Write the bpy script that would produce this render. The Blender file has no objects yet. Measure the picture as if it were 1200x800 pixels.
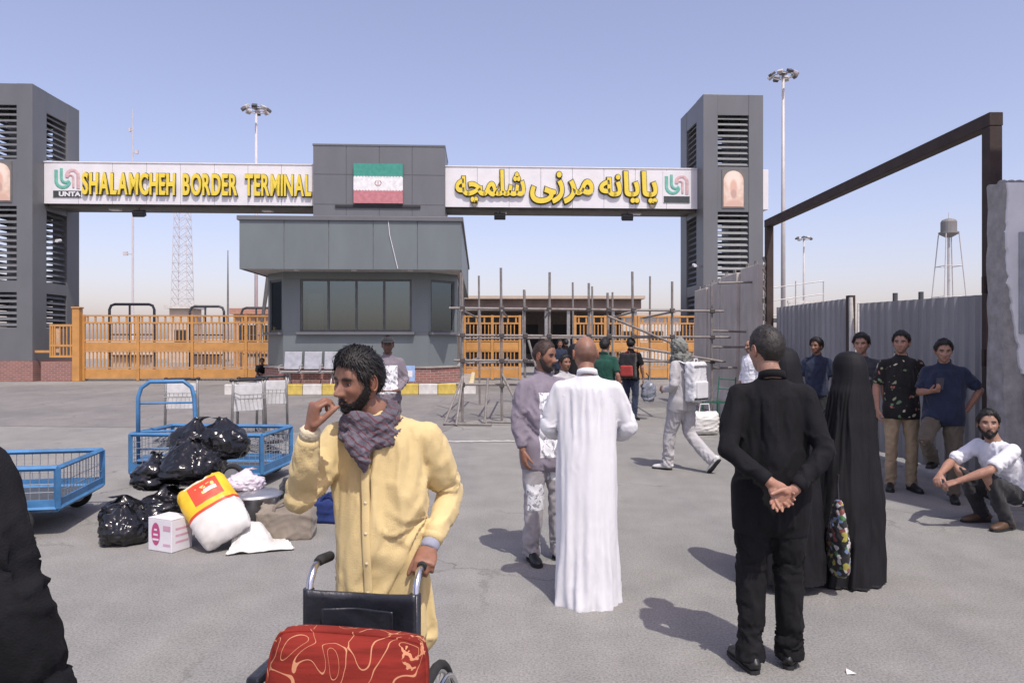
import bpy, bmesh, math, random
import numpy as np
from mathutils import Vector, Matrix, Euler, Quaternion
R = math.radians
PI = math.pi
scene = bpy.context.scene
COL = scene.collection
random.seed(7)
rng = np.random.default_rng(11)

# ------------------------------------------------------------------ camera
EYE = 1.67
cam = bpy.data.cameras.new('camera')
cam.lens = 25.5
cam.sensor_width = 36.0
cam.clip_start = 0.05
cam.clip_end = 5000
camo = bpy.data.objects.new('camera', cam)
COL.objects.link(camo)
camo.location = (0, 0, EYE)
camo.rotation_euler = (R(90), 0, 0)
scene.camera = camo

# ------------------------------------------------------------------ sky + sun
SUN_DIR = Vector((0.40, -0.92, 1.73)).normalized()
elev = math.asin(SUN_DIR.z)
azim = math.atan2(SUN_DIR.x, SUN_DIR.y)
world = bpy.data.worlds.new('World')
scene.world = world
world.use_nodes = True
wn = world.node_tree.nodes
wl = world.node_tree.links
wn.clear()
wo = wn.new('ShaderNodeOutputWorld')
bg = wn.new('ShaderNodeBackground')
sky = wn.new('ShaderNodeTexSky')
sky.sky_type = 'NISHITA'
sky.sun_disc = False
sky.sun_elevation = elev
sky.sun_rotation = azim
sky.altitude = 0
sky.air_density = 1.0
sky.dust_density = 2.0
sky.ozone_density = 3.0
tint = wn.new('ShaderNodeMixRGB')
tint.blend_type = 'MULTIPLY'
tint.inputs[0].default_value = 1.0
tint.inputs[2].default_value = (1.08, 0.86, 0.88, 1)
wl.new(sky.outputs[0], tint.inputs[1])
veil = wn.new('ShaderNodeMixRGB')          # even dust veil over the whole sky
veil.blend_type = 'ADD'
veil.inputs[0].default_value = 1.0
veil.inputs[2].default_value = (0.56, 0.53, 0.60, 1)
wl.new(tint.outputs[0], veil.inputs[1])
wl.new(veil.outputs[0], bg.inputs[0])
bg.inputs[1].default_value = 0.15
wl.new(bg.outputs[0], wo.inputs[0])

sun = bpy.data.lights.new('sun', 'SUN')
sun.energy = 3.0
sun.angle = R(0.55)
sun.color = (1.0, 0.955, 0.88)
suno = bpy.data.objects.new('sun', sun)
COL.objects.link(suno)
suno.rotation_euler = SUN_DIR.to_track_quat('Z', 'Y').to_euler()
suno.location = SUN_DIR * 60

scene.view_settings.view_transform = 'Standard'
scene.view_settings.look = 'None'
scene.view_settings.exposure = 0.36
scene.view_settings.gamma = 1.0
scene.view_settings.use_curve_mapping = False
scene.render.engine = 'CYCLES'
scene.cycles.use_denoising = True
scene.cycles.max_bounces = 6
scene.cycles.transparent_max_bounces = 12

# ------------------------------------------------------------------ numeric noise
def _hash(ix, iy, iz, seed):
    h = (ix * 374761393 + iy * 668265263 + iz * 2147483647 + seed * 1274126177) & 0xffffffff
    h = ((h ^ (h >> 13)) * 1274126177) & 0xffffffff
    h = (h ^ (h >> 16)) & 0xffff
    return h / 65535.0

def vnoise(p, seed=0):
    """value noise 0..1 for an (n,3) array"""
    p = np.asarray(p, dtype=np.float64)
    i = np.floor(p).astype(np.int64)
    f = p - i
    f = f * f * f * (f * (f * 6 - 15) + 10)
    out = 0
    for dx in (0, 1):
        for dy in (0, 1):
            for dz in (0, 1):
                w = (f[:, 0] if dx else 1 - f[:, 0]) * (f[:, 1] if dy else 1 - f[:, 1]) * (f[:, 2] if dz else 1 - f[:, 2])
                out = out + w * _hash(i[:, 0] + dx, i[:, 1] + dy, i[:, 2] + dz, seed)
    return out

def fbm(p, seed=0, octv=3):
    a, s, t = 1.0, 0.0, 0.0
    p = np.asarray(p, dtype=np.float64)
    for k in range(octv):
        s = s + a * vnoise(p * (2.03 ** k), seed + k * 17)
        t += a
        a *= 0.5
    return s / t

def sstep(x, a, b):
    t = np.clip((x - a) / (b - a), 0, 1)
    return t * t * (3 - 2 * t)

# ------------------------------------------------------------------ materials
MATS = {}
def nodes_of(m):
    m.use_nodes = True
    nt = m.node_tree
    b = nt.nodes.get('Principled BSDF')
    return nt, nt.nodes, nt.links, b

def mat(name, col, rough=0.6, metal=0.0, var=0.12, scale=6.0, bump=0.0, bscale=60.0, spec=0.5, col2=None, sheen=0.0, stretch=(1, 1, 1), coat=0.0):
    """plain procedural material: base colour broken up by noise, optional fine relief"""
    if name in MATS:
        return MATS[name]
    m = bpy.data.materials.new(name)
    nt, N, L, b = nodes_of(m)
    tc = N.new('ShaderNodeTexCoord')
    mp = N.new('ShaderNodeMapping')
    mp.inputs['Scale'].default_value = stretch
    L.new(tc.outputs['Object'], mp.inputs[0])
    nz = N.new('ShaderNodeTexNoise')
    nz.inputs['Scale'].default_value = scale
    nz.inputs['Detail'].default_value = 6
    nz.inputs['Roughness'].default_value = 0.6
    L.new(mp.outputs[0], nz.inputs['Vector'])
    rp = N.new('ShaderNodeValToRGB')
    c = Vector(col[:3])
    d = Vector(col2[:3]) if col2 else c * (1 - 2 * var)
    e = c if col2 else c * (1 + var)
    rp.color_ramp.elements[0].position = 0.3
    rp.color_ramp.elements[1].position = 0.7
    rp.color_ramp.elements[0].color = (*d, 1)
    rp.color_ramp.elements[1].color = (*e, 1)
    L.new(nz.outputs['Fac'], rp.inputs[0])
    L.new(rp.outputs[0], b.inputs['Base Color'])
    b.inputs['Roughness'].default_value = rough
    b.inputs['Metallic'].default_value = metal
    b.inputs['Specular IOR Level'].default_value = spec
    if sheen:
        b.inputs['Sheen Weight'].default_value = sheen
    if coat:
        b.inputs['Coat Weight'].default_value = coat
    if bump:
        n2 = N.new('ShaderNodeTexNoise')
        n2.inputs['Scale'].default_value = bscale
        n2.inputs['Detail'].default_value = 4
        L.new(mp.outputs[0], n2.inputs['Vector'])
        bp = N.new('ShaderNodeBump')
        bp.inputs['Strength'].default_value = bump
        bp.inputs['Distance'].default_value = 0.01
        L.new(n2.outputs['Fac'], bp.inputs['Height'])
        L.new(bp.outputs[0], b.inputs['Normal'])
    MATS[name] = m
    return m

def mat_cloth(name, col, var=0.10, rough=0.9, bump=0.25, pattern=None, sheen=0.15):
    if name in MATS:
        return MATS[name]
    m = mat(name, col, rough, 0, var, 5.0, bump, 220.0, 0.25, sheen=sheen)
    if pattern:
        nt, N, L, b = nodes_of(m)
        pattern(nt, N, L, b)
    return m

def ramp2(N, p0, c0, p1, c1, const=False):
    rp = N.new('ShaderNodeValToRGB')
    if const:
        rp.color_ramp.interpolation = 'CONSTANT'
    rp.color_ramp.elements[0].position = p0
    rp.color_ramp.elements[0].color = (*c0, 1)
    rp.color_ramp.elements[1].position = p1
    rp.color_ramp.elements[1].color = (*c1, 1)
    return rp

# ------------------------------------------------------------------ mesh builder
class MB:
    def __init__(s):
        s.v = []
        s.f = []
        s.m = []
        s.mi = 0
    def add(s, verts, faces):
        o = len(s.v)
        s.v += [tuple(x) for x in verts]
        s.f += [tuple(i + o for i in f) for f in faces]
        s.m += [s.mi] * len(faces)
        return s
    def box(s, x0, x1, y0, y1, z0, z1, mx=None):
        v = [Vector((x, y, z)) for z in (z0, z1) for y in (y0, y1) for x in (x0, x1)]
        if mx is not None:
            v = [mx @ p for p in v]
        return s.add(v, [(0, 2, 3, 1), (4, 5, 7, 6), (0, 1, 5, 4), (2, 6, 7, 3), (0, 4, 6, 2), (1, 3, 7, 5)])
    def prism(s, poly, z0, z1):
        n = len(poly)
        v = [(p[0], p[1], z0) for p in poly] + [(p[0], p[1], z1) for p in poly]
        f = [tuple(range(n))[::-1], tuple(range(n, 2 * n))]
        f += [(i, (i + 1) % n, n + (i + 1) % n, n + i) for i in range(n)]
        return s.add(v, f)
    def tube(s, P, rad, seg=8, ref=None, caps=True, round_caps=False):
        """loft along P; rad = list of r or (a,b)"""
        P = [Vector(p) for p in P]
        n = len(P)
        if not isinstance(rad, (list, tuple)):
            rad = [rad] * n
        rad = [r if isinstance(r, (list, tuple)) else (r, r) for r in rad]
        if round_caps:
            t0 = (P[0] - P[1]).normalized()
            t1 = (P[-1] - P[-2]).normalized()
            m0 = min(rad[0]); m1 = min(rad[-1])
            P = [P[0] + t0 * m0, P[0] + t0 * m0 * 0.7] + P + [P[-1] + t1 * m1 * 0.7, P[-1] + t1 * m1]
            q = 0.12; w = 0.7
            rad = [(rad[0][0] * q, rad[0][1] * q), (rad[0][0] * w, rad[0][1] * w)] + rad + [(rad[-1][0] * w, rad[-1][1] * w), (rad[-1][0] * q, rad[-1][1] * q)]
            n = len(P)
        ref = Vector(ref) if ref is not None else None
        verts = []
        side = None
        for i, p in enumerate(P):
            t = (P[min(i + 1, n - 1)] - P[max(i - 1, 0)]).normalized()
            if side is None:
                r0 = ref if ref is not None else (Vector((1, 0, 0)) if abs(t.x) < 0.9 else Vector((0, 1, 0)))
                side = (r0 - t * r0.dot(t))
                if side.length < 1e-4:
                    side = t.orthogonal()
                side.normalize()
            else:
                base = ref if ref is not None else side
                sd = base - t * base.dot(t)
                if sd.length < 0.15:
                    sd = side - t * side.dot(t)
                side = sd.normalized()
            fr = t.cross(side)
            a, b = rad[i]
            for k in range(seg):
                an = 2 * PI * k / seg
                verts.append(p + side * (a * math.cos(an)) + fr * (b * math.sin(an)))
        faces = []
        for i in range(n - 1):
            for k in range(seg):
                k2 = (k + 1) % seg
                faces.append((i * seg + k, i * seg + k2, (i + 1) * seg + k2, (i + 1) * seg + k))
        if caps:
            faces.append(tuple(range(seg))[::-1])
            faces.append(tuple(range((n - 1) * seg, n * seg)))
        return s.add(verts, faces)
    def lathe(s, prof, c=(0, 0, 0), seg=20, mx=None):
        """prof: (r,z) list, about z through c"""
        v = []
        for r, z in prof:
            for k in range(seg):
                a = 2 * PI * k / seg
                p = Vector((c[0] + r * math.cos(a), c[1] + r * math.sin(a), c[2] + z))
                v.append(mx @ p if mx is not None else p)
        n = len(prof)
        f = []
        for i in range(n - 1):
            for k in range(seg):
                k2 = (k + 1) % seg
                f.append((i * seg + k, i * seg + k2, (i + 1) * seg + k2, (i + 1) * seg + k))
        f.append(tuple(range(seg))[::-1])
        f.append(tuple(range((n - 1) * seg, n * seg)))
        return s.add(v, f)
    def ball(s, c, r, seg=12, rings=8, mx=None):
        r = r if isinstance(r, (list, tuple)) else (r, r, r)
        v = []
        f = []
        for i in range(rings + 1):
            ph = PI * i / rings
            ph = min(max(ph, 0.03), PI - 0.03)
            for k in range(seg):
                a = 2 * PI * k / seg
                p = Vector((r[0] * math.sin(ph) * math.cos(a), r[1] * math.sin(ph) * math.sin(a), r[2] * math.cos(ph)))
                if mx is not None:
                    p = mx @ p
                v.append(p + Vector(c))
        for i in range(rings):
            for k in range(seg):
                k2 = (k + 1) % seg
                f.append((i * seg + k, (i + 1) * seg + k, (i + 1) * seg + k2, i * seg + k2))
        f.append(tuple(range(seg)))
        f.append(tuple(range(rings * seg, (rings + 1) * seg))[::-1])
        return s.add(v, f)
    def mesh(s, name, smooth=False):
        me = bpy.data.meshes.new(name)
        me.from_pydata(s.v, [], s.f)
        me.update()
        bm = bmesh.new()
        bm.from_mesh(me)
        bmesh.ops.recalc_face_normals(bm, faces=bm.faces)
        bm.to_mesh(me)
        bm.free()
        if any(s.m):
            me.polygons.foreach_set('material_index', s.m)
        if smooth:
            me.polygons.foreach_set('use_smooth', [True] * len(me.polygons))
        return me
    def build(s, name, m, parent=None, smooth=False, bevel=0.0, loc=None):
        me = s.mesh(name, smooth)
        return obj(name, me, m, parent, bevel=bevel, loc=loc)

def obj(name, me, m, parent=None, bevel=0.0, loc=None, rot=None):
    if m is not None and len(me.materials) == 0:
        for k in (m if isinstance(m, (list, tuple)) else [m]):
            me.materials.append(k)
    o = bpy.data.objects.new(name, me)
    COL.objects.link(o)
    if parent is not None:
        o.parent = parent
    if loc is not None:
        o.location = loc
    if rot is not None:
        o.rotation_euler = rot
    if bevel:
        md = o.modifiers.new('bevel', 'BEVEL')
        md.width = bevel
        md.segments = 2
        md.limit_method = 'ANGLE'
    return o

def tag(o, label, cat, group=None):
    o['label'] = label
    o['category'] = cat
    if group:
        o['group'] = group
    return o

def thing(name, label, cat, loc=(0, 0, 0), rz=0.0, group=None):
    o = bpy.data.objects.new(name, None)
    COL.objects.link(o)
    o.empty_display_size = 0.1
    o.location = loc
    o.rotation_euler = (0, 0, rz)
    return tag(o, label, cat, group)

def struct(o):
    o['kind'] = 'structure'
    return o

def stuff(o):
    o['kind'] = 'stuff'
    return o

def copy_tree(o, parent=None):
    c = o.copy()
    COL.objects.link(c)
    c.parent = parent
    for ch in list(o.children):
        copy_tree(ch, c)
    return c

def gp(x, y):
    """ground point (metres) seen at photo pixel x,y"""
    d = EYE * 850.0 / (y - 400.0)
    return Vector(((x - 600.0) / 850.0 * d, d, 0))

def at(x, y, d):
    return Vector(((x - 600.0) / 850.0 * d, d, EYE + (400.0 - y) / 850.0 * d))

def text_mesh(s, size=1.0, offset=0.0, extrude=0.02, bev=0.0):
    c = bpy.data.curves.new('text', 'FONT')
    c.body = s
    c.size = size
    c.offset = offset
    c.extrude = extrude
    c.bevel_depth = bev
    c.resolution_u = 4
    o = bpy.data.objects.new('text', c)
    COL.objects.link(o)
    dg = bpy.context.evaluated_depsgraph_get()
    me = bpy.data.meshes.new_from_object(o.evaluated_get(dg))
    bpy.data.objects.remove(o)
    bpy.data.curves.remove(c)
    me.materials.clear()
    return me

def mesh_np(me):
    n = len(me.vertices)
    a = np.empty(n * 3)
    me.vertices.foreach_get('co', a)
    return a.reshape(n, 3)

def mesh_set(me, a):
    me.vertices.foreach_set('co', np.asarray(a).reshape(-1))
    me.update()

def normals_np(me):
    n = len(me.vertices)
    a = np.empty(n * 3)
    me.vertices.foreach_get('normal', a)
    return a.reshape(n, 3)

def blob(mb, voxel, smooth=6, name='blob', fac=0.5):
    """voxel union of everything in mb, smoothed: one continuous skin"""
    me = mb.mesh('tmp')
    o = bpy.data.objects.new('tmp', me)
    COL.objects.link(o)
    r = o.modifiers.new('r', 'REMESH')
    r.mode = 'VOXEL'
    r.voxel_size = voxel
    r.adaptivity = 0
    if smooth:
        s = o.modifiers.new('s', 'SMOOTH')
        s.factor = fac
        s.iterations = smooth
    dg = bpy.context.evaluated_depsgraph_get()
    out = bpy.data.meshes.new_from_object(o.evaluated_get(dg))
    bpy.data.objects.remove(o)
    bpy.data.meshes.remove(me)
    out.name = name
    out.polygons.foreach_set('use_smooth', [True] * len(out.polygons))
    return out

def join_meshes(meshes, name):
    """concatenate meshes (keeps the 'Col' colour attribute)"""
    V = []; F = []; C = []
    off = 0
    for me, col in meshes:
        a = mesh_np(me)
        V.append(a)
        for p in me.polygons:
            F.append(tuple(i + off for i in p.vertices))
        n = len(a)
        c = np.ones((n, 4))
        col = np.asarray(col)
        c[:, :3] = col if col.ndim == 2 else np.tile(col, (n, 1))
        C.append(c)
        off += n
    me = bpy.data.meshes.new(name)
    me.from_pydata(np.concatenate(V).tolist(), [], F)
    at_ = me.color_attributes.new('Col', 'FLOAT_COLOR', 'POINT')
    at_.data.foreach_set('color', np.concatenate(C).reshape(-1))
    me.polygons.foreach_set('use_smooth', [True] * len(me.polygons))
    me.update()
    return me
# ------------------------------------------------------------------ ground
def asphalt(name, c0, c1, c2, stain=0.5):
    m = bpy.data.materials.new(name)
    nt, N, L, b = nodes_of(m)
    tc = N.new('ShaderNodeTexCoord')
    big = N.new('ShaderNodeTexNoise'); big.inputs['Scale'].default_value = 0.33; big.inputs['Detail'].default_value = 7; big.inputs['Roughness'].default_value = 0.62
    mid = N.new('ShaderNodeTexNoise'); mid.inputs['Scale'].default_value = 2.6; mid.inputs['Detail'].default_value = 8; mid.inputs['Roughness'].default_value = 0.65
    fin = N.new('ShaderNodeTexNoise'); fin.inputs['Scale'].default_value = 75; fin.inputs['Detail'].default_value = 4; fin.inputs['Roughness'].default_value = 0.7
    vor = N.new('ShaderNodeTexVoronoi'); vor.inputs['Scale'].default_value = 1.1; vor.inputs['Randomness'].default_value = 1.0
    for n in (big, mid, fin, vor):
        L.new(tc.outputs['Object'], n.inputs['Vector'])
    r1 = ramp2(N, 0.34, c0, 0.66, c1)
    L.new(big.outputs['Fac'], r1.inputs[0])
    r2 = ramp2(N, 0.36, (0.90, 0.90, 0.90), 0.62, (1.04, 1.04, 1.04))
    L.new(mid.outputs['Fac'], r2.inputs[0])
    mu = N.new('ShaderNodeMixRGB'); mu.blend_type = 'MULTIPLY'; mu.inputs[0].default_value = 1
    L.new(r1.outputs[0], mu.inputs[1]); L.new(r2.outputs[0], mu.inputs[2])
    r3 = ramp2(N, 0.32, (0.50, 0.50, 0.50), 0.60, (1.20, 1.20, 1.20))
    L.new(fin.outputs['Fac'], r3.inputs[0])
    mu2 = N.new('ShaderNodeMixRGB'); mu2.blend_type = 'MULTIPLY'; mu2.inputs[0].default_value = 0.75
    L.new(mu.outputs[0], mu2.inputs[1]); L.new(r3.outputs[0], mu2.inputs[2])
    # scattered oil and gum spots with a shape of their own
    r4 = ramp2(N, 0.03, (0.55, 0.54, 0.53), 0.075, (1, 1, 1))
    L.new(vor.outputs['Distance'], r4.inputs[0])
    mu3 = N.new('ShaderNodeMixRGB'); mu3.blend_type = 'MULTIPLY'; mu3.inputs[0].default_value = stain
    L.new(mu2.outputs[0], mu3.inputs[1]); L.new(r4.outputs[0], mu3.inputs[2])
    # worn dark streaks along the traffic
    mp = N.new('ShaderNodeMapping'); mp.inputs['Scale'].default_value = (0.9, 0.10, 1); mp.inputs['Rotation'].default_value = (0, 0, R(62))
    L.new(tc.outputs['Object'], mp.inputs[0])
    st = N.new('ShaderNodeTexNoise'); st.inputs['Scale'].default_value = 1.3; st.inputs['Detail'].default_value = 6; st.inputs['Distortion'].default_value = 0.5
    L.new(mp.outputs[0], st.inputs['Vector'])
    r5 = ramp2(N, 0.40, (0.92, 0.92, 0.925), 0.56, (1.03, 1.02, 1.0))
    L.new(st.outputs['Fac'], r5.inputs[0])
    mu4 = N.new('ShaderNodeMixRGB'); mu4.blend_type = 'MULTIPLY'; mu4.inputs[0].default_value = 0.9
    L.new(mu3.outputs[0], mu4.inputs[1]); L.new(r5.outputs[0], mu4.inputs[2])
    # fine cracks
    wc = N.new('ShaderNodeTexVoronoi'); wc.feature = 'DISTANCE_TO_EDGE'; wc.inputs['Scale'].default_value = 0.55
    wp = N.new('ShaderNodeVectorMath'); wp.operation = 'MULTIPLY_ADD'
    wp.inputs[1].default_value = (0.5, 0.5, 0.5)
    L.new(mid.outputs['Color'], wp.inputs[0]); L.new(tc.outputs['Object'], wp.inputs[2])
    L.new(wp.outputs[0], wc.inputs['Vector'])
    r6 = ramp2(N, 0.004, (0.62, 0.61, 0.60), 0.011, (1, 1, 1))
    L.new(wc.outputs['Distance'], r6.inputs[0])
    gate_ = ramp2(N, 0.50, (0, 0, 0), 0.60, (1, 1, 1))
    L.new(big.outputs['Fac'], gate_.inputs[0])
    mu5 = N.new('ShaderNodeMixRGB'); mu5.blend_type = 'MULTIPLY'
    L.new(gate_.outputs[0], mu5.inputs[0])
    L.new(mu4.outputs[0], mu5.inputs[1]); L.new(r6.outputs[0], mu5.inputs[2])
    L.new(mu5.outputs[0], b.inputs['Base Color'])
    b.inputs['Roughness'].default_value = 0.93
    b.inputs['Specular IOR Level'].default_value = 0.25
    bp = N.new('ShaderNodeBump'); bp.inputs['Strength'].default_value = 0.55; bp.inputs['Distance'].default_value = 0.012
    L.new(fin.outputs['Fac'], bp.inputs['Height'])
    L.new(bp.outputs[0], b.inputs['Normal'])
    return m

M_ground = asphalt('dusty_asphalt', (0.238, 0.234, 0.220), (0.278, 0.272, 0.256), None)
M_road = asphalt('road_asphalt', (0.19, 0.182, 0.174), (0.255, 0.242, 0.228), None, 0.7)
mb = MB()
mb.add([(-1500, -120, 0), (1500, -120, 0), (1500, 2500, 0), (-1500, 2500, 0)], [(0, 1, 2, 3)])
struct(mb.build('ground', M_ground))
# darker carriageway in front of the gates
pts_n = [(-60, 14.6), (-14, 14.4), (-7, 13.9), (-3.5, 13.2), (-1.4, 12.6), (-1.0, 15.4), (0.6, 16.5), (3, 18.5), (12, 21), (60, 24)]
pts = [(x, y + 0.25 * math.sin(x * 1.7)) for x, y in pts_n] + [(60, 29.0), (-60, 27.5)]
mb = MB()
mb.add([(x, y, 0.004) for x, y in pts], [tuple(range(len(pts)))])
struct(mb.build('road', M_road))
# worn pale concrete joint strip crossing the yard
M_strip = mat('worn_concrete_strip', (0.47, 0.45, 0.42), 0.9, 0, 0.14, 3.0, 0.3, 60)
mb = MB()
n = 26
L0 = [(-1.35 + 1.95 * i / n, 11.98 + 0.10 * i / n + 0.02 * math.sin(i * 1.9)) for i in range(n + 1)]
v = [(x, y, 0.008) for x, y in L0] + [(x, y + 0.16 + 0.04 * math.sin(i * 2.3), 0.008) for i, (x, y) in enumerate(L0)]
mb.add(v, [(i, i + 1, n + 2 + i, n + 1 + i) for i in range(n)])
struct(mb.build('pavement_joint', M_strip))
# litter: paper scraps
M_paper = mat('scrap_paper', (0.75, 0.73, 0.70), 0.8)
for i, (px, py, lab) in enumerate(((622, 648, 'small torn white paper scrap on the ground by the grey porter'), (996, 789, 'tiny white paper scrap on asphalt beside the black shoes'))):
    q = gp(px, py)
    mb = MB()
    w = 0.022
    mb.add([(-w, -w * .6, .004), (w, -w, .012), (w * .8, w * .7, .006), (-w * .4, w, .018)], [(0, 1, 2), (0, 2, 3)])
    o = mb.build('paper_scrap', M_paper, loc=q)
    md = o.modifiers.new('s', 'SOLIDIFY'); md.thickness = 0.001
    tag(o, lab, 'paper', 'scraps of paper on the asphalt')

# ------------------------------------------------------------------ shared architectural materials
def clad(name, col):
    m = mat(name, col, 0.45, 0.10, 0.06, 0.9, 0.03, 30, 0.5, stretch=(1, 1, 0.4))
    return m
M_clad = clad('grey_composite_cladding', (0.145, 0.150, 0.158))
M_clad2 = clad('blue_grey_composite_cladding', (0.160, 0.186, 0.190))
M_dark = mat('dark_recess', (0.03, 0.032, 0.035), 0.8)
M_slat = mat('louvre_slat_grey', (0.15, 0.158, 0.165), 0.5, 0.3, 0.1)
M_white = mat('white_sign_panel', (0.72, 0.71, 0.72), 0.35, 0, 0.05, 1.2)
M_soffit = mat('beam_soffit', (0.17, 0.16, 0.15), 0.7, 0.1, 0.12, 2)
M_steel = mat('galvanised_steel', (0.45, 0.45, 0.45), 0.45, 0.7, 0.12, 8)
M_rust = mat('rusty_scaffold_tube', (0.20, 0.17, 0.15), 0.7, 0.4, 0.2, 9, col2=(0.30, 0.285, 0.27))
M_orange = mat('orange_gate_paint', (0.52, 0.262, 0.078), 0.5, 0, 0.10, 2.5)
M_black = mat('black_plastic', (0.018, 0.018, 0.02), 0.5)
M_chrome = mat('polished_tube', (0.62, 0.62, 0.63), 0.22, 1.0, 0.05)
M_rubber = mat('black_rubber', (0.022, 0.022, 0.022), 0.85, 0, 0.2, 20)
M_conc = mat('weathered_concrete', (0.36, 0.335, 0.305), 0.92, 0, 0.16, 2.2, 0.5, 35, stretch=(1, 1, 0.5))
M_yellowsign = mat('yellow_letter', (0.78, 0.60, 0.06), 0.35, 0, 0.04)
M_blk = mat('letter_return_black', (0.05, 0.04, 0.015), 0.5)

def brick_mat():
    m = bpy.data.materials.new('red_brick_plinth')
    nt, N, L, b = nodes_of(m)
    tc = N.new('ShaderNodeTexCoord')
    mp = N.new('ShaderNodeMapping'); mp.inputs['Rotation'].default_value = (R(90), 0, 0)
    L.new(tc.outputs['Object'], mp.inputs[0])
    br = N.new('ShaderNodeTexBrick')
    br.inputs['Scale'].default_value = 1.0
    br.inputs['Brick Width'].default_value = 0.24; br.inputs['Row Height'].default_value = 0.08; br.inputs['Mortar Size'].default_value = 0.008
    br.inputs['Color1'].default_value = (0.30, 0.125, 0.10, 1); br.inputs['Color2'].default_value = (0.22, 0.10, 0.085, 1); br.inputs['Mortar'].default_value = (0.33, 0.29, 0.26, 1)
    L.new(mp.outputs[0], br.inputs['Vector'])
    L.new(br.outputs[0], b.inputs['Base Color'])
    b.inputs['Roughness'].default_value = 0.9
    return m
M_brick = brick_mat()

# ------------------------------------------------------------------ gateway frame of reference
FA = R(2.6)
FO = Vector((-19.97, 30.2, 0))
def fac(u, v, z=0.0):
    return FO + Vector((math.cos(FA) * u - math.sin(FA) * v, math.sin(FA) * u + math.cos(FA) * v, z))

# ------------------------------------------------------------------ towers
TW, TD, TH = 2.65, 3.55, 12.4
ZONES = [(2.25, 3.72), (4.2, 7.3), (9.25, 11.5)]
slat_front = MB().box(-0.68, 0.68, -0.012, 0.012, -0.075, 0.075, Matrix.Rotation(R(-38), 4, 'X')).mesh('slat')
slat_side = MB().box(-0.75, 0.75, -0.012, 0.012, -0.075, 0.075, Matrix.Rotation(R(-38), 4, 'X')).mesh('slat')
slat_front.materials.append(M_slat); slat_side.materials.append(M_slat)
M_portrait = None
def portrait_mat():
    m = bpy.data.materials.new('printed_portrait')
    nt, N, L, b = nodes_of(m)
    tc = N.new('ShaderNodeTexCoord')
    def blobm(cx, cz, rx, rz, soft=0.4):
        mp = N.new('ShaderNodeMapping'); mp.inputs['Location'].default_value = (-cx / rx, 0, -cz / rz); mp.inputs['Scale'].default_value = (1 / rx, 0, 1 / rz)
        L.new(tc.outputs['Object'], mp.inputs[0])
        ln = N.new('ShaderNodeVectorMath'); ln.operation = 'LENGTH'
        L.new(mp.outputs[0], ln.inputs[0])
        rp = ramp2(N, 1 - soft, (1, 1, 1), 1.0, (0, 0, 0))
        L.new(ln.outputs['Value'], rp.inputs[0])
        return rp
    nz = N.new('ShaderNodeTexNoise'); nz.inputs['Scale'].default_value = 3
    L.new(tc.outputs['Object'], nz.inputs['Vector'])
    base = ramp2(N, 0.35, (0.62, 0.42, 0.31), 0.65, (0.74, 0.60, 0.50))
    L.new(nz.outputs['Fac'], base.inputs[0])
    cur = base.outputs[0]
    for (cx, cz, rx, rz, colr) in ((0, .35, .40, .55, (0.80, 0.66, 0.55)), (0.0, .05, .20, .42, (0.66, 0.42, 0.32)), (0.0, -.22, .16, .24, (0.50, 0.33, 0.27)), (0, -.75, .55, .34, (0.60, 0.40, 0.31))):
        mk = blobm(cx, cz, rx, rz)
        mx = N.new('ShaderNodeMixRGB')
        L.new(mk.outputs[0], mx.inputs[0]); L.new(cur, mx.inputs[1]); mx.inputs[2].default_value = (*colr, 1)
        cur = mx.outputs[0]
    L.new(cur, b.inputs['Base Color'])
    b.inputs['Roughness'].default_value = 0.5
    return m
M_portrait = portrait_mat()

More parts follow.
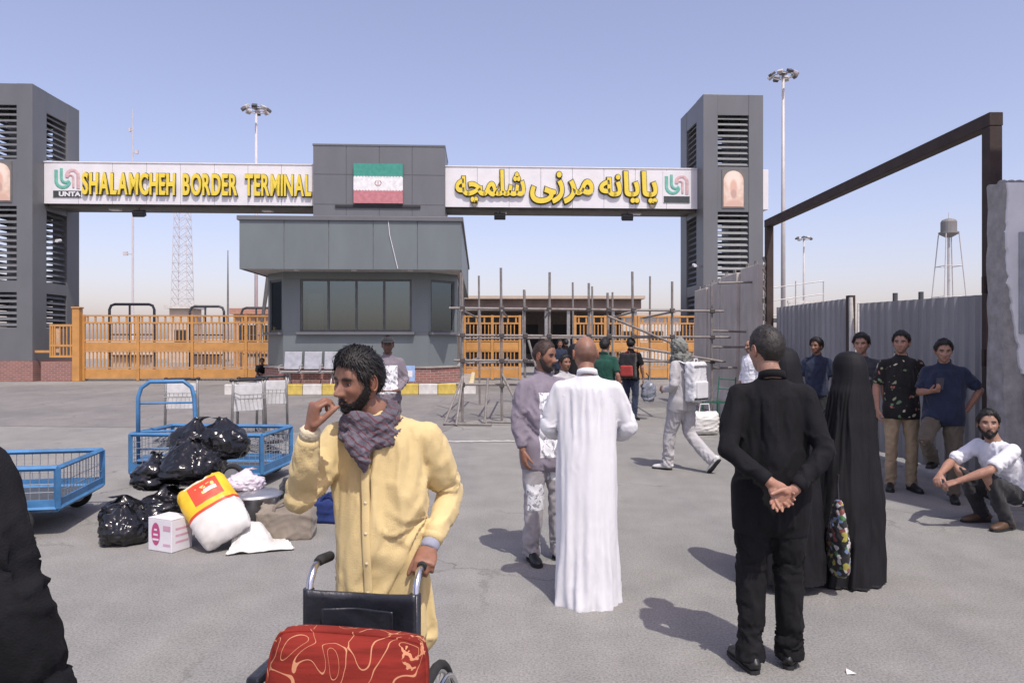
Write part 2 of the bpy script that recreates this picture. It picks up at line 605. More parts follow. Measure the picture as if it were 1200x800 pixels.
def tower(u0, label):
    t = thing('gate_tower', label, 'tower', fac(u0 + TW / 2, 0), FA, 'louvred towers of the border gateway')
    w, d = TW / 2, TD
    pw, pd = 0.64, 1.0
    for sx in (-1, 1):
        for (y0, y1) in ((0, pd), (d - pd, d)):
            x0, x1 = (-w, -w + pw) if sx < 0 else (w - pw, w)
            MB().box(x0, x1, y0, y1, 0.86, TH).build('pier', M_clad, t, bevel=0.012)
    bands = [(0.86, 2.25), (3.72, 4.2), (7.3, 9.25), (11.5, TH - 0.004)]
    for z0, z1 in bands:
        MB().box(-w + pw, w - pw, 0.012, 0.10, z0, z1).build('cladding_panel', M_clad, t, bevel=0.008)
        MB().box(-w + pw, w - pw, d - 0.10, d - 0.012, z0, z1).build('cladding_panel', M_clad, t)
        MB().box(-w + 0.012, -w + 0.10, pd, d - pd, z0, z1).build('cladding_panel', M_clad, t, bevel=0.008)
        MB().box(w - 0.10, w - 0.012, pd, d - pd, z0, z1).build('cladding_panel', M_clad, t, bevel=0.008)
    MB().box(-w + 0.02, w - 0.02, 0.02, d - 0.02, TH - 0.12, TH - 0.02).build('roof_slab', M_clad, t)
    for z0, z1 in ZONES:
        n = int(round((z1 - z0) / 0.255))
        for i in range(n):
            z = z0 + (i + 0.5) * (z1 - z0) / n
            for (me, loc, rz) in ((slat_front, (0, 0.10, z), 0), (slat_front, (0, d - 0.10, z), PI), (slat_side, (w - 0.10, d / 2, z), PI / 2), (slat_side, (-w + 0.10, d / 2, z), -PI / 2)):
                obj('slat', me, None, t, loc=loc, rot=(0, 0, rz))
    MB().box(-w - 0.03, w + 0.03, -0.03, d + 0.03, 0, 0.86).build('brick_plinth', M_brick, t, bevel=0.01)
    # portrait board set into the arched recess of the middle band
    fr = MB()
    fr.box(-0.50, 0.50, -0.022, 0.012, -0.84, 0.84)
    p = fr.build('portrait_frame', M_soffit, t, loc=(0, 0, 8.3))
    pm = MB()
    k = 20
    poly = [(-0.44, -0.78), (0.44, -0.78)] + [(0.44 * math.cos(PI * i / k), 0.34 + 0.44 * math.sin(PI * i / k)) for i in range(k + 1)]
    m_ = len(poly)
    pm.add([(x, -0.034, z) for x, z in poly] + [(x, -0.02, z) for x, z in poly], [tuple(range(m_)), tuple(range(m_, 2 * m_))[::-1]] + [(i, (i + 1) % m_, m_ + (i + 1) % m_, m_ + i) for i in range(m_)])
    pm.build('portrait_print', M_portrait, p)
    return t
tower(-TW, 'grey louvred tower on brick plinth beside the English letter sign')
tR = tower(28.3, 'grey louvred tower standing behind the scaffold and concrete blast walls')
# security camera on right tower
t = thing('security_camera', 'small white security camera bracketed on the tower behind the scaffold', 'camera', fac(28.3, 0.4, 4.95), FA)
MB().box(-0.3, 0.0, -0.03, 0.03, 0, 0.05).build('bracket', M_steel, t)
MB().tube([(-0.3, 0.02, 0.08), (-0.32, -0.3, 0.02)], 0.07, 10).build('housing', M_white, t)
t = thing('security_camera', 'small security camera on the side of the English-sign tower', 'camera', fac(0.0, 1.5, 6.0), FA)
MB().box(0.0, 0.25, -0.03, 0.03, 0, 0.05).build('bracket', M_steel, t)
MB().tube([(0.28, 0.02, 0.08), (0.3, -0.3, 0.02)], 0.07, 10).build('housing', M_white, t)

# ------------------------------------------------------------------ sign beams
BZ0, BZ1, BV0, BV1 = 7.56, 9.34, 0.8, 3.0
def letters(parent, words, x0, x1, zc, h, gap, wgap, vy):
    """single raised letters, each its own piece, spread between x0 and x1"""
    items = []
    total = 0
    for wi, w in enumerate(words):
        for ch in w:
            me = text_mesh(ch, 1.0, 0.026, 0.05)
            a = mesh_np(me)
            b = text_mesh(ch, 1.0, 0.052, 0.035)
            bb = mesh_np(b)
            items.append((ch, me, a, b, bb, wi))
            total += a[:, 0].max() - a[:, 0].min()
    n_in = sum(len(w) - 1 for w in words)
    sx = (x1 - x0 - gap * n_in - wgap * (len(words) - 1)) / total
    x = x0
    last = 0
    for ch, me, a, b, bb, wi in items:
        if wi != last:
            x += wgap - gap
            last = wi
        mn, mxx = a[:, 0].min(), a[:, 0].max()
        zmin, zmax = 0.0, 0.70
        for src, q, dep in ((me, a, 0.0), (b, bb, 0.07)):
            co = np.empty_like(q)
            co[:, 0] = (q[:, 0] - mn) * sx
            co[:, 2] = (q[:, 1] - zmin) / (zmax - zmin) * h - h / 2
            co[:, 1] = -q[:, 2] + dep
            src.vertices.foreach_set('co', co.reshape(-1)); src.flip_normals(); src.update()
        o = obj('letter', me, M_yellowsign, parent, loc=(x, vy, zc))
        obj('letter_return', b, M_blk, o)
        x += (mxx - mn) * sx + gap

def beam(name, u0, u1, label, npan):
    t = thing('sign_beam', label, 'sign', fac(u0, BV0), FA)
    W = u1 - u0
    MB().box(0, W, 0.03, BV1 - BV0, BZ0 + 0.02, BZ1 - 0.02).build('beam_core', M_soffit, t)
    for i in range(npan):
        a = W * i / npan + 0.006
        b = W * (i + 1) / npan - 0.006
        MB().box(a, b, 0, 0.028, BZ0, BZ1).build('panel', M_white, t, bevel=0.004)
    MB().box(0, W, -0.03, BV1 - BV0 + 0.03, BZ1 - 0.018, BZ1 + 0.03).build('top_flashing', M_white, t)
    MB().box(0, W, 0.35, 0.55, BZ0 - 0.10, BZ0 + 0.018).build('soffit_rib', M_soffit, t)
    return t
M_logo_g = mat('logo_green', (0.16, 0.46, 0.36), 0.5)
M_logo_p = mat('logo_pink', (0.62, 0.42, 0.42), 0.5)
M_logo_k = mat('logo_dark', (0.05, 0.06, 0.06), 0.5)
def ribbon(parent, name, pts, w, m, y=-0.02):
    mbx = MB()
    mbx.tube([(x, y, z) for x, z in pts], [(w, 0.012)] * len(pts), 8, ref=None)
    # flatten: tube frames vary, so squash in y afterwards
    mbx.v = [(p[0], y + max(-0.014, min(0.014, (p[1] - y))), p[2]) for p in mbx.v]
    return mbx.build(name, m, parent)
def logo(t, x, caption):
    """two interlocked hooked ribbons over a dark caption plate"""
    g = obj('emblem', MB().box(-0.62, 0.62, -0.012, 0, -0.62, 0.80).mesh('emblem'), M_white, t, loc=(x, -0.004, 8.45))
    arc = lambda cx, cz, r, a0, a1, n=10: [(cx + r * math.cos(R(a0 + (a1 - a0) * i / n)), cz + r * math.sin(R(a0 + (a1 - a0) * i / n))) for i in range(n + 1)]
    ribbon(g, 'ribbon', [(-0.46, 0.55)] + arc(-0.18, 0.08, 0.28, 180, 350), 0.075, M_logo_g)
    ribbon(g, 'ribbon', [(-0.24, 0.62), (-0.24, 0.25)] + arc(-0.06, 0.18, 0.17, 190, 330), 0.06, M_logo_g, -0.03)
    ribbon(g, 'ribbon', arc(0.22, 0.30, 0.24, 200, 0) + [(0.46, -0.25)], 0.075, M_logo_p)
    ribbon(g, 'ribbon', arc(0.14, 0.22, 0.12, 180, 20) + [(0.26, -0.2)], 0.045, M_logo_p, -0.03)
    MB().box(-0.58, 0.58, -0.03, -0.014, -0.62, -0.34).build('caption_plate', M_logo_k, g)
    if caption:
        me = text_mesh(caption, 0.26, 0.012, 0.004)
        a = mesh_np(me)
        co = np.stack([(a[:, 0] - a[:, 0].mean()) * 1.25, -a[:, 2] - 0.036, a[:, 1] - 0.57], 1)
        me.vertices.foreach_set('co', co.reshape(-1)); me.flip_normals(); me.update()
        obj('caption', me, M_white, g)
    return g
uc0, uc1 = 11.45, 17.1
tL = beam('l', 0.003, uc0, 'white beam sign with yellow English letters SHALAMCHEH BORDER TERMINAL', 8)
letters(tL, ['SHALAMCHEH', 'BORDER', 'TERMINAL'], 1.65, 11.32, 8.42, 0.88, 0.055, 0.33, -0.09)
logo(tL, 0.98, 'UNTA')
tP = beam('r', uc1, 28.3 - 0.003, 'white beam sign with yellow Persian letters and a round emblem', 8)
w1 = "\uFB58\uFE8E\uFBFE\uFE8E\uFEE7\uFEEA"
w2 = "\uFEE3\uFEAE\uFEAF\uFBFD"
w3 = "\uFEB7\uFEE0\uFEE4\uFB7D\uFEEA"
def persian(parent, word, x0, x1, z0, z1):
    outs = []
    for off, ex in ((0.026, 0.05), (0.056, 0.035)):
        outs.append(text_mesh(word[::-1], 1.0, off, ex))
    a0 = mesh_np(outs[0])
    mn, mx_ = a0.min(0), a0.max(0)
    par = parent
    for i, me in enumerate(outs):
        a = mesh_np(me)
        co = np.empty_like(a)
        co[:, 0] = (a[:, 0] - mn[0]) / (mx_[0] - mn[0]) * (x1 - x0)
        co[:, 2] = (a[:, 1] - mn[1]) / (mx_[1] - mn[1]) * (z1 - z0)
        co[:, 1] = -a[:, 2] + 0.07 * i
        me.vertices.foreach_set('co', co.reshape(-1)); me.flip_normals(); me.update()
        if i == 0:
            par = obj('raised_word', me, M_yellowsign, parent, loc=(x0, -0.09, z0))
        else:
            obj('word_return', me, M_blk, par)
persian(tP, w3, 0.45, 3.50, 7.60, 9.18)
persian(tP, w2, 3.72, 6.52, 7.72, 9.12)
persian(tP, w1, 6.78, 9.36, 7.62, 9.18)
logo(tP, 10.25, None)
# beam end stub beyond right tower
t = thing('sign_beam', 'short white beam end sticking out past the tower by the blast walls', 'sign', fac(28.3 + TW + 0.003, BV0), FA)
MB().box(0, 0.55, 0, 2.2, BZ0, BZ1).build('panel', M_white, t, bevel=0.01)
t = thing('sign_beam', 'short white beam stub running on past the English-sign tower', 'sign', fac(-TW - 6, BV0), FA)
MB().box(0, 5.99, 0, 2.2, BZ0, BZ1).build('panel', M_white, t, bevel=0.01)

# floodlights and brackets below the beams
def flood(u, label):
    t = thing('floodlight', label, 'floodlight', fac(u, 1.1, BZ0 - 0.102), FA, 'floodlights hung below the sign beams')
    MB().tube([(0, 0, 0), (0, 0, -0.10)], 0.02, 6).build('stem', M_black, t)
    MB().box(-0.25, 0.25, -0.14, 0.12, -0.13, 0.13, Matrix.Translation((0, 0, -0.24)) @ Matrix.Rotation(R(25), 4, 'X')).build('housing', M_black, t, bevel=0.02)
    MB().box(-0.22, 0.22, -0.15, -0.141, -0.10, 0.10, Matrix.Translation((0, 0, -0.24)) @ Matrix.Rotation(R(25), 4, 'X')).build('lens', M_dark, t)
flood(3.85, 'black floodlight hung under the English letter beam')
flood(19.5, 'black floodlight under the Persian beam, beside the booth')
flood(25.2, 'black floodlight under the Persian beam, beside the tower')
for u, lab in ((2.6, 'pale junction box under the English beam by the tower'), (9.2, 'pale junction box under the English beam by the booth'), (19.6, 'pale junction box under the Persian beam by the booth'), (25.7, 'pale junction box under the Persian beam by the tower')):
    tag(MB().box(-0.22, 0.22, -0.16, 0.16, -0.16, -0.004).build('junction_box', M_white, loc=fac(u, 1.6, BZ0 + 0.02), bevel=0.02), lab, 'junction box', 'boxes under the sign beams')

# ------------------------------------------------------------------ central head block with flag
t = thing('gate_head_block', 'grey panelled block carrying a flag board above the booth roof', 'sign block', fac(uc0, 0.45), FA)
W = uc1 - uc0
MB().box(0.02, W - 0.02, 0.03, 2.9, 5.46, 10.06).build('core', M_clad, t)
nx, zs = 4, [5.46, 7.56, 8.85, 10.1]
for i in range(nx):
    for j in range(3):
        a, b = W * i / nx + 0.008, W * (i + 1) / nx - 0.008
        MB().box(a, b, 0, 0.028, zs[j] + 0.008, zs[j + 1] - 0.008).build('cladding_panel', M_clad, t, bevel=0.004)
        MB().box(W - 0.019, W + 0.004, 0.03 + 0.7 * i, 0.03 + 0.7 * i + 0.69, zs[j] + 0.008, zs[j + 1] - 0.008).build('cladding_panel', M_clad, t)
MB().box(-0.02, W + 0.02, -0.02, 2.92, 10.085, 10.16).build('coping', M_clad, t)
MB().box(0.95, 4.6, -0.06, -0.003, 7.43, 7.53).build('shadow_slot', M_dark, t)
tf = thing('flag_board', 'green white and red flag board with small centre emblem', 'flag', fac(uc0 + 1.75, 0.30), FA)
cols = [(mat('flag_red', (0.52, 0.20, 0.215), 0.5), 7.6, 8.17), (mat('flag_white', (0.80, 0.79, 0.78), 0.5), 8.17, 8.73), (mat('flag_green', (0.05, 0.29, 0.22), 0.5), 8.73, 9.30)]
for i, (m, z0, z1) in enumerate(cols):
    MB().box(0, 2.1, 0, 0.14, z0, z1 - 0.002).build('stripe', m, tf)
    if i < 2:
        # thin kufic-like border marks between stripes
        for k in range(16):
            MB().box(0.03 + k * 0.13, 0.11 + k * 0.13, -0.004, 0.002, z1 - 0.035, z1 + 0.03).build('border_mark', cols[1][0], tf)
g = MB()
for s in (-1, 1):
    g.tube([(1.05 + s * 0.03, -0.006, 8.36), (1.05 + s * 0.10, -0.006, 8.40), (1.05 + s * 0.14, -0.006, 8.48), (1.05 + s * 0.07, -0.006, 8.58)], 0.014, 6)
g.tube([(1.05, -0.006, 8.33), (1.05, -0.006, 8.60)], 0.014, 6)
g.build('emblem', mat('flag_emblem', (0.40, 0.22, 0.21), 0.5), tf)

# ------------------------------------------------------------------ guard booth
BO = Vector((-7.48, 23.7, 0))
def bo(x, y, z=0):
    return BO + Vector((math.cos(FA) * x - math.sin(FA) * y, math.sin(FA) * x + math.cos(FA) * y, z))
t = thing('guard_booth', 'grey clad guard booth with deep canopy and tinted windows', 'booth', BO, FA)
FW = 4.72; CH = 0.92; CD = 1.0; BL = 13.5
poly_o = [(0, 0), (FW, 0), (FW + CH, CD), (FW + CH, BL), (-CH + 0.15, BL), (-CH + 0.15, CD)]
grow = lambda g_: [(-g_, -g_), (FW + g_, -g_), (FW + CH + g_, CD - g_ * .3), (FW + CH + g_, BL), (-CH + .15 - g_, BL), (-CH + .15 - g_, CD - g_ * .3)]
MB().prism(grow(0.10), 0.30, 0.80).build('brick_plinth', M_brick, t)
MB().prism(grow(0.14), 0.80, 0.85).build('plinth_coping', M_conc, t)
Z0, ZS, ZH, ZT = 0.85, 1.98, 3.72, 4.05
M_glass = bpy.data.materials.new('tinted_glass')
nt, N, L, b = nodes_of(M_glass)
b.inputs['Base Color'].default_value = (0.03, 0.036, 0.036, 1); b.inputs['Roughness'].default_value = 0.04
tr = N.new('ShaderNodeBsdfTransparent'); tr.inputs[0].default_value = (0.50, 0.55, 0.54, 1)
mxs = N.new('ShaderNodeMixShader'); mxs.inputs[0].default_value = 0.45
gl = N.new('ShaderNodeBsdfGlossy'); gl.inputs['Roughness'].default_value = 0.03; gl.inputs[0].default_value = (0.50, 0.62, 0.68, 1)
fz = N.new('ShaderNodeFresnel'); fz.inputs[0].default_value = 1.6
L.new(tr.outputs[0], mxs.inputs[1]); L.new(gl.outputs[0], mxs.inputs[2])
mm = N.new('ShaderNodeMath'); mm.operation = 'MULTIPLY_ADD'; mm.inputs[1].default_value = 1.0; mm.inputs[2].default_value = 0.15
L.new(fz.outputs[0], mm.inputs[0]); L.new(mm.outputs[0], mxs.inputs[0])
L.new(mxs.outputs[0], N['Material Output'].inputs[0])
M_frame = mat('window_frame_grey', (0.10, 0.105, 0.105), 0.45, 0.4)
def wall_run(p, q, wins, tck=0.14):
    """wall from p to q (plan), wins = [(s0,s1,[mullions])] along it"""
    p = Vector((*p, 0)); q = Vector((*q, 0))
    ln = (q - p).length
    ang = math.atan2(q.y - p.y, q.x - p.x)
    root = thing_part('wall', t, p, ang)
    MB().box(0, ln, 0, tck, Z0, ZS).build('wall_panel', M_clad2, root, bevel=0.006)
    MB().box(0, ln, 0, tck, ZH, ZT).build('wall_panel', M_clad2, root)
    s = 0
    for (a, b_, nm) in wins + [(ln, ln, 0)]:
        if a > s:
            MB().box(s, a, 0.002, tck, ZS, ZH).build('wall_panel', M_clad2, root, bevel=0.006)
        if b_ > a:
            fr = MB()
            for (x0, x1, z0, z1) in ((a, a + .07, ZS, ZH), (b_ - .07, b_, ZS, ZH), (a + .07, b_ - .07, ZS, ZS + .07), (a + .07, b_ - .07, ZH - .07, ZH)):
                fr.box(x0, x1, 0.03, 0.11, z0, z1)
            for i in range(1, nm):
                xm = a + (b_ - a) * i / nm
                fr.box(xm - .035, xm + .035, 0.035, 0.105, ZS + .07, ZH - .07)
            fr.build('window_frame', M_frame, root)
            for i in range(nm):
                x0 = a + (b_ - a) * i / nm + .04; x1 = a + (b_ - a) * (i + 1) / nm - .04
                MB().box(x0, x1, 0.062, 0.070, ZS + .05, ZH - .05).build('pane', M_glass, root)
            MB().box(a - .1, b_ + .1, -0.16, 0.028, ZS - .09, ZS - .004).build('window_sill', M_clad, root, bevel=0.01)
        s = b_
def thing_part(name, parent, loc, rz):
    o = bpy.data.objects.new(name, None)
    COL.objects.link(o); o.parent = parent; o.location = loc; o.rotation_euler = (0, 0, rz); o.empty_display_size = .1
    return o
chl = math.hypot(CH, CD)
wall_run((0, 0), (FW, 0), [(0.55, 4.18, 4)])
wall_run((FW, 0), (FW + CH, CD), [(0.12, chl - 0.12, 1)])
wall_run((-CH + .15, CD), (0, 0), [(0.12, math.hypot(CH - .15, CD) - 0.12, 1)])
wall_run((FW + CH, CD), (FW + CH, BL), [(0.8, 2.4, 2), (4.0, 6.0, 2)])
wall_run((-CH + .15, BL), (-CH + .15, CD), [(9.8, 11.8, 2)])
wall_run((FW + CH, BL), (-CH + .15, BL), [])
M_in = mat('booth_interior', (0.20, 0.215, 0.22), 0.8)
MB().prism([(x * .96 + .09, y + .2) for x, y in [(0, 0), (FW, 0), (FW + CH, CD), (FW + CH, 4), (-CH + .15, 4), (-CH + .15, CD)]], 0.86, 0.9).build('floor', M_in, t)
MB().box(-0.6, FW + 0.75, 3.6, 3.7, 0.9, 4.0).build('inner_partition', M_in, t)
MB().box(0.72, 1.22, 0.35, 0.42, 1.3, 3.25).build('inner_door', M_white, t)
MB().box(1.5, 4.0, 0.9, 1.5, 1.62, 1.68).build('counter', M_frame, t)
# canopy: soffit + separately hung fascia panels
CX0, CX1, CY0 = -1.05, FW + 1.12, -1.12
CZ0, CZ1 = 3.92, 5.46
M_soff2 = mat('canopy_soffit', (0.42, 0.41, 0.40), 0.7)
can = MB().box(CX0 + .04, CX1 - .04, CY0 + .04, BL + .6, CZ0 + .03, CZ1 - .03).build('canopy', M_soff2, t)
nf = 5
edges = [CX0, 0.0 - 0.02, 1.28, 2.62, 3.98, CX1]
edges = [CX0 + (CX1 - CX0) * k / nf for k in range(nf + 1)]
for i in range(nf):
    MB().box(edges[i] + .008, edges[i + 1] - .008, CY0, CY0 + .035, CZ0, CZ1).build('fascia_panel', M_clad2, can, bevel=0.004)
for k in range(10):
    y0 = CY0 + .04 + k * (BL + 1.6) / 10
    for (a, b_) in ((CX1 - .036, CX1), (CX0, CX0 + .036)):
        MB().box(a, b_, y0 + .006, y0 + (BL + 1.6) / 10 - .006, CZ0, CZ1).build('fascia_panel', M_clad2, can, bevel=0.004)
MB().box(CX0 - .06, CX1 + .06, CY0 - .06, BL + .7, CZ1 - .02, CZ1 + .12).build('roof_edge', M_clad, can, bevel=0.01)
for x in (0.6, 2.4, 4.2):
    MB().lathe([(0.09, 0), (0.09, 0.035)], (x, CY0 + .5, CZ0 - .005), 12).build('downlight', M_white, can)
cb = MB(); cb.tube([(3.55, CY0 - .02, 5.5), (3.6, CY0 - .03, 5.0), (3.72, CY0 - .03, 4.5), (3.85, CY0 - .02, 3.95)], 0.012, 5)
cb.build('hanging_cable', M_white, can)

# ------------------------------------------------------------------ island with painted kerb
isl = struct(MB().prism([(p.x, p.y) for p in (bo(-1.5, -1.0), bo(6.05, -1.0), bo(6.05, 15), bo(-1.5, 15))], 0, 0.28).build('traffic_island', M_conc))
M_ky = mat('kerb_yellow', (0.58, 0.44, 0.10), 0.8, 0, 0.15, 5)
M_kw = mat('kerb_white', (0.62, 0.60, 0.56), 0.8, 0, 0.12, 5)
kx = -1.5
i = 0
while kx < 5.9:
    o = MB().box(0.006, 0.594, -0.16, 0, 0, 0.34).build('kerb_block', M_ky if i % 2 else M_kw, isl, bevel=0.025, loc=bo(kx, -1.0))
    o.rotation_euler = (0, 0, FA)
    kx += 0.6; i += 1
for side, xx in ((0, 6.06),):
    ky = -1.0
    while ky < 8:
        o = MB().box(0.006, 0.594, -0.16, 0, 0, 0.34).build('kerb_block', M_ky if i % 2 else M_kw, isl, bevel=0.025, loc=bo(xx, ky))
        o.rotation_euler = (0, 0, FA + PI / 2)
        ky += 0.6; i += 1

# waiting seats in front of the booth
t = thing('waiting_bench', 'three-seat perforated metal bench standing before the booth wall', 'bench', bo(0.95, -0.55, 0.28), FA)
for k in range(3):
    x = -0.85 + k * 0.64
    s_ = MB()
    s_.box(x, x + .56, -.25, .22, .42, .45)
    s_.build('seat', M_steel, t, bevel=.02)
    bk = MB(); mxb = Matrix.Translation((0, .26, .45)) @ Matrix.Rotation(R(-12), 4, 'X')
    bk.box(x, x + .56, -.015, .015, .04, .62, mxb)
    bk.build('backrest', mat('bench_plate', (0.46, 0.46, 0.46), 0.4, 0.6), t, bevel=.02)
    ar = MB(); ar.tube([(x - .03, -.2, .45), (x - .03, -.2, .62), (x - .03, .2, .64)], .018, 6); ar.build('armrest', M_steel, t)
for x in (-.6, .75):
    MB().tube([(x, -.25, 0), (x, 0, .4), (x, .25, 0)], .02, 6).build('leg', M_steel, t)
MB().box(-.9, 1.05, -.03, .03, .37, .415).build('rail', M_steel, t)
# little blue notice beside booth
t = thing('notice_board', 'small pale blue notice board leaning on the booth plinth', 'notice', bo(4.15, -0.75, 0.28), FA)
MB().box(-.2, .2, 0, .02, 0.12, .62).build('board', mat('notice_blue', (0.30, 0.44, 0.68), 0.6), t)
MB().box(-.12, .12, -.004, .0, .26, .46).build('print', M_white, t)
for x in (-.15, .15):
    MB().tube([(x, .012, 0), (x, .012, .3)], .012, 5).build('leg', M_steel, t)
# ------------------------------------------------------------------ orange sliding gates
bar_me = MB().box(-0.022, 0.022, -0.022, 0.022, 0, 1.0).mesh('bar')
bar_me.materials.append(M_orange)
def gate(u0, u1, label, nsec, v=0.35, height=2.78):
    t = thing('sliding_gate', label, 'gate', fac(u0, v), FA, 'orange sliding gates of the terminal')
    W = u1 - u0
    k = height / 2.78
    for (z0, z1, d, nm) in ((0.10, 0.50, 0.06, 'kick_panel'), (1.28, 1.64, 0.06, 'middle_panel')):
        for i in range(nsec):
            a, b_ = W * i / nsec + .07, W * (i + 1) / nsec - .07
            MB().box(a, b_, -d / 2, d / 2, z0 * k, z1 * k).build(nm, M_orange, t, bevel=.01)
    for z, h in ((0.53, .06), (1.22, .05), (1.67, .05), (2.42, .07), (2.72, .07)):
        MB().box(.001, W - .001, -.042, .042, z * k, (z + h) * k).build('rail', M_orange, t)
    for i in range(nsec + 1):
        x = W * i / nsec
        MB().box(x - .06, x + .06, -.055, .055, 0.02, 2.80 * k).build('post', M_orange, t, bevel=.01)
    for (z0, z1) in ((0.59, 1.22), (1.72, 2.42)):
        n = int(W / 0.155)
        for i in range(n):
            x = (i + .5) * W / n
            if min(abs(x - W * j / nsec) for j in range(nsec + 1)) < .09:
                continue
            o = obj('bar', bar_me, None, t, loc=(x, 0, z0 * k)); o.scale = (1, 1, (z1 - z0) * k)
    n = int(W / 0.32)
    for i in range(n):
        x = (i + .5) * W / n
        o = obj('bar', bar_me, None, t, loc=(x, 0, 2.49 * k)); o.scale = (1.6, 1, .23 * k)
    return t
gate(1.90, 10.9, 'orange barred sliding gate running between the tower and booth', 4)
gate(17.95, 20.35, 'narrow orange gate leaf beside the booth behind the scaffold', 2)
gate(22.75, 25.4, 'orange gate leaf behind the scaffold, past the open gap', 2)
gate(25.55, 28.2, 'orange gate leaf closing against the tower behind the scaffold', 2)
# heavier end post + short return leaf against the left tower
t = thing('gate_post', 'thick orange gate end post before the brick plinth', 'post', fac(1.72, 0.2), FA)
MB().box(-.15, .15, -.15, .15, 0, 3.05).build('shaft', M_orange, t, bevel=.02)
MB().box(-.18, .18, -.18, .18, 3.05, 3.12).build('cap', M_orange, t, bevel=.02)
t = thing('gate_leaf', 'short raised orange leaf hanging beside the thick end post', 'gate', fac(0.62, 0.15), FA)
for z in (1.0, 1.45, 2.30):
    MB().box(0, .93, -.03, .03, z, z + .09).build('rail', M_orange, t)
for x in (0.03, .12, .21, .86):
    MB().box(x - .028, x + .028, -.028, .028, 1.09, 2.30).build('bar', M_orange, t)
for x in (.42, .56, .70):
    o = obj('bar', bar_me, None, t, loc=(x, 0, 1.09)); o.scale = (1, 1, 1.2)
MB().box(.03, .40, .02, .028, 1.2, 2.25).build('sheet', mat('faded_orange', (0.50, 0.33, 0.20), .7), t)
MB().box(-.6, .0, -.02, .02, 1.2, 1.3).build('bracket', M_orange, t)
p = MB().box(0.28, 1.55, 0.1, 0.5, 0, 0.82).build('brick_plinth', M_brick, loc=fac(0, 0), bevel=.01)
p.rotation_euler = (0, 0, FA)
tag(p, 'low brick wall block under the short orange leaf', 'wall')
# white gate behind left tower, seen at the frame edge
t = thing('white_gate', 'white barred gate leaf showing past the English-sign tower', 'gate', fac(-6.5, 0.4), FA)
M_wg = mat('white_gate_paint', (0.66, 0.65, 0.62), .5)
for z, h in ((.15, .12), (.9, .12), (1.0, .35), (2.2, .1)):
    MB().box(0, 3.8, -.03, .03, z, z + h * .99).build('rail', M_wg, t)
for i in range(24):
    MB().box(.05 + i * .16, .09 + i * .16, -.02, .02, .27, 2.2).build('bar', M_wg, t)

# ------------------------------------------------------------------ scaffold barrier
t = thing('scaffold_barrier', 'rusty tube scaffold barrier with couplers standing across the gate lane', 'scaffold', (0, 15, 0))
def pole(x, d, ztop, z0=0.0, r=0.026, lean=0.0):
    MB().tube([(x, d - 15, z0), (x + lean, d - 15, ztop)], r, 8).build('standard', M_rust, t, smooth=False)
    if z0 == 0:
        MB().box(x - .08, x + .08, d - 15 - .08, d - 15 + .08, 0, .015).build('base_plate', M_rust, t)
def cpl(x, d, z):
    MB().box(x - .05, x + .05, d - 15 - .05, d - 15 + .05, z - .05, z + .05).build('coupler', mat('coupler_steel', (.10, .09, .085), .6, .5), t, bevel=.015)
front = [(-1.02, 15.0, 3.05), (-0.21, 15.1, 3.2), (0.78, 15.2, 3.12), (2.58, 15.4, 3.15), (3.42, 15.5, 2.95), (4.30, 15.6, 2.95)]
front += [(0.28, 15.15, 2.75), (1.62, 15.3, 2.9), (2.05, 15.35, 2.7)]
rear = [(0.34, 19.2, 3.0), (1.65, 19.4, 3.25), (2.18, 19.5, 3.15), (2.72, 19.6, 3.0), (3.75, 19.8, 3.45), (-0.85, 19.1, 3.4), (-1.2, 17.2, 3.3)]
for x, d, z in front + rear:
    pole(x, d, z, lean=random.uniform(-.03, .03))
def ledger(a, b_, r=0.025):
    a = Vector(a); b_ = Vector(b_); o = Vector((0, 15, 0))
    MB().tube([a - o, b_ - o], r, 8).build('ledger', M_rust, t)
for z, xa, xb in ((2.36, -1.3, 4.55), (1.80, -1.15, 4.7), (1.28, -1.2, 4.6), (.78, -1.15, .5)):
    dz = .04
    ledger((xa, 15.0, z), (xb, 15.6, z - dz))
    for x, d, _ in front:
        if xa <= x <= xb:
            cpl(x, d - .03, z - dz * (x - xa) / (xb - xa))
for z, xa, xb in ((2.5, -1.4, 4.3), (1.75, -1.3, 4.3), (1.1, -1.2, 1.2)):
    ledger((xa, 19.1, z), (xb, 19.8, z + .03))
for x, d, z in front[:5]:
    ledger((x, d - .3, 2.30), (x + .1, 19.5, 2.30)); ledger((x, d, 1.22), (x + .1, 19.5, 1.22))
ledger((2.0, 15.15, 2.2), (3.5, 15.5, 1.6)); ledger((2.58, 15.3, 1.55), (4.45, 15.5, 1.25))
ledger((-1.02, 15, .95), (-1.35, 14.4, .02)); ledger((-1.02, 15, .95), (-1.1, 14.3, .02)); ledger((-.21, 15.1, 1.0), (.3, 14.6, .02))
ledger((-.5, 15.0, .9), (-.55, 14.6, .03)); ledger((.34, 15.1, 1.7), (.7, 14.9, .4))
ledger((4.30, 15.6, 1.9), (5.15, 15.9, 1.88)); ledger((4.30, 15.6, 1.55), (5.1, 15.9, 1.55)); ledger((4.3, 15.6, 1.1), (4.9, 15.8, 1.1))
ledger((4.35, 15.3, 2.9), (5.4, 15.6, 2.95))
ledger((-1.35, 14.4, .04), (-.4, 14.2, .04)); ledger((-.5, 14.55, .06), (.4, 14.3, .06))

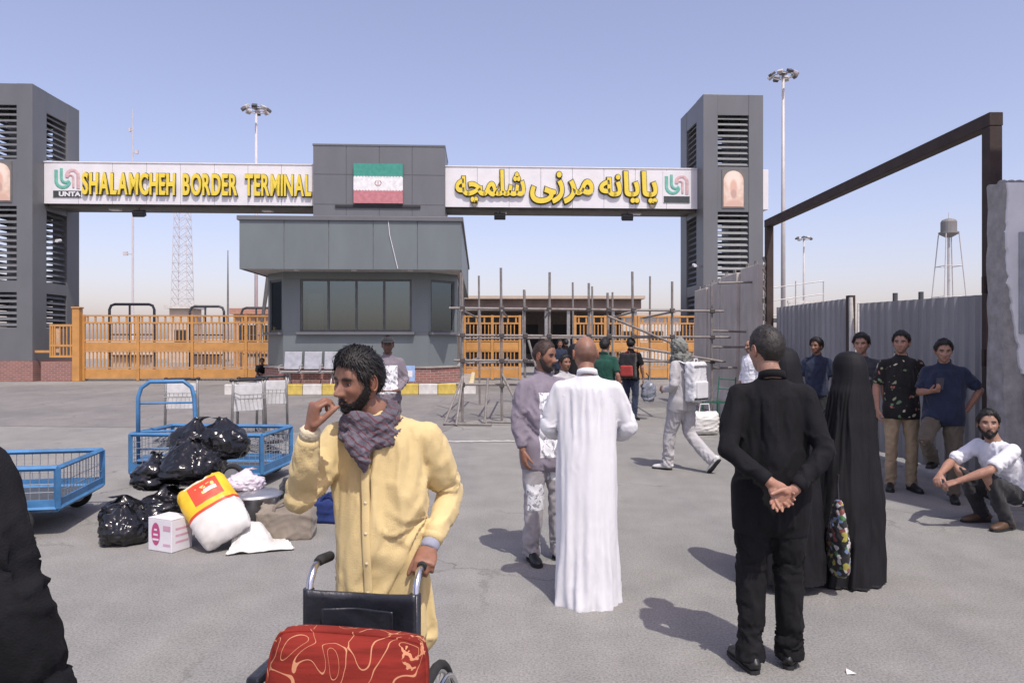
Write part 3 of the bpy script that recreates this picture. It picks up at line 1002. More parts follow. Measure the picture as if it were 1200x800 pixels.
# ------------------------------------------------------------------ concrete blast walls past the gate frame
M_blast = mat('beige_blast_concrete', (0.50, 0.455, 0.41), .92, 0, .12, 2.2, .5, 35, stretch=(1, 1, .5))
def blast(x, d, w, h, lab, rz):
    t = thing('blast_wall', lab, 'concrete wall', (x, d, 0), rz, 'concrete blast wall segments')
    m = MB()
    m.add([(-.35, -w / 2, 0), (.35, -w / 2, 0), (.30, -w / 2, .35), (.11, -w / 2, .6), (.08, -w / 2, h), (-.08, -w / 2, h), (-.11, -w / 2, .6), (-.30, -w / 2, .35)] +
          [(-.35, w / 2, 0), (.35, w / 2, 0), (.30, w / 2, .35), (.11, w / 2, .6), (.08, w / 2, h), (-.08, w / 2, h), (-.11, w / 2, .6), (-.30, w / 2, .35)],
          [tuple(range(8)), tuple(range(8, 16))[::-1]] + [(i, (i + 1) % 8, 8 + (i + 1) % 8, 8 + i) for i in range(8)])
    m.build('slab', M_blast, t, bevel=.02)
    for s in (-1, 1):
        MB().tube([(0, s * w * .25, h - .03), (0, s * w * .25, h + .09), (0, s * w * .25 + .12, h + .09), (0, s * w * .25 + .12, h - .03)], .014, 6).build('lifting_loop', M_rust, t)
blast(5.22, 15.75, 1.15, 3.30, 'concrete blast wall segment touching the rusty gate frame', 0)
blast(5.12, 16.92, 1.12, 3.22, 'concrete blast wall segment standing second from the gate frame', R(2))
blast(5.10, 18.06, 1.10, 3.12, 'concrete blast wall segment third from the rusty gate frame', R(-1))
blast(5.06, 19.2, 1.10, 3.05, 'concrete blast wall segment fourth from the rusty gate frame', R(1))

# ------------------------------------------------------------------ rusty steel gate frame along the side
FX = 5.28
M_frm = mat('rusty_brown_frame', (0.075, 0.052, 0.044), .75, .3, .25, 5, .3, 40, col2=(0.045, 0.032, 0.028))
t = thing('steel_portal', 'tall rusty brown steel portal frame of the side entrance', 'portal', (FX, 7.98, 0))
MB().box(-.07, .07, -.07, .07, 0, 4.02).build('post', M_frm, t, bevel=.008)
MB().box(-.11, .075, -.10, -.072, 0, 2.06).build('post_sleeve', mat('red_brown_sleeve', (.12, .05, .035), .7, .2, .2, 5), t, bevel=.006)
MB().box(-.07, .07, 6.85, 6.99, 0, 4.02).build('post', M_frm, t, bevel=.008)
MB().box(-.075, .075, -.075, 6.995, 4.021, 4.17).build('lintel', M_frm, t, bevel=.008)
for z in (.6, 1.4, 2.2):
    MB().tube([(-.10, -.03, z), (-.10, -.03, z + .18)], .03, 8).build('hinge', M_frm, t)
mb = MB()
for k in range(16):
    z = 1.5 + k * .12
    mb.tube([(-.085 + .02 * math.sin(k * 2.1), 6.92, z), (-.10 + .03 * math.sin(k * 3.7), 6.90, z + .1)], .028, 6)
mb.build('rust_cable_wrap', M_rust, t)

# ------------------------------------------------------------------ corrugated sheet fence
M_sheet = mat('grey_corrugated_sheet', (0.29, 0.288, 0.296), .5, .30, .10, 1.6, .05, 20, stretch=(1, 1, .25))
def corr(y0, y1, h0, h1, parent):
    """one trapezoidal sheet along +y with real ribs"""
    pitch = .20
    prof = []
    y = y0
    while y < y1 - 1e-6:
        for dy, dx in ((0, 0), (.10, 0), (.125, -.032), (.175, -.032)):
            if y + dy < y1:
                prof.append((y + dy, dx))
        y += pitch
    prof.append((y1, 0))
    n = len(prof)
    hh = lambda yy: h0 + (h1 - h0) * (yy - y0) / (y1 - y0)
    v = [(dx, yy, .06) for yy, dx in prof] + [(dx, yy, hh(yy)) for yy, dx in prof]
    v += [(dx + .004, yy, .06) for yy, dx in prof] + [(dx + .004, yy, hh(yy)) for yy, dx in prof]
    f = [(i, i + 1, n + i + 1, n + i) for i in range(n - 1)] + [(2 * n + i, 3 * n + i, 3 * n + i + 1, 2 * n + i + 1) for i in range(n - 1)]
    f += [(n + i, n + i + 1, 3 * n + i + 1, 3 * n + i) for i in range(n - 1)]
    m = MB(); m.add(v, f)
    return m.build('sheet', M_sheet, parent)
def fence(ya, yb, h0, h1, label, x=FX + .12):
    t = thing('sheet_fence', label, 'fence', (x, ya, 0), 0, 'corrugated sheet fence panels')
    L_ = yb - ya
    n = max(1, int(round(L_ / 1.0)))
    for i in range(n):
        a, b_ = L_ * i / n, L_ * (i + 1) / n
        corr(a + .002, b_ - .002, h0 + (h1 - h0) * i / n, h0 + (h1 - h0) * (i + 1) / n, t)
    for z in (.3, 1.2, 2.05):
        MB().box(.03, .07, 0, L_, z, z + .05).build('rail', M_frm, t)
    return t
fence(8.08, 11.28, 2.20, 2.26, 'grey corrugated sheet fence with three men standing against it')
fence(11.62, 14.8, 2.36, 2.36, 'grey corrugated sheet fence behind the black-clad man, beyond the white post')
t = thing('fence_post', 'rusty square post with white cloth strips between the fence panels', 'post', (FX + .1, 11.45, 0))
MB().box(-.05, .05, .02, .13, 0, 2.40).build('shaft', M_frm, t)
MB().tube([(-.06, -.10, .2), (-.07, -.10, 1.0), (-.06, -.10, 1.55), (-.08, -.10, 2.36)], [.035, .05, .045, .03], 8).build('white_strip', M_kw, t)
# pebbly rubble strip along the fence foot
# ------------------------------------------------------------------ right masonry wall end and added shade block
M_rough = mat('rough_cement_render', (0.34, 0.325, 0.31), .95, 0, .14, 7, .7, 45)
M_mattwhite = mat('matt_white', (0.78, 0.78, 0.78), .85, 0, .06, 3, .25, 25)
t = thing('wall_end', 'thick rough cement wall end with jagged white face', 'wall', (4.885, 7.2, 0))
mb = MB()
nz_, ny_ = 40, 8
H = 3.26
def rough_box(x0, x1, y0, y1, z0, z1, nseg, amp, seed):
    bm = bmesh.new()
    bmesh.ops.create_cube(bm, size=1)
    for v_ in bm.verts:
        v_.co = Vector((x0 + (v_.co.x + .5) * (x1 - x0), y0 + (v_.co.y + .5) * (y1 - y0), z0 + (v_.co.z + .5) * (z1 - z0)))
    bmesh.ops.subdivide_edges(bm, edges=bm.edges[:], cuts=nseg, use_grid_fill=True)
    me = bpy.data.meshes.new('rough')
    bm.to_mesh(me); bm.free()
    a = mesh_np(me)
    p_ = a * 14
    for k in range(3):
        a[:, k] += (vnoise(p_ * np.array([1, 1, 1]), seed + k) - .5) * amp
    mesh_set(me, a)
    return me
obj('cement_core', rough_box(0, 1.6, 0, .26, 0, H, 26, .03, 3), M_rough, t)
# white sheet on the camera-facing side, cut to a jagged lower left edge
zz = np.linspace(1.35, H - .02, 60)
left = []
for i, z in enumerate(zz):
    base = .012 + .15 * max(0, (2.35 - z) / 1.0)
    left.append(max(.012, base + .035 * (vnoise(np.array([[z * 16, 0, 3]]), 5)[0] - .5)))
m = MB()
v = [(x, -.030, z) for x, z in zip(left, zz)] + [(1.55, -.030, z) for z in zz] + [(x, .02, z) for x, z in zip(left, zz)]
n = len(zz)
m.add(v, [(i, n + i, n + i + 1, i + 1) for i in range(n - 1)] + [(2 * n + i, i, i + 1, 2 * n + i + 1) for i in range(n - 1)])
m.build('white_face', M_mattwhite, t)
MB().box(.20, 1.5, -.06, -.025, .02, 1.33).build('blue_grey_panel', mat('blue_grey_panel', (.42, .45, .49), .6), t, bevel=.01)  # flat blue-grey panel on the lower part of the face
MB().box(.12, .5, -.055, -.028, 1.75, 2.75).build('notice_sheet', mat('notice_grey', (.34, .36, .38), .5), t, bevel=.006)
for k in range(5):
    MB().ball((.05 + k * .08, .1, H + .01), (.04, .05, .025), 8, 5).build('rubble_stone', M_rough, t)
# added white block out of view, shaped to shade the men at the fence
t = thing('shade_block', 'white block with windows added out of view to shade the fence', 'building', (5.35, 4.45, 0))
MB().box(0, 3.2, 0, 1.8, 0, 6.6).build('wall', M_mattwhite, t, bevel=.02)
MB().box(-.08, 3.28, -.08, 1.88, 6.6, 6.75).build('roof_coping', M_conc, t, bevel=.02)
for z in (1.1, 3.9):
    w_ = MB().box(-.03, -.002, .35, 1.45, z, z + 1.2).build('window', M_frame, t)
    MB().box(-.036, -.031, .43, .87, z + .08, z + 1.12).build('pane', M_glass, w_)
    MB().box(-.036, -.031, .93, 1.37, z + .08, z + 1.12).build('pane', M_glass, w_)

# ------------------------------------------------------------------ masts, poles, far things
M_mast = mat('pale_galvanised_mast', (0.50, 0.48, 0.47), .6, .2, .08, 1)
M_far = mat('haze_pale_steel', (0.56, 0.52, 0.53), .8, .0, .06, 1)  # pale steel with distance haze put into its colour
def high_mast(x, d, z, r, label, nl=8, m=M_mast, sc=1.0):
    t = thing('high_mast_light', label, 'lamp mast', (x, d, 0), 0, 'high mast lights')
    MB().tube([(0, 0, 0), (0, 0, z * .5), (0, 0, z)], [r, r * .8, r * .55], 10).build('mast', m, t, smooth=True)
    ring = MB()
    RR = .75 * sc
    k = 16
    for i in range(k):
        a, b_ = 2 * PI * i / k, 2 * PI * (i + 1) / k
        ring.tube([(RR * math.cos(a), RR * math.sin(a), z - .25 * sc), (RR * math.cos(b_), RR * math.sin(b_), z - .25 * sc)], .04 * sc, 6)
    for i in range(4):
        a = PI / 2 * i
        ring.tube([(0, 0, z - .35 * sc), (RR * math.cos(a), RR * math.sin(a), z - .25 * sc)], .03 * sc, 6)
    ring.build('lamp_ring', m, t)
    for i in range(nl):
        a = 2 * PI * i / nl + .2
        mx = Matrix.Translation((RR * 1.15 * math.cos(a), RR * 1.15 * math.sin(a), z - .12 * sc)) @ Matrix.Rotation(a, 4, 'Z') @ Matrix.Rotation(R(35), 4, 'Y')
        MB().box(-.12 * sc, .30 * sc, -.2 * sc, .2 * sc, -.09 * sc, .12 * sc, mx).build('floodlight', M_mast if i % 2 else M_frame, t, bevel=.02)
    MB().lathe([(.32 * sc, 0), (.30 * sc, .12 * sc), (.05 * sc, .25 * sc)], (0, 0, z - .1 * sc), 12).build('cap', M_frame, t)
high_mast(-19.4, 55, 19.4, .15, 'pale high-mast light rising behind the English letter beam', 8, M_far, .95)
high_mast(15.7, 42, 17.2, .15, 'tall high-mast light standing behind the rusty gate frame', 8, M_mast, .75)
high_mast(33.4, 83, 13.6, .16, 'short distant twin-arm mast seen through the rusty gate frame', 4, M_mast, .9)
# whip antenna mast
def slim(name, label, cat, x, d, z, r, m, arms=()):
    t = thing(name, label, cat, (x, d, 0))
    MB().tube([(0, 0, 0), (0, 0, z * .6), (0, 0, z)], [r, r * .8, r * .35], 8).build('mast', m, t)
    for (za, w, dirx) in arms:
        MB().box(0, dirx * w, -.05, .05, za, za + .12).build('arm', m, t)
        MB().box(dirx * w * .7, dirx * w * 1.3, -.12, .12, za - .1, za + .35).build('antenna', m, t)
    return t
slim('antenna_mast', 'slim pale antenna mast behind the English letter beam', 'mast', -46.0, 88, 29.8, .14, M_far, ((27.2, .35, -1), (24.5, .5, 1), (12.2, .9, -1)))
slim('flag_pole', 'thin dark bare pole behind the orange sliding gate', 'pole', -23.5, 60, 9.2, .10, mat('dark_pole', (.16, .15, .15), .6))
t = thing('leaning_pole', 'dark leaning pole beside the booth canopy', 'pole', (-13.4, 38.5, 0))
MB().tube([(0, 0, 0), (.1, 0, 2.5), (.55, 0, 5.6)], [.06, .08, .15], 8).build('mast', mat('dark_pole', (.16, .15, .15)), t)
# lattice radio tower
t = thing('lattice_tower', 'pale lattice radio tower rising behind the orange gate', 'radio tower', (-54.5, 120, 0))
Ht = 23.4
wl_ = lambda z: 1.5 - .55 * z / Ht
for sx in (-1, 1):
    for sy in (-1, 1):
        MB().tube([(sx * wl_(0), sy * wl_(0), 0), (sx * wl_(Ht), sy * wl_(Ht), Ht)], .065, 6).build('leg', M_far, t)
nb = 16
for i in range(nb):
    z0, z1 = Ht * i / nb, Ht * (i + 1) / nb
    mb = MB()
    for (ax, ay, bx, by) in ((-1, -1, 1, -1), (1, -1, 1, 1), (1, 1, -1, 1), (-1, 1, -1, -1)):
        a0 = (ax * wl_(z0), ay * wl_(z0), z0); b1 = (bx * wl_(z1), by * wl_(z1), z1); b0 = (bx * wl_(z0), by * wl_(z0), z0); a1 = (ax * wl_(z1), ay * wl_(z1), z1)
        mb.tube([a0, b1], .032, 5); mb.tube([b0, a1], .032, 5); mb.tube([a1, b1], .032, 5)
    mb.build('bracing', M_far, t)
# water tower
t = thing('water_tower', 'grey elevated water tank on a braced steel trestle', 'water tower', (57.2, 95, 0))
M_tank = mat('grey_tank', (0.24, 0.235, 0.23), .7, .2, .15, .8, stretch=(1, 1, .3))
MB().lathe([(.4, 15.3), (1.1, 15.7), (1.2, 15.75), (1.2, 15.95), (.95, 16.0), (.95, 17.3), (.8, 17.55), (.3, 17.75)], (0, 0, 0), 20).build('tank', M_tank, t, smooth=False)
MB().tube([(0, 0, 17.7), (0, 0, 18.5)], .05, 6).build('finial', M_far, t)
MB().tube([(0, 0, 0), (0, 0, 15.4)], .17, 8).build('riser_pipe', M_mast, t)
for sx in (-1, 1):
    for sy in (-1, 1):
        MB().tube([(sx * 1.9, sy * 1.9, 0), (sx * .85, sy * .85, 15.7)], .075, 6).build('leg', M_mast, t)
for z in (3.5, 7.5, 11.5):
    w = 1.9 - 1.05 * z / 15.7
    mb = MB()
    for (ax, ay, bx, by) in ((-1, -1, 1, -1), (1, -1, 1, 1), (1, 1, -1, 1), (-1, 1, -1, -1)):
        mb.tube([(ax * w, ay * w, z), (bx * w, by * w, z)], .05, 6)
    mb.build('strut_ring', M_mast, t)
# railing, white gantry and stub poles past the fence
t = thing('bridge_railing', 'thin grey multi-rail railing beyond the sheet fence', 'railing', (13.2, 34, 0))
for z in (3.2, 3.9, 4.5):
    MB().tube([(-1.2, 0, z - .35), (1.4, 0, z)], .025, 6).build('rail', M_mast, t)
for x in (-1.2, .1, 1.4):
    MB().tube([(x, 0, 0), (x, 0, 4.5)], .03, 6).build('post', M_mast, t)
MB().box(-1.2, 1.4, -.05, .05, 2.55, 2.75).build('deck_edge', M_frame, t)
t = thing('white_gantry', 'low white pipe gantry beyond the sheet fence', 'gantry', (21.5, 50, 0))
MB().box(-2.5, 2.5, -.08, .08, 4.3, 4.5).build('beam', M_kw, t)
for x in (-2.4, 2.4):
    MB().box(x - .06, x + .06, -.06, .06, 0, 4.3).build('post', M_kw, t)
MB().box(-2.4, 2.4, .4, .6, 3.2, 3.9).build('banner', M_kw, t)
for dx, lab in ((9.35, 'short dark pipe stub poking above the fence, by the white post'), (9.98, 'short dark pipe stub poking above the fence, by the water tower')):
    o = MB().tube([(0, 0, 0), (0, 0, 2.85 if dx < 9.5 else 2.88)], .06, 8).build('pipe_stub', M_frame, loc=(dx, 17.7, 0))
    tag(o, lab, 'pipe', 'pipe stubs above the fence')

# ------------------------------------------------------------------ buildings behind the gates
M_cream = mat('cream_render', (0.55, 0.45, 0.36), .9, 0, .08, 1)
M_hallroof = mat('brown_hall_roof', (0.24, 0.18, 0.15), .8, 0, .15, 1)
t = thing('terminal_hall', 'long brown-roofed hall with dark open bays behind the scaffold', 'building', (2.0, 46, 0))
MB().box(-6.0, 6.2, 0, 9, 3.75, 4.35).build('roof', M_hallroof, t, bevel=.03)
MB().box(-6.2, 6.4, -.3, 9.2, 4.36, 4.55).build('roof_edge', M_cream, t)
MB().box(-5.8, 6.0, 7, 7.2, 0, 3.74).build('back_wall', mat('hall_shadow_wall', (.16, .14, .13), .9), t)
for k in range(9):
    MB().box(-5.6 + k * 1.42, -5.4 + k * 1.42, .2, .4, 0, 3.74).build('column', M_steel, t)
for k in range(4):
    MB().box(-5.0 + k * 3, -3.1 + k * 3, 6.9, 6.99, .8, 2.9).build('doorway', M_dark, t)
t = thing('service_building', 'low white service building behind the gate leaf by the tower', 'building', (12.0, 58, 0))
MB().box(-4, 5, 0, 5, 0, 3.7).build('wall', M_kw, t)
MB().box(-4.3, 5.3, -.3, 5.3, 3.7, 3.95).build('roof', M_cream, t)
for k in range(4):
    w_ = MB().box(-3.2 + k * 2.1, -2.0 + k * 2.1, -.03, -.002, 1.2, 2.5).build('window', M_frame, t)
    MB().box(-3.1 + k * 2.1, -2.1 + k * 2.1, -.04, -.031, 1.3, 2.4).build('pane', M_dark, w_)
t = thing('checkpoint_kiosk', 'small cream kiosk behind the orange sliding gate', 'kiosk', (-26.5, 58, 0))
MB().box(-.9, .9, 0, 1.8, 0, 4.3).build('wall', M_cream, t)
MB().box(-1.2, 1.2, -.3, 2.1, 4.3, 4.6).build('roof', M_kw, t)
w_ = MB().box(-.5, .5, -.03, -.002, 1.4, 2.6).build('window', M_frame, t); MB().box(-.42, .42, -.04, -.031, 1.5, 2.5).build('pane', M_dark, w_)
t = thing('customs_building', 'low orange-tan building with white window frames near the booth', 'building', (-16.0, 50, 0))
MB().box(-3.2, 2.2, 0, 6, 0, 3.55).build('wall', mat('tan_brick', (.46, .27, .17), .9), t)
MB().box(-3.4, 2.4, -.25, 6.2, 3.55, 3.95).build('roof', mat('red_tan_fascia', (.48, .25, .18), .8), t)
for k in range(3):
    w_ = MB().box(-2.9 + k * 1.65, -1.5 + k * 1.65, -.05, -.002, 1.1, 2.95).build('window', M_kw, t)
    for q in range(2):
        MB().box(-2.8 + k * 1.65 + q * .62, -2.28 + k * 1.65 + q * .62, -.06, -.051, 1.25, 2.8).build('pane', M_dark, w_)
t = thing('customs_building', 'small tan building with red parapet behind the middle of the orange gate', 'building', (-21.3, 60, 0))
MB().box(-1.3, 1.5, 0, 4, 0, 3.2).build('wall', M_cream, t); MB().box(-1.4, 1.6, -.1, 4.1, 3.2, 3.8).build('roof', mat('red_tan_fascia', (.48, .25, .18)), t)
# dark pipe barrier hoops behind the left gate
M_hoop = mat('dark_hoop_pipe', (.10, .105, .115), .5, .4)
for i, (u, w, v, lab) in enumerate(((0.9, 2.1, 4.5, 'dark pipe hoop barrier behind the gate, beside the tower'), (3.9, 1.7, 6.5, 'dark pipe hoop barrier behind the gate, second from tower'), (6.0, 1.7, 8.0, 'dark pipe hoop barrier behind the gate, third from tower'), (8.4, 1.7, 9.5, 'dark pipe hoop barrier behind the gate by the booth'))):
    t = thing('pipe_hoop', lab, 'barrier', fac(u, v), FA, 'pipe hoops behind the gate')
    H_ = 3.45
    MB().tube([(0, 0, 0), (0, 0, H_ - .25), (.08, 0, H_ - .06), (.25, 0, H_), (w - .25, 0, H_), (w - .08, 0, H_ - .06), (w, 0, H_ - .25), (w, 0, 0)], .065, 8).build('hoop', M_hoop, t)
    MB().tube([(w * .45, 0, 0), (w * .45, 0, H_)], .05, 8).build('strut', M_hoop, t)
    for z in (1.0, 2.0):
        MB().tube([(0, 0, z), (w, 0, z)], .035, 6).build('rail', M_hoop, t)
    MB().box(.15, w - .15, .05, .09, .5, 1.0).build('panel', M_cream, t)
# low boundary wall far behind
struct(MB().box(-90, -8, 70, 70.3, 0, 1.9).build('far_wall_left', M_cream))
struct(MB().box(6, 120, 75, 75.3, 0, 2.2).build('far_wall_right', M_cream))
# ------------------------------------------------------------------ people: anatomy and clothing builders
def skin_mat(name, rough=.5):
    m = bpy.data.materials.new(name)
    nt, N, L, b = nodes_of(m)
    a = N.new('ShaderNodeVertexColor'); a.layer_name = 'Col'
    tc = N.new('ShaderNodeTexCoord')
    nz = N.new('ShaderNodeTexNoise'); nz.inputs['Scale'].default_value = 45; nz.inputs['Detail'].default_value = 4
    L.new(tc.outputs['Object'], nz.inputs['Vector'])
    rp = ramp2(N, .3, (.84, .82, .82), .7, (1.08, 1.06, 1.06))
    L.new(nz.outputs['Fac'], rp.inputs[0])
    mx = N.new('ShaderNodeMixRGB'); mx.blend_type = 'MULTIPLY'; mx.inputs[0].default_value = 1
    L.new(a.outputs[0], mx.inputs[1]); L.new(rp.outputs[0], mx.inputs[2])
    L.new(mx.outputs[0], b.inputs['Base Color'])
    b.inputs['Roughness'].default_value = rough
    b.inputs['Specular IOR Level'].default_value = .4
    bp = N.new('ShaderNodeBump'); bp.inputs['Strength'].default_value = .12; bp.inputs['Distance'].default_value = .004
    n2 = N.new('ShaderNodeTexNoise'); n2.inputs['Scale'].default_value = 260
    L.new(tc.outputs['Object'], n2.inputs['Vector'])
    L.new(n2.outputs['Fac'], bp.inputs['Height']); L.new(bp.outputs[0], b.inputs['Normal'])
    return m
M_skin = skin_mat('skin')
M_hair = {}
def hair_mat(col):
    k = 'hair_%d_%d_%d' % tuple(int(c * 1000) for c in col)
    return mat(k, col, .55, 0, .3, 40, .3, 200, .4)

def face_grid(nt_, np_):
    th = np.linspace(0, 2 * PI, nt_, endpoint=False)
    th = th - .42 * np.sin(th)
    ph = np.linspace(.04, PI - .04, np_)
    T, Pp = np.meshgrid(th, ph)
    return T, Pp

def head_points(T, Pp, big_nose=1.0, jaw=1.0):
    """head surface around its centre, facing -Y, about 0.235 high"""
    x = np.sin(Pp) * np.sin(T) * .0765
    y = -np.sin(Pp) * np.cos(T) * .098
    z = np.cos(Pp) * .119
    t = np.clip(-z / .119, 0, 1)
    x = x * (1 - .26 * t ** 1.6 * jaw)
    # squarer cranium in plan
    y = np.where(y > 0, y * (1 - .50 * t ** 1.2), y)
    y = y - .030 * t ** 2
    y = np.where(y < -.078, -.078 + (y + .078) * .45, y)
    fr = sstep(-y, .02, .07)
    g = lambda c, s, v: np.exp(-((v - c) / s) ** 2)
    d = np.zeros_like(x)
    up = sstep(.020 - z, 0, .050)
    lo = 1 / (1 + np.exp(-(z + .041) / .0022))
    sg = .0075 + .006 * np.clip((.012 - z) / .05, 0, 1)
    d += .027 * big_nose * up * lo * np.exp(-(x / sg) ** 2)
    for s in (-1, 1):
        d += .009 * g(s * .0135, .007, x) * g(-.034, .008, z)
        d -= .0125 * g(s * .031, .0165, x) * g(.004, .0105, z)
        d += .005 * g(s * .032, .020, x) * g(.024, .0065, z)
        d += .006 * g(s * .046, .017, x) * g(-.020, .016, z)
        d -= .005 * g(s * .045, .014, x) * g(-.058, .018, z)
    d += .0055 * np.exp(-(x / .021) ** 2) * (g(-.0585, .0042, z) + 1.15 * g(-.0705, .0050, z))
    d -= .005 * np.exp(-(x / .024) ** 2) * g(-.0645, .0022, z)
    d += .010 * np.exp(-(x / .020) ** 2) * g(-.099, .013, z)
    d -= .003 * np.exp(-(x / .02) ** 2) * g(-.083, .006, z)
    y = y - d * fr
    return x, y, z

def hair_line(T):
    a = np.abs(((T + PI) % (2 * PI)) - PI)
    return np.interp(a, [0, .55, .85, 1.05, 1.25, 1.45, 1.62, 1.85, 2.3, PI], [.074, .074, .058, .02, -.012, -.004, .022, -.020, -.058, -.068])

def beard_mask(x, y, z, T):
    a = np.abs(((T + PI) % (2 * PI)) - PI)
    m = sstep(-z, .040, .058) * sstep(-a, -1.62, -1.35)
    line = np.interp(a, [0, .25, .55, .9, 1.3], [-.046, -.051, -.068, -.054, -.005])
    m = sstep(line - z, -.002, .012) * sstep(1.62 - a, 0, .15)
    lips = np.exp(-(x / .020) ** 2) * np.exp(-((z + .0645) / .0085) ** 2)
    return m * (1 - .95 * np.clip(lips * 1.3, 0, 1))

def make_head(skin, hair=None, beard=None, hi=False, stubble=0.0, brow=(.02, .015, .012), nose=1.0, fringe=0.0):
    """returns list of (mesh,col) for the skin part in head space + hair meshes"""
    nt_, np_ = (104, 80) if hi else (56, 46)
    T, Pp = face_grid(nt_, np_)
    x, y, z = head_points(T, Pp, nose)
    co = np.stack([x, y, z], -1).reshape(-1, 3)
    F = []
    for i in range(np_ - 1):
        for k in range(nt_):
            k2 = (k + 1) % nt_
            F.append((i * nt_ + k, (i + 1) * nt_ + k, (i + 1) * nt_ + k2, i * nt_ + k2))
    F.append(tuple(range(nt_)))
    F.append(tuple(range((np_ - 1) * nt_, np_ * nt_))[::-1])
    me = bpy.data.meshes.new('head')
    me.from_pydata(co.tolist(), [], F)
    me.update()
    nrm = normals_np(me)
    X, Y, Z, TT = co[:, 0], co[:, 1], co[:, 2], T.reshape(-1)
    col = np.tile(np.array(skin), (len(co), 1))
    front = sstep(-Y, .03, .06)
    def mixc(mask, c):
        nonlocal col
        col = col * (1 - mask[:, None]) + np.array(c) * mask[:, None]
    mixc(.35 * np.exp(-((np.abs(X) - .045) / .02) ** 2 - ((Z + .02) / .02) ** 2) * front, np.array(skin) * np.array([1.2, .88, .82]))
    mixc(np.clip(.8 * np.exp(-(X / .022) ** 4) * np.exp(-((Z + .0645) / .0095) ** 4) * front, 0, 1), np.array(skin) * np.array([.95, .60, .58]))
    bm = beard_mask(X, Y, Z, TT)
    if stubble:
        mixc(stubble * bm, np.array(skin) * .35 + np.array(brow) * .3)
    bw = np.exp(-((np.abs(X) - .033) / .021) ** 4) * np.exp(-((Z - .0255 + (np.abs(X) - .03) ** 2 * 8) / .0066) ** 2) * front
    mixc(np.clip(bw * 1.6, 0, .97), brow)
    es = np.exp(-((np.abs(X) - .031) / .016) ** 2) * np.exp(-((Z - .003) / .010) ** 2) * front
    mixc(np.clip(es * .7, 0, .7) * (1 - np.clip(bw * 1.6, 0, 1)), np.array(skin) * .45)
    if fringe:
        fm = sstep(Z - hair_line(TT), -.005, .03) * (1 - sstep(Z, .02, .095)) * (.7 + .6 * (fbm(co * 60, 5, 2) - .5))
        mixc(np.clip(fringe * fm, 0, 1), (.03, .022, .018))
    out = [(me, col)]
    # ears
    for s in (-1, 1):
        mb = MB()
        mx = Matrix.Rotation(R(14 * s), 4, 'Z') @ Matrix.Rotation(R(-10), 4, 'X')
        mb.ball((s * .077, .006, -.004), (.009, .018, .031), 10, 8, mx)
        pts = []
        for k in range(12):
            a = R(-110 + 290 * k / 11)
            pts.append(Vector((s * .083, .006 + .017 * math.cos(a) * .9, -.002 + .029 * math.sin(a))))
        mb.tube(pts, .0042, 6)
        e = mb.mesh('ear', True)
        out.append((e, np.array(skin) * np.array([1.0, .86, .82])))
        ey = MB(); ey.ball((s * .031, -.0640, .003), .0118, 14, 10)
        e = ey.mesh('eye', True)
        a = mesh_np(e)
        dx = np.sqrt((a[:, 0] - s * .031) ** 2 + (a[:, 2] - .002) ** 2)
        c = np.where((dx < .0062)[:, None], np.array([.02, .013, .01]), np.array([.42, .39, .36]))
        out.append((e, c))
        lid = MB(); lid.ball((s * .031, -.0638, .0035), (.0150, .0132, .0132), 14, 10)
        e = lid.mesh('lid', True)
        bmx = bmesh.new(); bmx.from_mesh(e)
        bmesh.ops.delete(bmx, geom=[v for v in bmx.verts if v.co.z < .0055], context='VERTS')
        bmx.to_mesh(e); bmx.free()
        out.append((e, np.array(skin) * .62))
    hm = []
    def shell(mask, thick, colr, name, seed, tufts, tl, rough=.35):
        off = mask * thick * (1 - rough + 2 * rough * fbm(co * 38, seed, 3)) + .0012 * (mask > .02)
        p = co + nrm * off[:, None]
        keep = mask > .06
        idx = -np.ones(len(co), int)
        faces = [f for f in F if len(f) == 4 and all(keep[i] for i in f)]
        faces += [f for f in F[-2:-1] if all(keep[i] for i in f)]
        used = sorted({i for f in faces for i in f})
        idx[used] = range(len(used))
        mb = MB()
        mb.v = [tuple(p[i]) for i in used]
        mb.f = [tuple(int(idx[i]) for i in f) for f in faces]
        mb.m = [0] * len(mb.f)
        r2 = np.random.default_rng(seed)
        cand = np.where(mask > .3)[0]
        if len(cand) and tufts:
            pick = r2.choice(cand, tufts)
            for i in pick:
                o = p[i] + r2.normal(0, .004, 3) * np.array([1, 1, 1])
                n = nrm[i]
                down = np.array([0, .35 if name == 'hair' else -.15, -1.0])
                if name == 'hair' and co[i, 2] > .09:
                    down = np.array([.5 if co[i, 0] > 0 else -.7, -.75, .1])
                tg = down - n * down.dot(n)
                tg = tg / (np.linalg.norm(tg) + 1e-6)
                dr = tg + n * r2.uniform(-.10, .14) + r2.normal(0, .16, 3)
                dr /= np.linalg.norm(dr)
                sd = np.cross(dr, n); sd /= (np.linalg.norm(sd) + 1e-6)
                ln = tl * r2.uniform(.5, 1.2)
                w = .0022 if hi else .0035
                a0 = o - n * .003
                q = len(mb.v)
                mid = a0 + dr * ln * .55 + n * .002
                tip = a0 + dr * ln - n * ln * .18
                mb.v += [tuple(a0 - sd * w), tuple(a0 + sd * w), tuple(mid + sd * w * .8), tuple(mid - sd * w * .8), tuple(tip)]
                mb.f += [(q, q + 1, q + 2, q + 3), (q + 3, q + 2, q + 4)]
                mb.m += [0, 0]
        h = mb.mesh(name, True)
        hm.append((name, h, hair_mat(colr)))
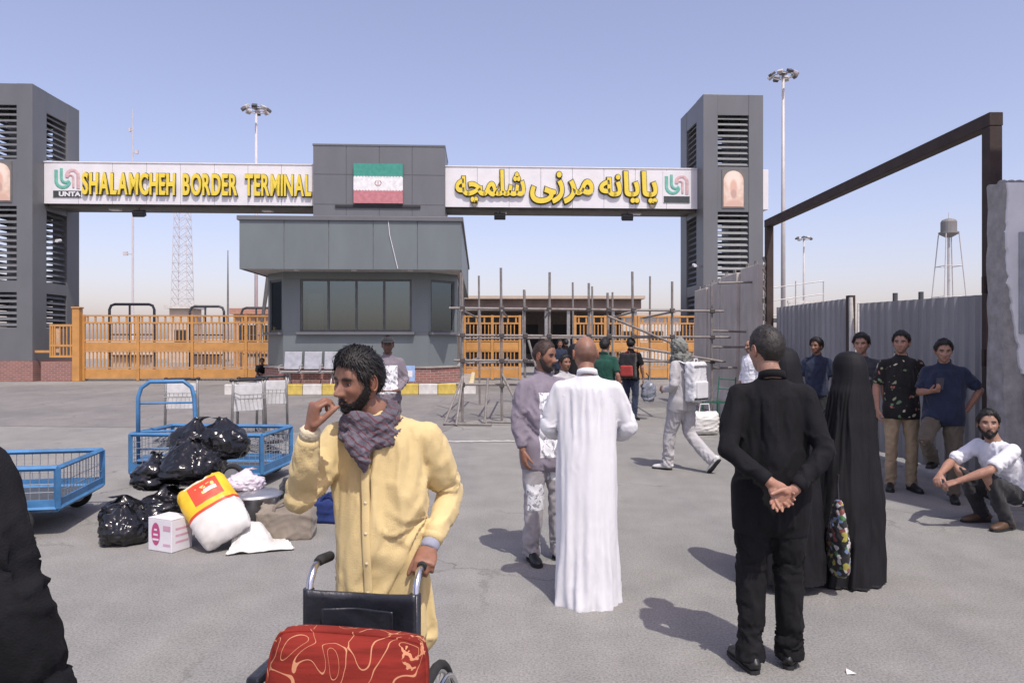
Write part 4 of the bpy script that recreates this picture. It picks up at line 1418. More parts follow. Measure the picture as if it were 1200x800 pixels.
    if hair:
        hl = hair_line(TT)
        mask = sstep(Z - hl, -.006, .042) ** .8
        bald = hair.get('bald', 0)
        if bald:
            top = sstep(Z, .035 + .03 * (1 - bald), .075)
            mask = mask * (1 - top)
        fade = hair.get('fade', 0)
        th = hair.get('thick', .02)
        prof = 1 - fade * sstep(-Z, -.05, .03)
        frontb = 1 + hair.get('quiff', 0) * sstep(-Y, .0, .07) * sstep(Z, .05, .09)
        shell(mask * prof * frontb, th, hair['col'], 'hair', hair.get('seed', 3), hair.get('tufts', 900 if hi else 350), hair.get('len', .03), .3)
    if beard:
        shell(bm, beard.get('thick', .01), beard['col'], 'beard', 9, beard.get('tufts', 700 if hi else 250), beard.get('len', .012), .3)
    return out, hm

def hand_parts(mb, wrist, f, n, s, curl=(20, 25, 15), thumb=(.5, .8, .35), k=1.0, spread=.05, curls=None):
    """palm plus five unequal bent fingers; f finger direction, n palm normal, s thumb side"""
    f = Vector(f).normalized()
    n = Vector(n); n = (n - f * n.dot(f)).normalized()
    s = Vector(s); s = (s - f * s.dot(f) - n * s.dot(n)).normalized()
    w = Vector(wrist)
    mb.tube([w - f * .02 * k, w + f * .012 * k, w + f * .045 * k, w + f * .082 * k, w + f * .094 * k], [(.027 * k, .020 * k), (.030 * k, .019 * k), (.040 * k, .0165 * k), (.042 * k, .0145 * k), (.038 * k, .011 * k)], 14, ref=s)
    mb.ball(w + f * .04 * k + s * .022 * k + n * .008 * k, (.018 * k,) * 3, 10, 8)
    offs = (.031, .0105, -.0105, -.030)
    lens = (.073, .081, .075, .058)
    back = (.002, 0, .004, .012)
    for j in range(4):
        b0 = w + f * (.088 - back[j]) * k + s * offs[j] * k
        d = (f + s * (offs[j] * spread * 40)).normalized()
        pts = [b0 - d * .012 * k, b0]
        ang = 0
        cc = curls[j] if curls else curl
        for q, frac in enumerate((.46, .30, .24)):
            ang += R(cc[q])
            dd = d * math.cos(ang) + n * math.sin(ang)
            pts.append(pts[-1] + dd * lens[j] * frac * k)
        rr = .0098 * k * (1 if j < 3 else .88)
        mb.tube(pts, [rr, rr * 1.02, rr * .95, rr * .88, rr * .72], 10, round_caps=True)
    tb = w + f * .030 * k + s * .030 * k + n * .006 * k
    td = (f * thumb[0] + s * thumb[1] + n * thumb[2]).normalized()
    td2 = (td + f * .35 + n * .15).normalized()
    p1 = tb + td * .034 * k
    p2 = p1 + td2 * .030 * k
    p3 = p2 + (td2 + n * .15).normalized() * .024 * k
    mb.tube([tb - td * .01 * k, tb, p1, p2, p3], [.014 * k, .0145 * k, .0115 * k, .011 * k, .0085 * k], 10, round_caps=True)

DEF = dict(pelvis=(0, 0, .95), waist=(0, 0, 1.08), chest=(0, .005, 1.28), upper=(0, .01, 1.41), neck=(0, .015, 1.49), head=(0, -.012, 1.625),
           sh_L=(.172, .012, 1.392), sh_R=(-.172, .012, 1.392), el_L=(.245, .03, 1.14), el_R=(-.245, .03, 1.14), wr_L=(.255, -.06, .90), wr_R=(-.255, -.06, .90),
           hip_L=(.088, 0, .92), hip_R=(-.088, 0, .92), kn_L=(.10, -.015, .50), kn_R=(-.10, -.015, .50), an_L=(.105, .02, .085), an_R=(-.105, .02, .085),
           toe_L=(.25, -1, 0), toe_R=(-.25, -1, 0),
           hf_L=(0, -.18, -1), hf_R=(0, -.18, -1), hn_L=(-1, 0, 0), hn_R=(1, 0, 0), hs_L=(0, -1, 0), hs_R=(0, -1, 0),
           curl_L=(18, 26, 18), curl_R=(18, 26, 18), thumb_L=(.75, .45, .3), thumb_R=(.75, .45, .3))

def crease(p, c, axis, lam, rad, amp, seed, warp=2.5):
    c = np.array(c); ax = np.array(Vector(axis).normalized())
    d = p - c
    r2 = (d ** 2).sum(1)
    w = np.exp(-r2 / rad ** 2)
    ph = 2 * PI * (d @ ax) / lam + warp * 2 * (fbm(p * 9, seed, 2) - .5) * PI
    msk = .25 + sstep(vnoise(p * 11, seed + 50), .35, .7)
    return amp * w * msk * ((1 - np.abs(np.sin(ph * .5))) ** 1.6 * 1.2 - .4)

def drape(p, seed, amp, freq=(8, 8, 2.4), n=7):
    """cloth relief: several families of sharp-crested folds, each in its own patches"""
    r = np.random.default_rng(seed * 7 + 1)
    fq = np.array(freq)
    lam = .85 / fq.max()
    out = vnoise(p * fq * .8, seed) - .5
    for i in range(n):
        d = r.normal(0, 1, 3) * (fq / fq.max()) ** .7
        d /= np.linalg.norm(d)
        la = lam * r.uniform(.7, 1.9)
        warp = fbm(p * 3.4 + i * 3.1, seed + i, 2) - .5
        sn = np.sin(2 * PI * (p @ d) / la + 7.5 * warp + i)
        rid = (1 - np.abs(sn)) ** 2.0
        mask = sstep(vnoise(p * 4.2 + 11 * i, seed + 31 + i), .42, .68)
        out = out + (rid - .22) * mask * r.uniform(.6, 1.0)
    return amp * out

def displace(me, fn):
    a = mesh_np(me); n = normals_np(me)
    mesh_set(me, a + n * fn(a)[:, None])

def cloth_relax(me, pin_fn, grow=.07, frames=16, grav=.25, bend=.4, quality=4, mass=.25, tens=12.0):
    """let the garment buckle: slightly too much cloth, pinned where pin_fn says, settled by the cloth solver"""
    o = bpy.data.objects.new('cloth_tmp', me)
    COL.objects.link(o)
    vg = o.vertex_groups.new(name='pin')
    a = mesh_np(me)
    w = pin_fn(a)
    for i in np.where(w > .02)[0]:
        vg.add([int(i)], float(w[i]), 'REPLACE')
    md = o.modifiers.new('cloth', 'CLOTH')
    st = md.settings
    st.vertex_group_mass = 'pin'
    st.quality = quality
    st.mass = mass
    st.shrink_min = -grow
    st.tension_stiffness = tens
    st.compression_stiffness = tens
    st.shear_stiffness = 4
    st.bending_stiffness = bend
    st.tension_damping = 8; st.compression_damping = 8; st.shear_damping = 8; st.bending_damping = 1.5
    st.air_damping = 3
    st.pin_stiffness = 1
    st.effector_weights.gravity = grav
    md.collision_settings.use_collision = False
    md.point_cache.frame_start = 1; md.point_cache.frame_end = frames + 1
    for f_ in range(1, frames + 1):
        scene.frame_set(f_)
    dg = bpy.context.evaluated_depsgraph_get()
    out = bpy.data.meshes.new_from_object(o.evaluated_get(dg))
    bpy.data.objects.remove(o)
    scene.frame_set(1)
    out.polygons.foreach_set('use_smooth', [True] * len(out.polygons))
    out.materials.clear()
    return out

def push_out(me, caps, iters=2):
    """keep cloth outside the limbs: caps = (a, b, ra, rb)"""
    p = mesh_np(me)
    ne = len(me.edges)
    ed = np.empty(ne * 2, dtype=np.int32); me.edges.foreach_get('vertices', ed); ed = ed.reshape(ne, 2)
    hit = np.zeros(len(p))
    for _ in range(iters):
        for a, b, ra, rb in caps:
            a = np.array(a); b = np.array(b)
            ab = b - a
            tt = np.clip(((p - a) @ ab) / (ab @ ab), 0, 1)
            c = a + tt[:, None] * ab
            d = p - c
            ln = np.linalg.norm(d, axis=1) + 1e-9
            r = ra + (rb - ra) * tt
            m = ln < r
            hit[m] = 1
            p[m] = c[m] + d[m] / ln[m][:, None] * (r[m] + (ln[m] - r[m]) * .12)[:, None]
    deg = np.bincount(ed.reshape(-1), minlength=len(p))[:, None] + 1e-9
    for _ in range(3):
        acc = np.zeros_like(p)
        np.add.at(acc, ed[:, 0], p[ed[:, 1]]); np.add.at(acc, ed[:, 1], p[ed[:, 0]])
        h2 = hit.copy(); np.maximum.at(h2, ed[:, 0], hit[ed[:, 1]]); np.maximum.at(h2, ed[:, 1], hit[ed[:, 0]]); hit = h2
        p = p + (acc / deg - p) * (.02 + .38 * hit)[:, None] * .8
    for a, b, ra, rb in [c_ for c_ in caps if max(c_[2], c_[3]) < .06]:
        a = np.array(a); b = np.array(b); ab = b - a
        tt = np.clip(((p - a) @ ab) / (ab @ ab), 0, 1)
        c = a + tt[:, None] * ab
        d = p - c
        ln = np.linalg.norm(d, axis=1) + 1e-9
        r = (ra + (rb - ra) * tt) * .96
        m = ln < r
        p[m] = c[m] + d[m] / ln[m][:, None] * r[m][:, None]
    mesh_set(me, p)

def shoe_mesh(an, toe, k=1.0, sole=.028, long=.0, pitch=0.0):
    an = Vector(an); d = Vector(toe); d.z = 0; d.normalize()
    up = Vector((0, 0, 1))
    if pitch:
        sd_ = d.cross(up)
        q = Quaternion(sd_, pitch)
        d2 = q @ d; up2 = q @ up
    else:
        d2, up2 = d, up
    base = an - up2 * an_h(k)
    mb = MB()
    L_ = (.275 + long) * k
    heel = base - d2 * .065 * k
    sec = [(0, .026, .030, .030), (.02, .033, .045, .045), (.09, .034, .050, .050), (.15, .040, .038, .038), (.21, .044, .030, .030), (.25, .038, .025, .025), (.275 + long, .018, .017, .017)]
    P = []; Rr = []
    for s_, w, h, zc in sec:
        P.append(heel + d2 * s_ * k + up2 * (zc * k + .004)); Rr.append((w * k, h * k))
    mb.tube(P, Rr, 14, ref=d2.cross(up2))
    mb.tube([base + up2 * .03 * k, base + up2 * .095 * k], [(.040 * k, .045 * k), (.042 * k, .044 * k)], 12)
    return mb, heel, d2, up2, L_
def an_h(k):
    return .085 * k

def person(label, loc, rz, h, pose=None, skin=(.30, .17, .115), head=None, head_yaw=0, head_pitch=0, head_roll=0, shirt=None, trousers=None, shoes=None, hi=False, group=None, no_hands=False, extra=None, head_scale=1.0):
    k = h / 1.75
    P = dict(DEF)
    if pose:
        P.update(pose)
    J = {}
    for kk, v in P.items():
        if kk[:2] in ('to', 'hf', 'hn', 'hs') or kk.startswith('curl') or kk.startswith('thumb'):
            J[kk] = v
        else:
            J[kk] = Vector(v) * k
    t = thing('person', label, 'person', loc, rz, group)
    # --- body
    core = MB()
    core.tube([J['pelvis'] - Vector((0, 0, .06 * k)), J['pelvis'], J['waist'], J['chest'], J['upper'], J['neck']], [(.12 * k, .085 * k), (.135 * k, .095 * k), (.125 * k, .09 * k), (.14 * k, .095 * k), (.11 * k, .075 * k), (.062 * k, .062 * k)], 14, ref=(1, 0, 0))
    nb = J['head'] + Vector((0, .02 * k, -.075 * k))
    core.tube([J['upper'], J['neck'], nb, J['head']], [(.075 * k, .07 * k), (.062 * k, .06 * k), (.056 * k, .060 * k), (.050 * k, .055 * k)], 14, ref=(1, 0, 0))
    for s in 'LR':
        core.tube([J['sh_' + s], J['el_' + s]], [.048 * k, .040 * k], 10, round_caps=True)
        core.tube([J['hip_' + s], J['kn_' + s]], [.070 * k, .050 * k], 10, round_caps=True)
        core.tube([J['kn_' + s], J['an_' + s]], [.047 * k, .034 * k], 10, round_caps=True)
    meshes = [(blob(core, .020, 4), np.array(skin) * .96)]
    for s in 'LR':
        if no_hands:
            continue
        hb = MB()
        hb.tube([J['el_' + s], J['el_' + s].lerp(J['wr_' + s], .3), J['el_' + s].lerp(J['wr_' + s], .75), J['wr_' + s]], [.040 * k, .041 * k, .029 * k, .026 * k], 12, round_caps=True)
        hand_parts(hb, J['wr_' + s], J['hf_' + s], J['hn_' + s], J['hs_' + s], P['curl_' + s], P['thumb_' + s], k, curls=P.get('curls_' + s))
        meshes.append((blob(hb, .0048 if hi else .0062, 3), np.array(skin) * np.array([1.0, .93, .90])))
    hd, hm = make_head(skin, hi=hi, **(head or {}))
    hmx = Matrix.Translation(J['head']) @ Euler((R(head_pitch), R(head_roll), R(head_yaw)), 'XYZ').to_matrix().to_4x4() @ Matrix.Scale(k * head_scale, 4)
    hm3 = np.array(hmx)
    for me, c in hd:
        a = mesh_np(me)
        mesh_set(me, a @ hm3[:3, :3].T + hm3[:3, 3])
        meshes.append((me, c))
    body = join_meshes(meshes, 'body')
    obj('body', body, M_skin, t)
    for name, me, m in hm:
        a = mesh_np(me)
        mesh_set(me, a @ hm3[:3, :3].T + hm3[:3, 3])
        obj(name, me, m, t)
    # --- trousers
    if trousers:
        w = trousers.get('w', 1.0)
        tb = MB()
        pw = trousers.get('pw', 1.0)
        top = J['waist'].lerp(J['pelvis'], .5)
        tb.tube([top, J['pelvis'], (J['hip_L'] + J['hip_R']) / 2 - Vector((0, 0, .03 * k))], [(.142 * k * pw, .100 * k * pw), (.154 * k * pw, .110 * k * pw), (.156 * k * pw, .110 * k * pw)], 16, ref=(1, 0, 0))
        end = trousers.get('end', .0)
        for s in 'LR':
            hp, kn, an = J['hip_' + s], J['kn_' + s], J['an_' + s]
            low = an.lerp(kn, end) + (Vector((0, 0, -.035 * k)) if end == 0 else Vector())
            tb.tube([hp + Vector((0, 0, .02)), hp.lerp(kn, .35), kn, kn.lerp(low, .5), low], [.092 * k * w, .086 * k * w, .066 * k * w, .062 * k * w, .057 * k * w * trousers.get('cuff', 1.0)], 14, round_caps=False)
        me = blob(tb, .013 if hi else .016, 5)
        sd = trousers.get('seed', 5)
        amp = trousers.get('amp', .012)
        def tf(p):
            d = drape(p, sd, amp, (8, 8, 2.6))
            for s in 'LR':
                kn, an, hp = J['kn_' + s], J['an_' + s], J['hip_' + s]
                d = d + crease(p, kn, kn - hp + Vector((0, 0, .001)), .065, .13, .005, sd + 1) + crease(p, an + Vector((0, 0, .05)), kn - an + Vector((.15, .1, 0)), .055, .11, .008, sd + 2) + crease(p, hp, (hp - kn), .07, .12, .006, sd + 4)
            return d
        cs = trousers.get('sim')
        if cs:
            amp *= .5
        displace(me, tf)
        if cs:
            def pint(p):
                w_ = sstep(p[:, 2], J['pelvis'].z - .10 * k, J['pelvis'].z)
                for s in 'LR':
                    w_ = np.maximum(w_, .22 * sstep(-np.linalg.norm(p - np.array(J['an_' + s]), axis=1), -.14 * k, -.05 * k))
                    w_ = np.maximum(w_, .25 * sstep(-np.linalg.norm(p - np.array(J['kn_' + s]), axis=1), -.12 * k, -.05 * k))
                return np.maximum(w_, .06)
            me = cloth_relax(me, pint, cs.get('grow', .06), cs.get('frames', 12), cs.get('grav', .12), cs.get('bend', .3), 3)
            push_out(me, [c_ for s in 'LR' for c_ in ((J['hip_' + s], J['kn_' + s], .078 * k, .058 * k), (J['kn_' + s], J['an_' + s], .056 * k, .046 * k))])
        obj('trousers', me, trousers['m'], t)
    # --- shirt
    if shirt:
        w = shirt.get('w', 1.0)
        sb = MB()
        hem = shirt.get('hem', .86) * k
        pel, wa, ch, up, ne = J['pelvis'], J['waist'], J['chest'], J['upper'], J['neck']
        pts = []
        rad = []
        hw = shirt.get('hemw', (.185, .140))
        dirn = (pel - wa).normalized()
        if shirt.get('hem_pts'):
            for hz, a_, b_, off in shirt['hem_pts']:
                pts.append(Vector((off[0] * k, off[1] * k, hz * k))); rad.append((a_ * k, b_ * k))
        else:
            ln_ = max(.02, pel.z - hem) if dirn.z < -.6 else shirt.get('drop', .05)
            pts.append(pel + dirn * ln_); rad.append((hw[0] * k * w, hw[1] * k * w))
            if ln_ > .15:
                pts.append(pel + dirn * ln_ * .5); rad.append((.5 * (hw[0] + .178) * k * w, .5 * (hw[1] + .135) * k * w))
        pts += [pel, wa, ch, up.lerp(ch, .35), up, up.lerp(ne, .55), ne + (ne - up) * .05]
        rad += [(.178 * k * w, .135 * k * w), (.166 * k * w, .128 * k * w), (.180 * k * w, .135 * k * w), (.164 * k * w, .120 * k * w), (.132 * k, .094 * k), (.092 * k, .078 * k), (.066 * k, .065 * k)]
        sb.tube(pts, rad, 20, ref=(1, 0, 0))
        sb.tube([J['sh_R'], J['upper'] + Vector((0, 0, .02 * k)), J['sh_L']], [.052 * k, .062 * k, .052 * k], 12, round_caps=True)
        se = shirt.get('sleeve', 1.0)     # 1 = to the wrist, .4 = short
        ws = shirt.get('sw', 1.0)
        for s in 'LR':
            sh, el, wr = J['sh_' + s], J['el_' + s], J['wr_' + s]
            if se > .5:
                lw = el.lerp(wr, (se - .5) * 2)
                sb.tube([sh, sh.lerp(el, .5), el, el.lerp(lw, .5), lw], [.060 * k, .060 * k * ws, .052 * k * ws, .047 * k * ws, .039 * k * ws], 14, round_caps=False)
                sb.ball(el, .050 * k * ws, 10, 8)
            else:
                lw = sh.lerp(el, se * 2)
                sb.tube([sh, lw], [.060 * k, .066 * k * ws], 14)
            sb.ball(sh, .060 * k, 10, 8)
        me = blob(sb, shirt.get('vox', .011 if hi else .0145), shirt.get('smooth', 6))
        sd = shirt.get('seed', 21)
        amp = shirt.get('amp', .011)
        fr = shirt.get('freq', (8, 8, 2.4))
        def sf(p):
            d = drape(p, sd, amp, fr)
            zz_ = sstep(-p[:, 2], -1.45 * k, -1.2 * k)
            d = d * (.35 + .65 * zz_)
            for s in 'LR':
                sh, el, wr = J['sh_' + s], J['el_' + s], J['wr_' + s]
                ax = (el - sh)
                d = d + crease(p, sh + (Vector((-.04, 0, -.07)) if s == 'L' else Vector((.04, 0, -.07))) * k, ax + Vector((.4 if s == 'L' else -.4, 0, .3)), .06, .12, .006, sd + 2)
                if se > .5:
                    d = d + crease(p, el, (wr - sh), .060, .11, .008, sd + 3) + crease(p, el.lerp(wr, .7), wr - el + Vector((.1, .1, 0)), .055, .10, .004, sd + 8)
            d = d + crease(p, J['waist'], (0.3, 0, 1), .09, .20, .007, sd + 6)
            if shirt.get('vfold'):
                va, vk = shirt['vfold']
                th = np.arctan2(p[:, 1], p[:, 0])
                zz2 = sstep(-p[:, 2], -1.15 * k, -.1 * k)
                arm = sstep(-np.abs(p[:, 0]), -.40, -.30)
                d = d + va * zz2 * arm * (np.sin(vk * th + 2.5 * fbm(p * np.array([2, 2, 1.2]), sd + 9, 2) * PI) + .4 * np.sin(vk * 2.3 * th + 1))
            return d
        cs = shirt.get('sim')
        if cs:
            amp0 = amp
            amp = amp * cs.get('pre', .35)
            displace(me, sf)
            def pinf(p):
                w_ = sstep(p[:, 2], 1.36 * k, 1.44 * k) * cs.get('pin_top', 1.0)
                for s in 'LR':
                    el, wr = J['el_' + s], J['wr_' + s]
                    c_ = np.array(el.lerp(wr, max(0, (se - .5) * 2)) if se > .5 else J['sh_' + s].lerp(el, se * 2))
                    w_ = np.maximum(w_, sstep(-np.linalg.norm(p - c_, axis=1), -.085 * k, -.05 * k) * .9)
                    w_ = np.maximum(w_, .45 * sstep(-np.linalg.norm(p - np.array(el), axis=1), -.10 * k, -.05 * k))
                return np.maximum(w_, cs.get('soft', .05))
            me = cloth_relax(me, pinf, cs.get('grow', .07), cs.get('frames', 16), cs.get('grav', .25), cs.get('bend', .4), cs.get('q', 4))
            caps = []
            for s in 'LR':
                sh, el, wr = J['sh_' + s], J['el_' + s], J['wr_' + s]
                ls = se * 2
                if se > .5:
                    caps += [(sh, el, .050 * k, .049 * k), (el, el.lerp(wr, (se - .5) * 2), .049 * k, .035 * k)]
                else:
                    caps += [(sh, sh.lerp(el, ls), .052 * k, .050 * k)]
                tw = (trousers or {}).get('w', 1.0)
                if J['pelvis'].z > .6:
                    caps += [(J['hip_' + s], J['kn_' + s], (.100 if shirt.get('hem_pts') else .106) * k * tw, .082 * k * tw)]
                    if shirt.get('hem_pts'):
                        caps += [(J['kn_' + s], J['an_' + s], .078 * k * tw, .075 * k)]
            for zz_, rr in ((J['pelvis'], .10), (J['waist'], .085), (J['chest'], .08)):
                caps += [(zz_ - Vector((.05, 0, 0)) * k, zz_ + Vector((.05, 0, 0)) * k, rr * k, rr * k)]
            push_out(me, caps)
        else:
            displace(me, sf)
        obj(shirt.get('name', 'shirt'), me, shirt['m'], t)
        if shirt.get('collar', True):
            cb = MB()
            pts = []
            n = 20
            cr = (.063 * k, .065 * k)
            tilt = shirt.get('ctilt', .022) * k
            vin, vout = [], []
            hgt = shirt.get('ch', .030) * k
            c0 = J['neck'] + Vector((0, 0, -.005 * k))
            m_ = MB()
            V = []
            gap = R(shirt.get('gap', 22))
            for i in range(n + 1):
                a = -PI / 2 + gap + (2 * PI - 2 * gap) * i / n
                for (rr, z0) in ((1.0, -.01), (1.0, hgt), (1.05, hgt * .97), (1.14, -hgt * .30)):
                    V.append((c0.x + cr[0] * rr * math.cos(a), c0.y + cr[1] * rr * math.sin(a), c0.z + z0 + tilt * math.sin(a)))
            F_ = []
            for i in range(n):
                for j in range(3):
                    F_.append((i * 4 + j, (i + 1) * 4 + j, (i + 1) * 4 + j + 1, i * 4 + j + 1))
            m_.add(V, F_)
            o = m_.build('collar', shirt.get('cm', shirt['m']), t, smooth=True)
            md = o.modifiers.new('s', 'SOLIDIFY'); md.thickness = .003
        if shirt.get('cuffs') and se > .5:
            for s in 'LR':
                el, wr = J['el_' + s], J['wr_' + s]
                a0 = el.lerp(wr, (se - .5) * 2)
                dd = (wr - el).normalized()
                mc = MB(); mc.tube([a0 - dd * .05 * k, a0 - dd * .01, a0 + dd * .012 * k], [.040 * k, .041 * k, .038 * k], 16)
                mc.build('cuff', shirt.get('cm', shirt['m']), t, smooth=True)
    # --- shoes
    if shoes:
        for s in 'LR':
            pitch = shoes.get('pitch_' + s, 0)
            mb, heel, d2, up2, L_ = shoe_mesh(J['an_' + s], P['toe_' + s], k, long=shoes.get('long', 0), pitch=pitch)
            me = blob(mb, .008, 3)
            o = obj('shoe', me, shoes['m'], t)
            so = MB()
            side = d2.cross(up2)
            outl = [(0, .0), (.01, .026), (.06, .034), (.13, .036), (.20, .045), (.25, .040), (.278, .018)]
            loop = [heel + d2 * a * k + side * b_ * k for a, b_ in outl] + [heel + d2 * a * k - side * b_ * k for a, b_ in outl[::-1]]
            n = len(loop)
            so.add([p + up2 * .002 for p in loop] + [p + up2 * .022 * k for p in loop], [tuple(range(n)), tuple(range(n, 2 * n))[::-1]] + [(i, (i + 1) % n, n + (i + 1) % n, n + i) for i in range(n)])
            so.build('sole', shoes.get('sm', M_rubber), o)
    return t, J, k

def worldpt(t, p):
    return Matrix.Translation(t.location) @ Matrix.Rotation(t.rotation_euler.z, 4, 'Z') @ Vector(p)

def robe_loft(rows, nth=120, folds=None, seed=1, k=1.0):
    """draped garment from elliptical rows (z, rx, ry, cx, cy, fold) with running folds"""
    zs = np.array([r[0] for r in rows]); 
    nz_ = 90
    tt = np.linspace(0, 1, nz_)
    s = np.linspace(0, 1, len(rows))
    val = [np.interp(tt, s, [r[i] for r in rows]) for i in range(6)]
    # smooth the interpolated profile
    for i in range(6):
        v = val[i]
        for _ in range(4):
            v[1:-1] = .25 * v[:-2] + .5 * v[1:-1] + .25 * v[2:]
    th = np.linspace(0, 2 * PI, nth, endpoint=False)
    Z, rx, ry, cx, cy, fo = [v[:, None] for v in val]
    T = th[None, :]
    pn = np.stack([np.cos(T) * 2 + 0 * Z, np.sin(T) * 2 + 0 * Z, Z * 1.1 + 0 * T], -1).reshape(-1, 3)
    w1 = fbm(pn, seed, 2).reshape(nz_, nth)
    w2 = fbm(pn * 1.7, seed + 4, 2).reshape(nz_, nth)
    w3 = vnoise(pn * np.array([3.5, 3.5, .7]), seed + 8).reshape(nz_, nth)
    f1 = (1 - np.abs(np.sin(4.0 * T + 6 * w1))) ** 1.7 - .3
    f2 = (1 - np.abs(np.sin(7.5 * T + 9 * w2 + .8 * Z))) ** 1.5 - .3
    fold = f1 * 1.1 + f2 * .7 * sstep(w3, .3, .7) + (np.abs(w3 - .5) * -4 + 1) * .4
    rr = 1 + fo * fold
    X = cx + rx * np.cos(T) * rr
    Y = cy + ry * np.sin(T) * rr
    ZZ = Z + 0 * T
    V = np.stack([X, Y, ZZ], -1).reshape(-1, 3)
    F = []
    for i in range(nz_ - 1):
        for j in range(nth):
            j2 = (j + 1) % nth
            F.append((i * nth + j, i * nth + j2, (i + 1) * nth + j2, (i + 1) * nth + j))
    F.append(tuple(range(nth)))
    me = bpy.data.meshes.new('robe')
    me.from_pydata((V * k).tolist(), [], F)
    me.polygons.foreach_set('use_smooth', [True] * len(me.polygons))
    bm = bmesh.new(); bm.from_mesh(me); bmesh.ops.recalc_face_normals(bm, faces=bm.faces); bm.to_mesh(me); bm.free()
    return me
# ------------------------------------------------------------------ patterns for clothing
def panel_pattern(boxes, c_hi, c_lo, scale=22):
    """printed panels (in the garment's own space): list of (x0,x1,z0,z1)"""
    def fn(nt, N, L, b):
        src = b.inputs['Base Color'].links[0].from_socket
        tc = N.new('ShaderNodeTexCoord'); sp = N.new('ShaderNodeSeparateXYZ')
        L.new(tc.outputs['Object'], sp.inputs[0])
        nz = N.new('ShaderNodeTexNoise'); nz.inputs['Scale'].default_value = scale; nz.inputs['Detail'].default_value = 2; nz.inputs['Distortion'].default_value = 1.2
        L.new(tc.outputs['Object'], nz.inputs['Vector'])
        rp = ramp2(N, .40, c_lo, .47, c_hi)
        L.new(nz.outputs['Fac'], rp.inputs[0])
        def rng_(sock, a, b_):
            m1 = N.new('ShaderNodeMath'); m1.operation = 'GREATER_THAN'; m1.inputs[1].default_value = a; L.new(sock, m1.inputs[0])
            m2 = N.new('ShaderNodeMath'); m2.operation = 'LESS_THAN'; m2.inputs[1].default_value = b_; L.new(sock, m2.inputs[0])
            m3 = N.new('ShaderNodeMath'); m3.operation = 'MULTIPLY'; L.new(m1.outputs[0], m3.inputs[0]); L.new(m2.outputs[0], m3.inputs[1])
            return m3.outputs[0]
        tot = None
        for (x0, x1, z0, z1, y1) in boxes:
            a = rng_(sp.outputs['X'], x0, x1); c = rng_(sp.outputs['Z'], z0, z1); yy = rng_(sp.outputs['Y'], -9, y1)
            m = N.new('ShaderNodeMath'); m.operation = 'MULTIPLY'; L.new(a, m.inputs[0]); L.new(c, m.inputs[1])
            m2 = N.new('ShaderNodeMath'); m2.operation = 'MULTIPLY'; L.new(m.outputs[0], m2.inputs[0]); L.new(yy, m2.inputs[1])
            if tot is None:
                tot = m2.outputs[0]
            else:
                q = N.new('ShaderNodeMath'); q.operation = 'MAXIMUM'; L.new(tot, q.inputs[0]); L.new(m2.outputs[0], q.inputs[1]); tot = q.outputs[0]
        mx = N.new('ShaderNodeMixRGB'); L.new(tot, mx.inputs[0]); L.new(src, mx.inputs[1]); L.new(rp.outputs[0], mx.inputs[2])
        L.new(mx.outputs[0], b.inputs['Base Color'])
    return fn
def floral_pattern(nt, N, L, b):
    src = b.inputs['Base Color'].links[0].from_socket
    tc = N.new('ShaderNodeTexCoord')
    nz = N.new('ShaderNodeTexNoise'); nz.inputs['Scale'].default_value = 14; L.new(tc.outputs['Object'], nz.inputs['Vector'])
    ad = N.new('ShaderNodeVectorMath'); ad.operation = 'MULTIPLY_ADD'; ad.inputs[1].default_value = (.08, .08, .08)
    L.new(nz.outputs['Color'], ad.inputs[0]); L.new(tc.outputs['Object'], ad.inputs[2])
    v = N.new('ShaderNodeTexVoronoi'); v.inputs['Scale'].default_value = 17
    L.new(ad.outputs[0], v.inputs['Vector'])
    rp = ramp2(N, .26, (1, 1, 1), .32, (0, 0, 0)); L.new(v.outputs['Distance'], rp.inputs[0])
    cr = N.new('ShaderNodeValToRGB'); cr.color_ramp.interpolation = 'CONSTANT'
    cr.color_ramp.elements[0].color = (.30, .30, .18, 1); cr.color_ramp.elements[1].position = .3; cr.color_ramp.elements[1].color = (.02, .02, .02, 1)
    for p_, c in ((.5, (.55, .50, .38, 1)), (.68, (.35, .12, .10, 1)), (.84, (.13, .22, .12, 1))):
        e = cr.color_ramp.elements.new(p_); e.color = c
    sp = N.new('ShaderNodeSeparateColor'); L.new(v.outputs['Color'], sp.inputs[0]); L.new(sp.outputs[0], cr.inputs[0])
    mx = N.new('ShaderNodeMixRGB'); L.new(rp.outputs[0], mx.inputs[0]); L.new(src, mx.inputs[1]); L.new(cr.outputs[0], mx.inputs[2])
    L.new(mx.outputs[0], b.inputs['Base Color'])
def scarf_pattern(nt, N, L, b):
    src = b.inputs['Base Color'].links[0].from_socket
    tc = N.new('ShaderNodeTexCoord')
    mp = N.new('ShaderNodeMapping'); mp.inputs['Rotation'].default_value = (.5, .9, .3); L.new(tc.outputs['Object'], mp.inputs[0])
    w = N.new('ShaderNodeTexWave'); w.inputs['Scale'].default_value = 16; w.inputs['Distortion'].default_value = 6; w.inputs['Detail'].default_value = 2
    L.new(mp.outputs[0], w.inputs['Vector'])
    rp = ramp2(N, .80, (0, 0, 0), .95, (1, 1, 1)); L.new(w.outputs['Fac'], rp.inputs[0])
    mx = N.new('ShaderNodeMixRGB'); L.new(rp.outputs[0], mx.inputs[0]); L.new(src, mx.inputs[1]); mx.inputs[2].default_value = (.125, .045, .055, 1)
    L.new(mx.outputs[0], b.inputs['Base Color'])

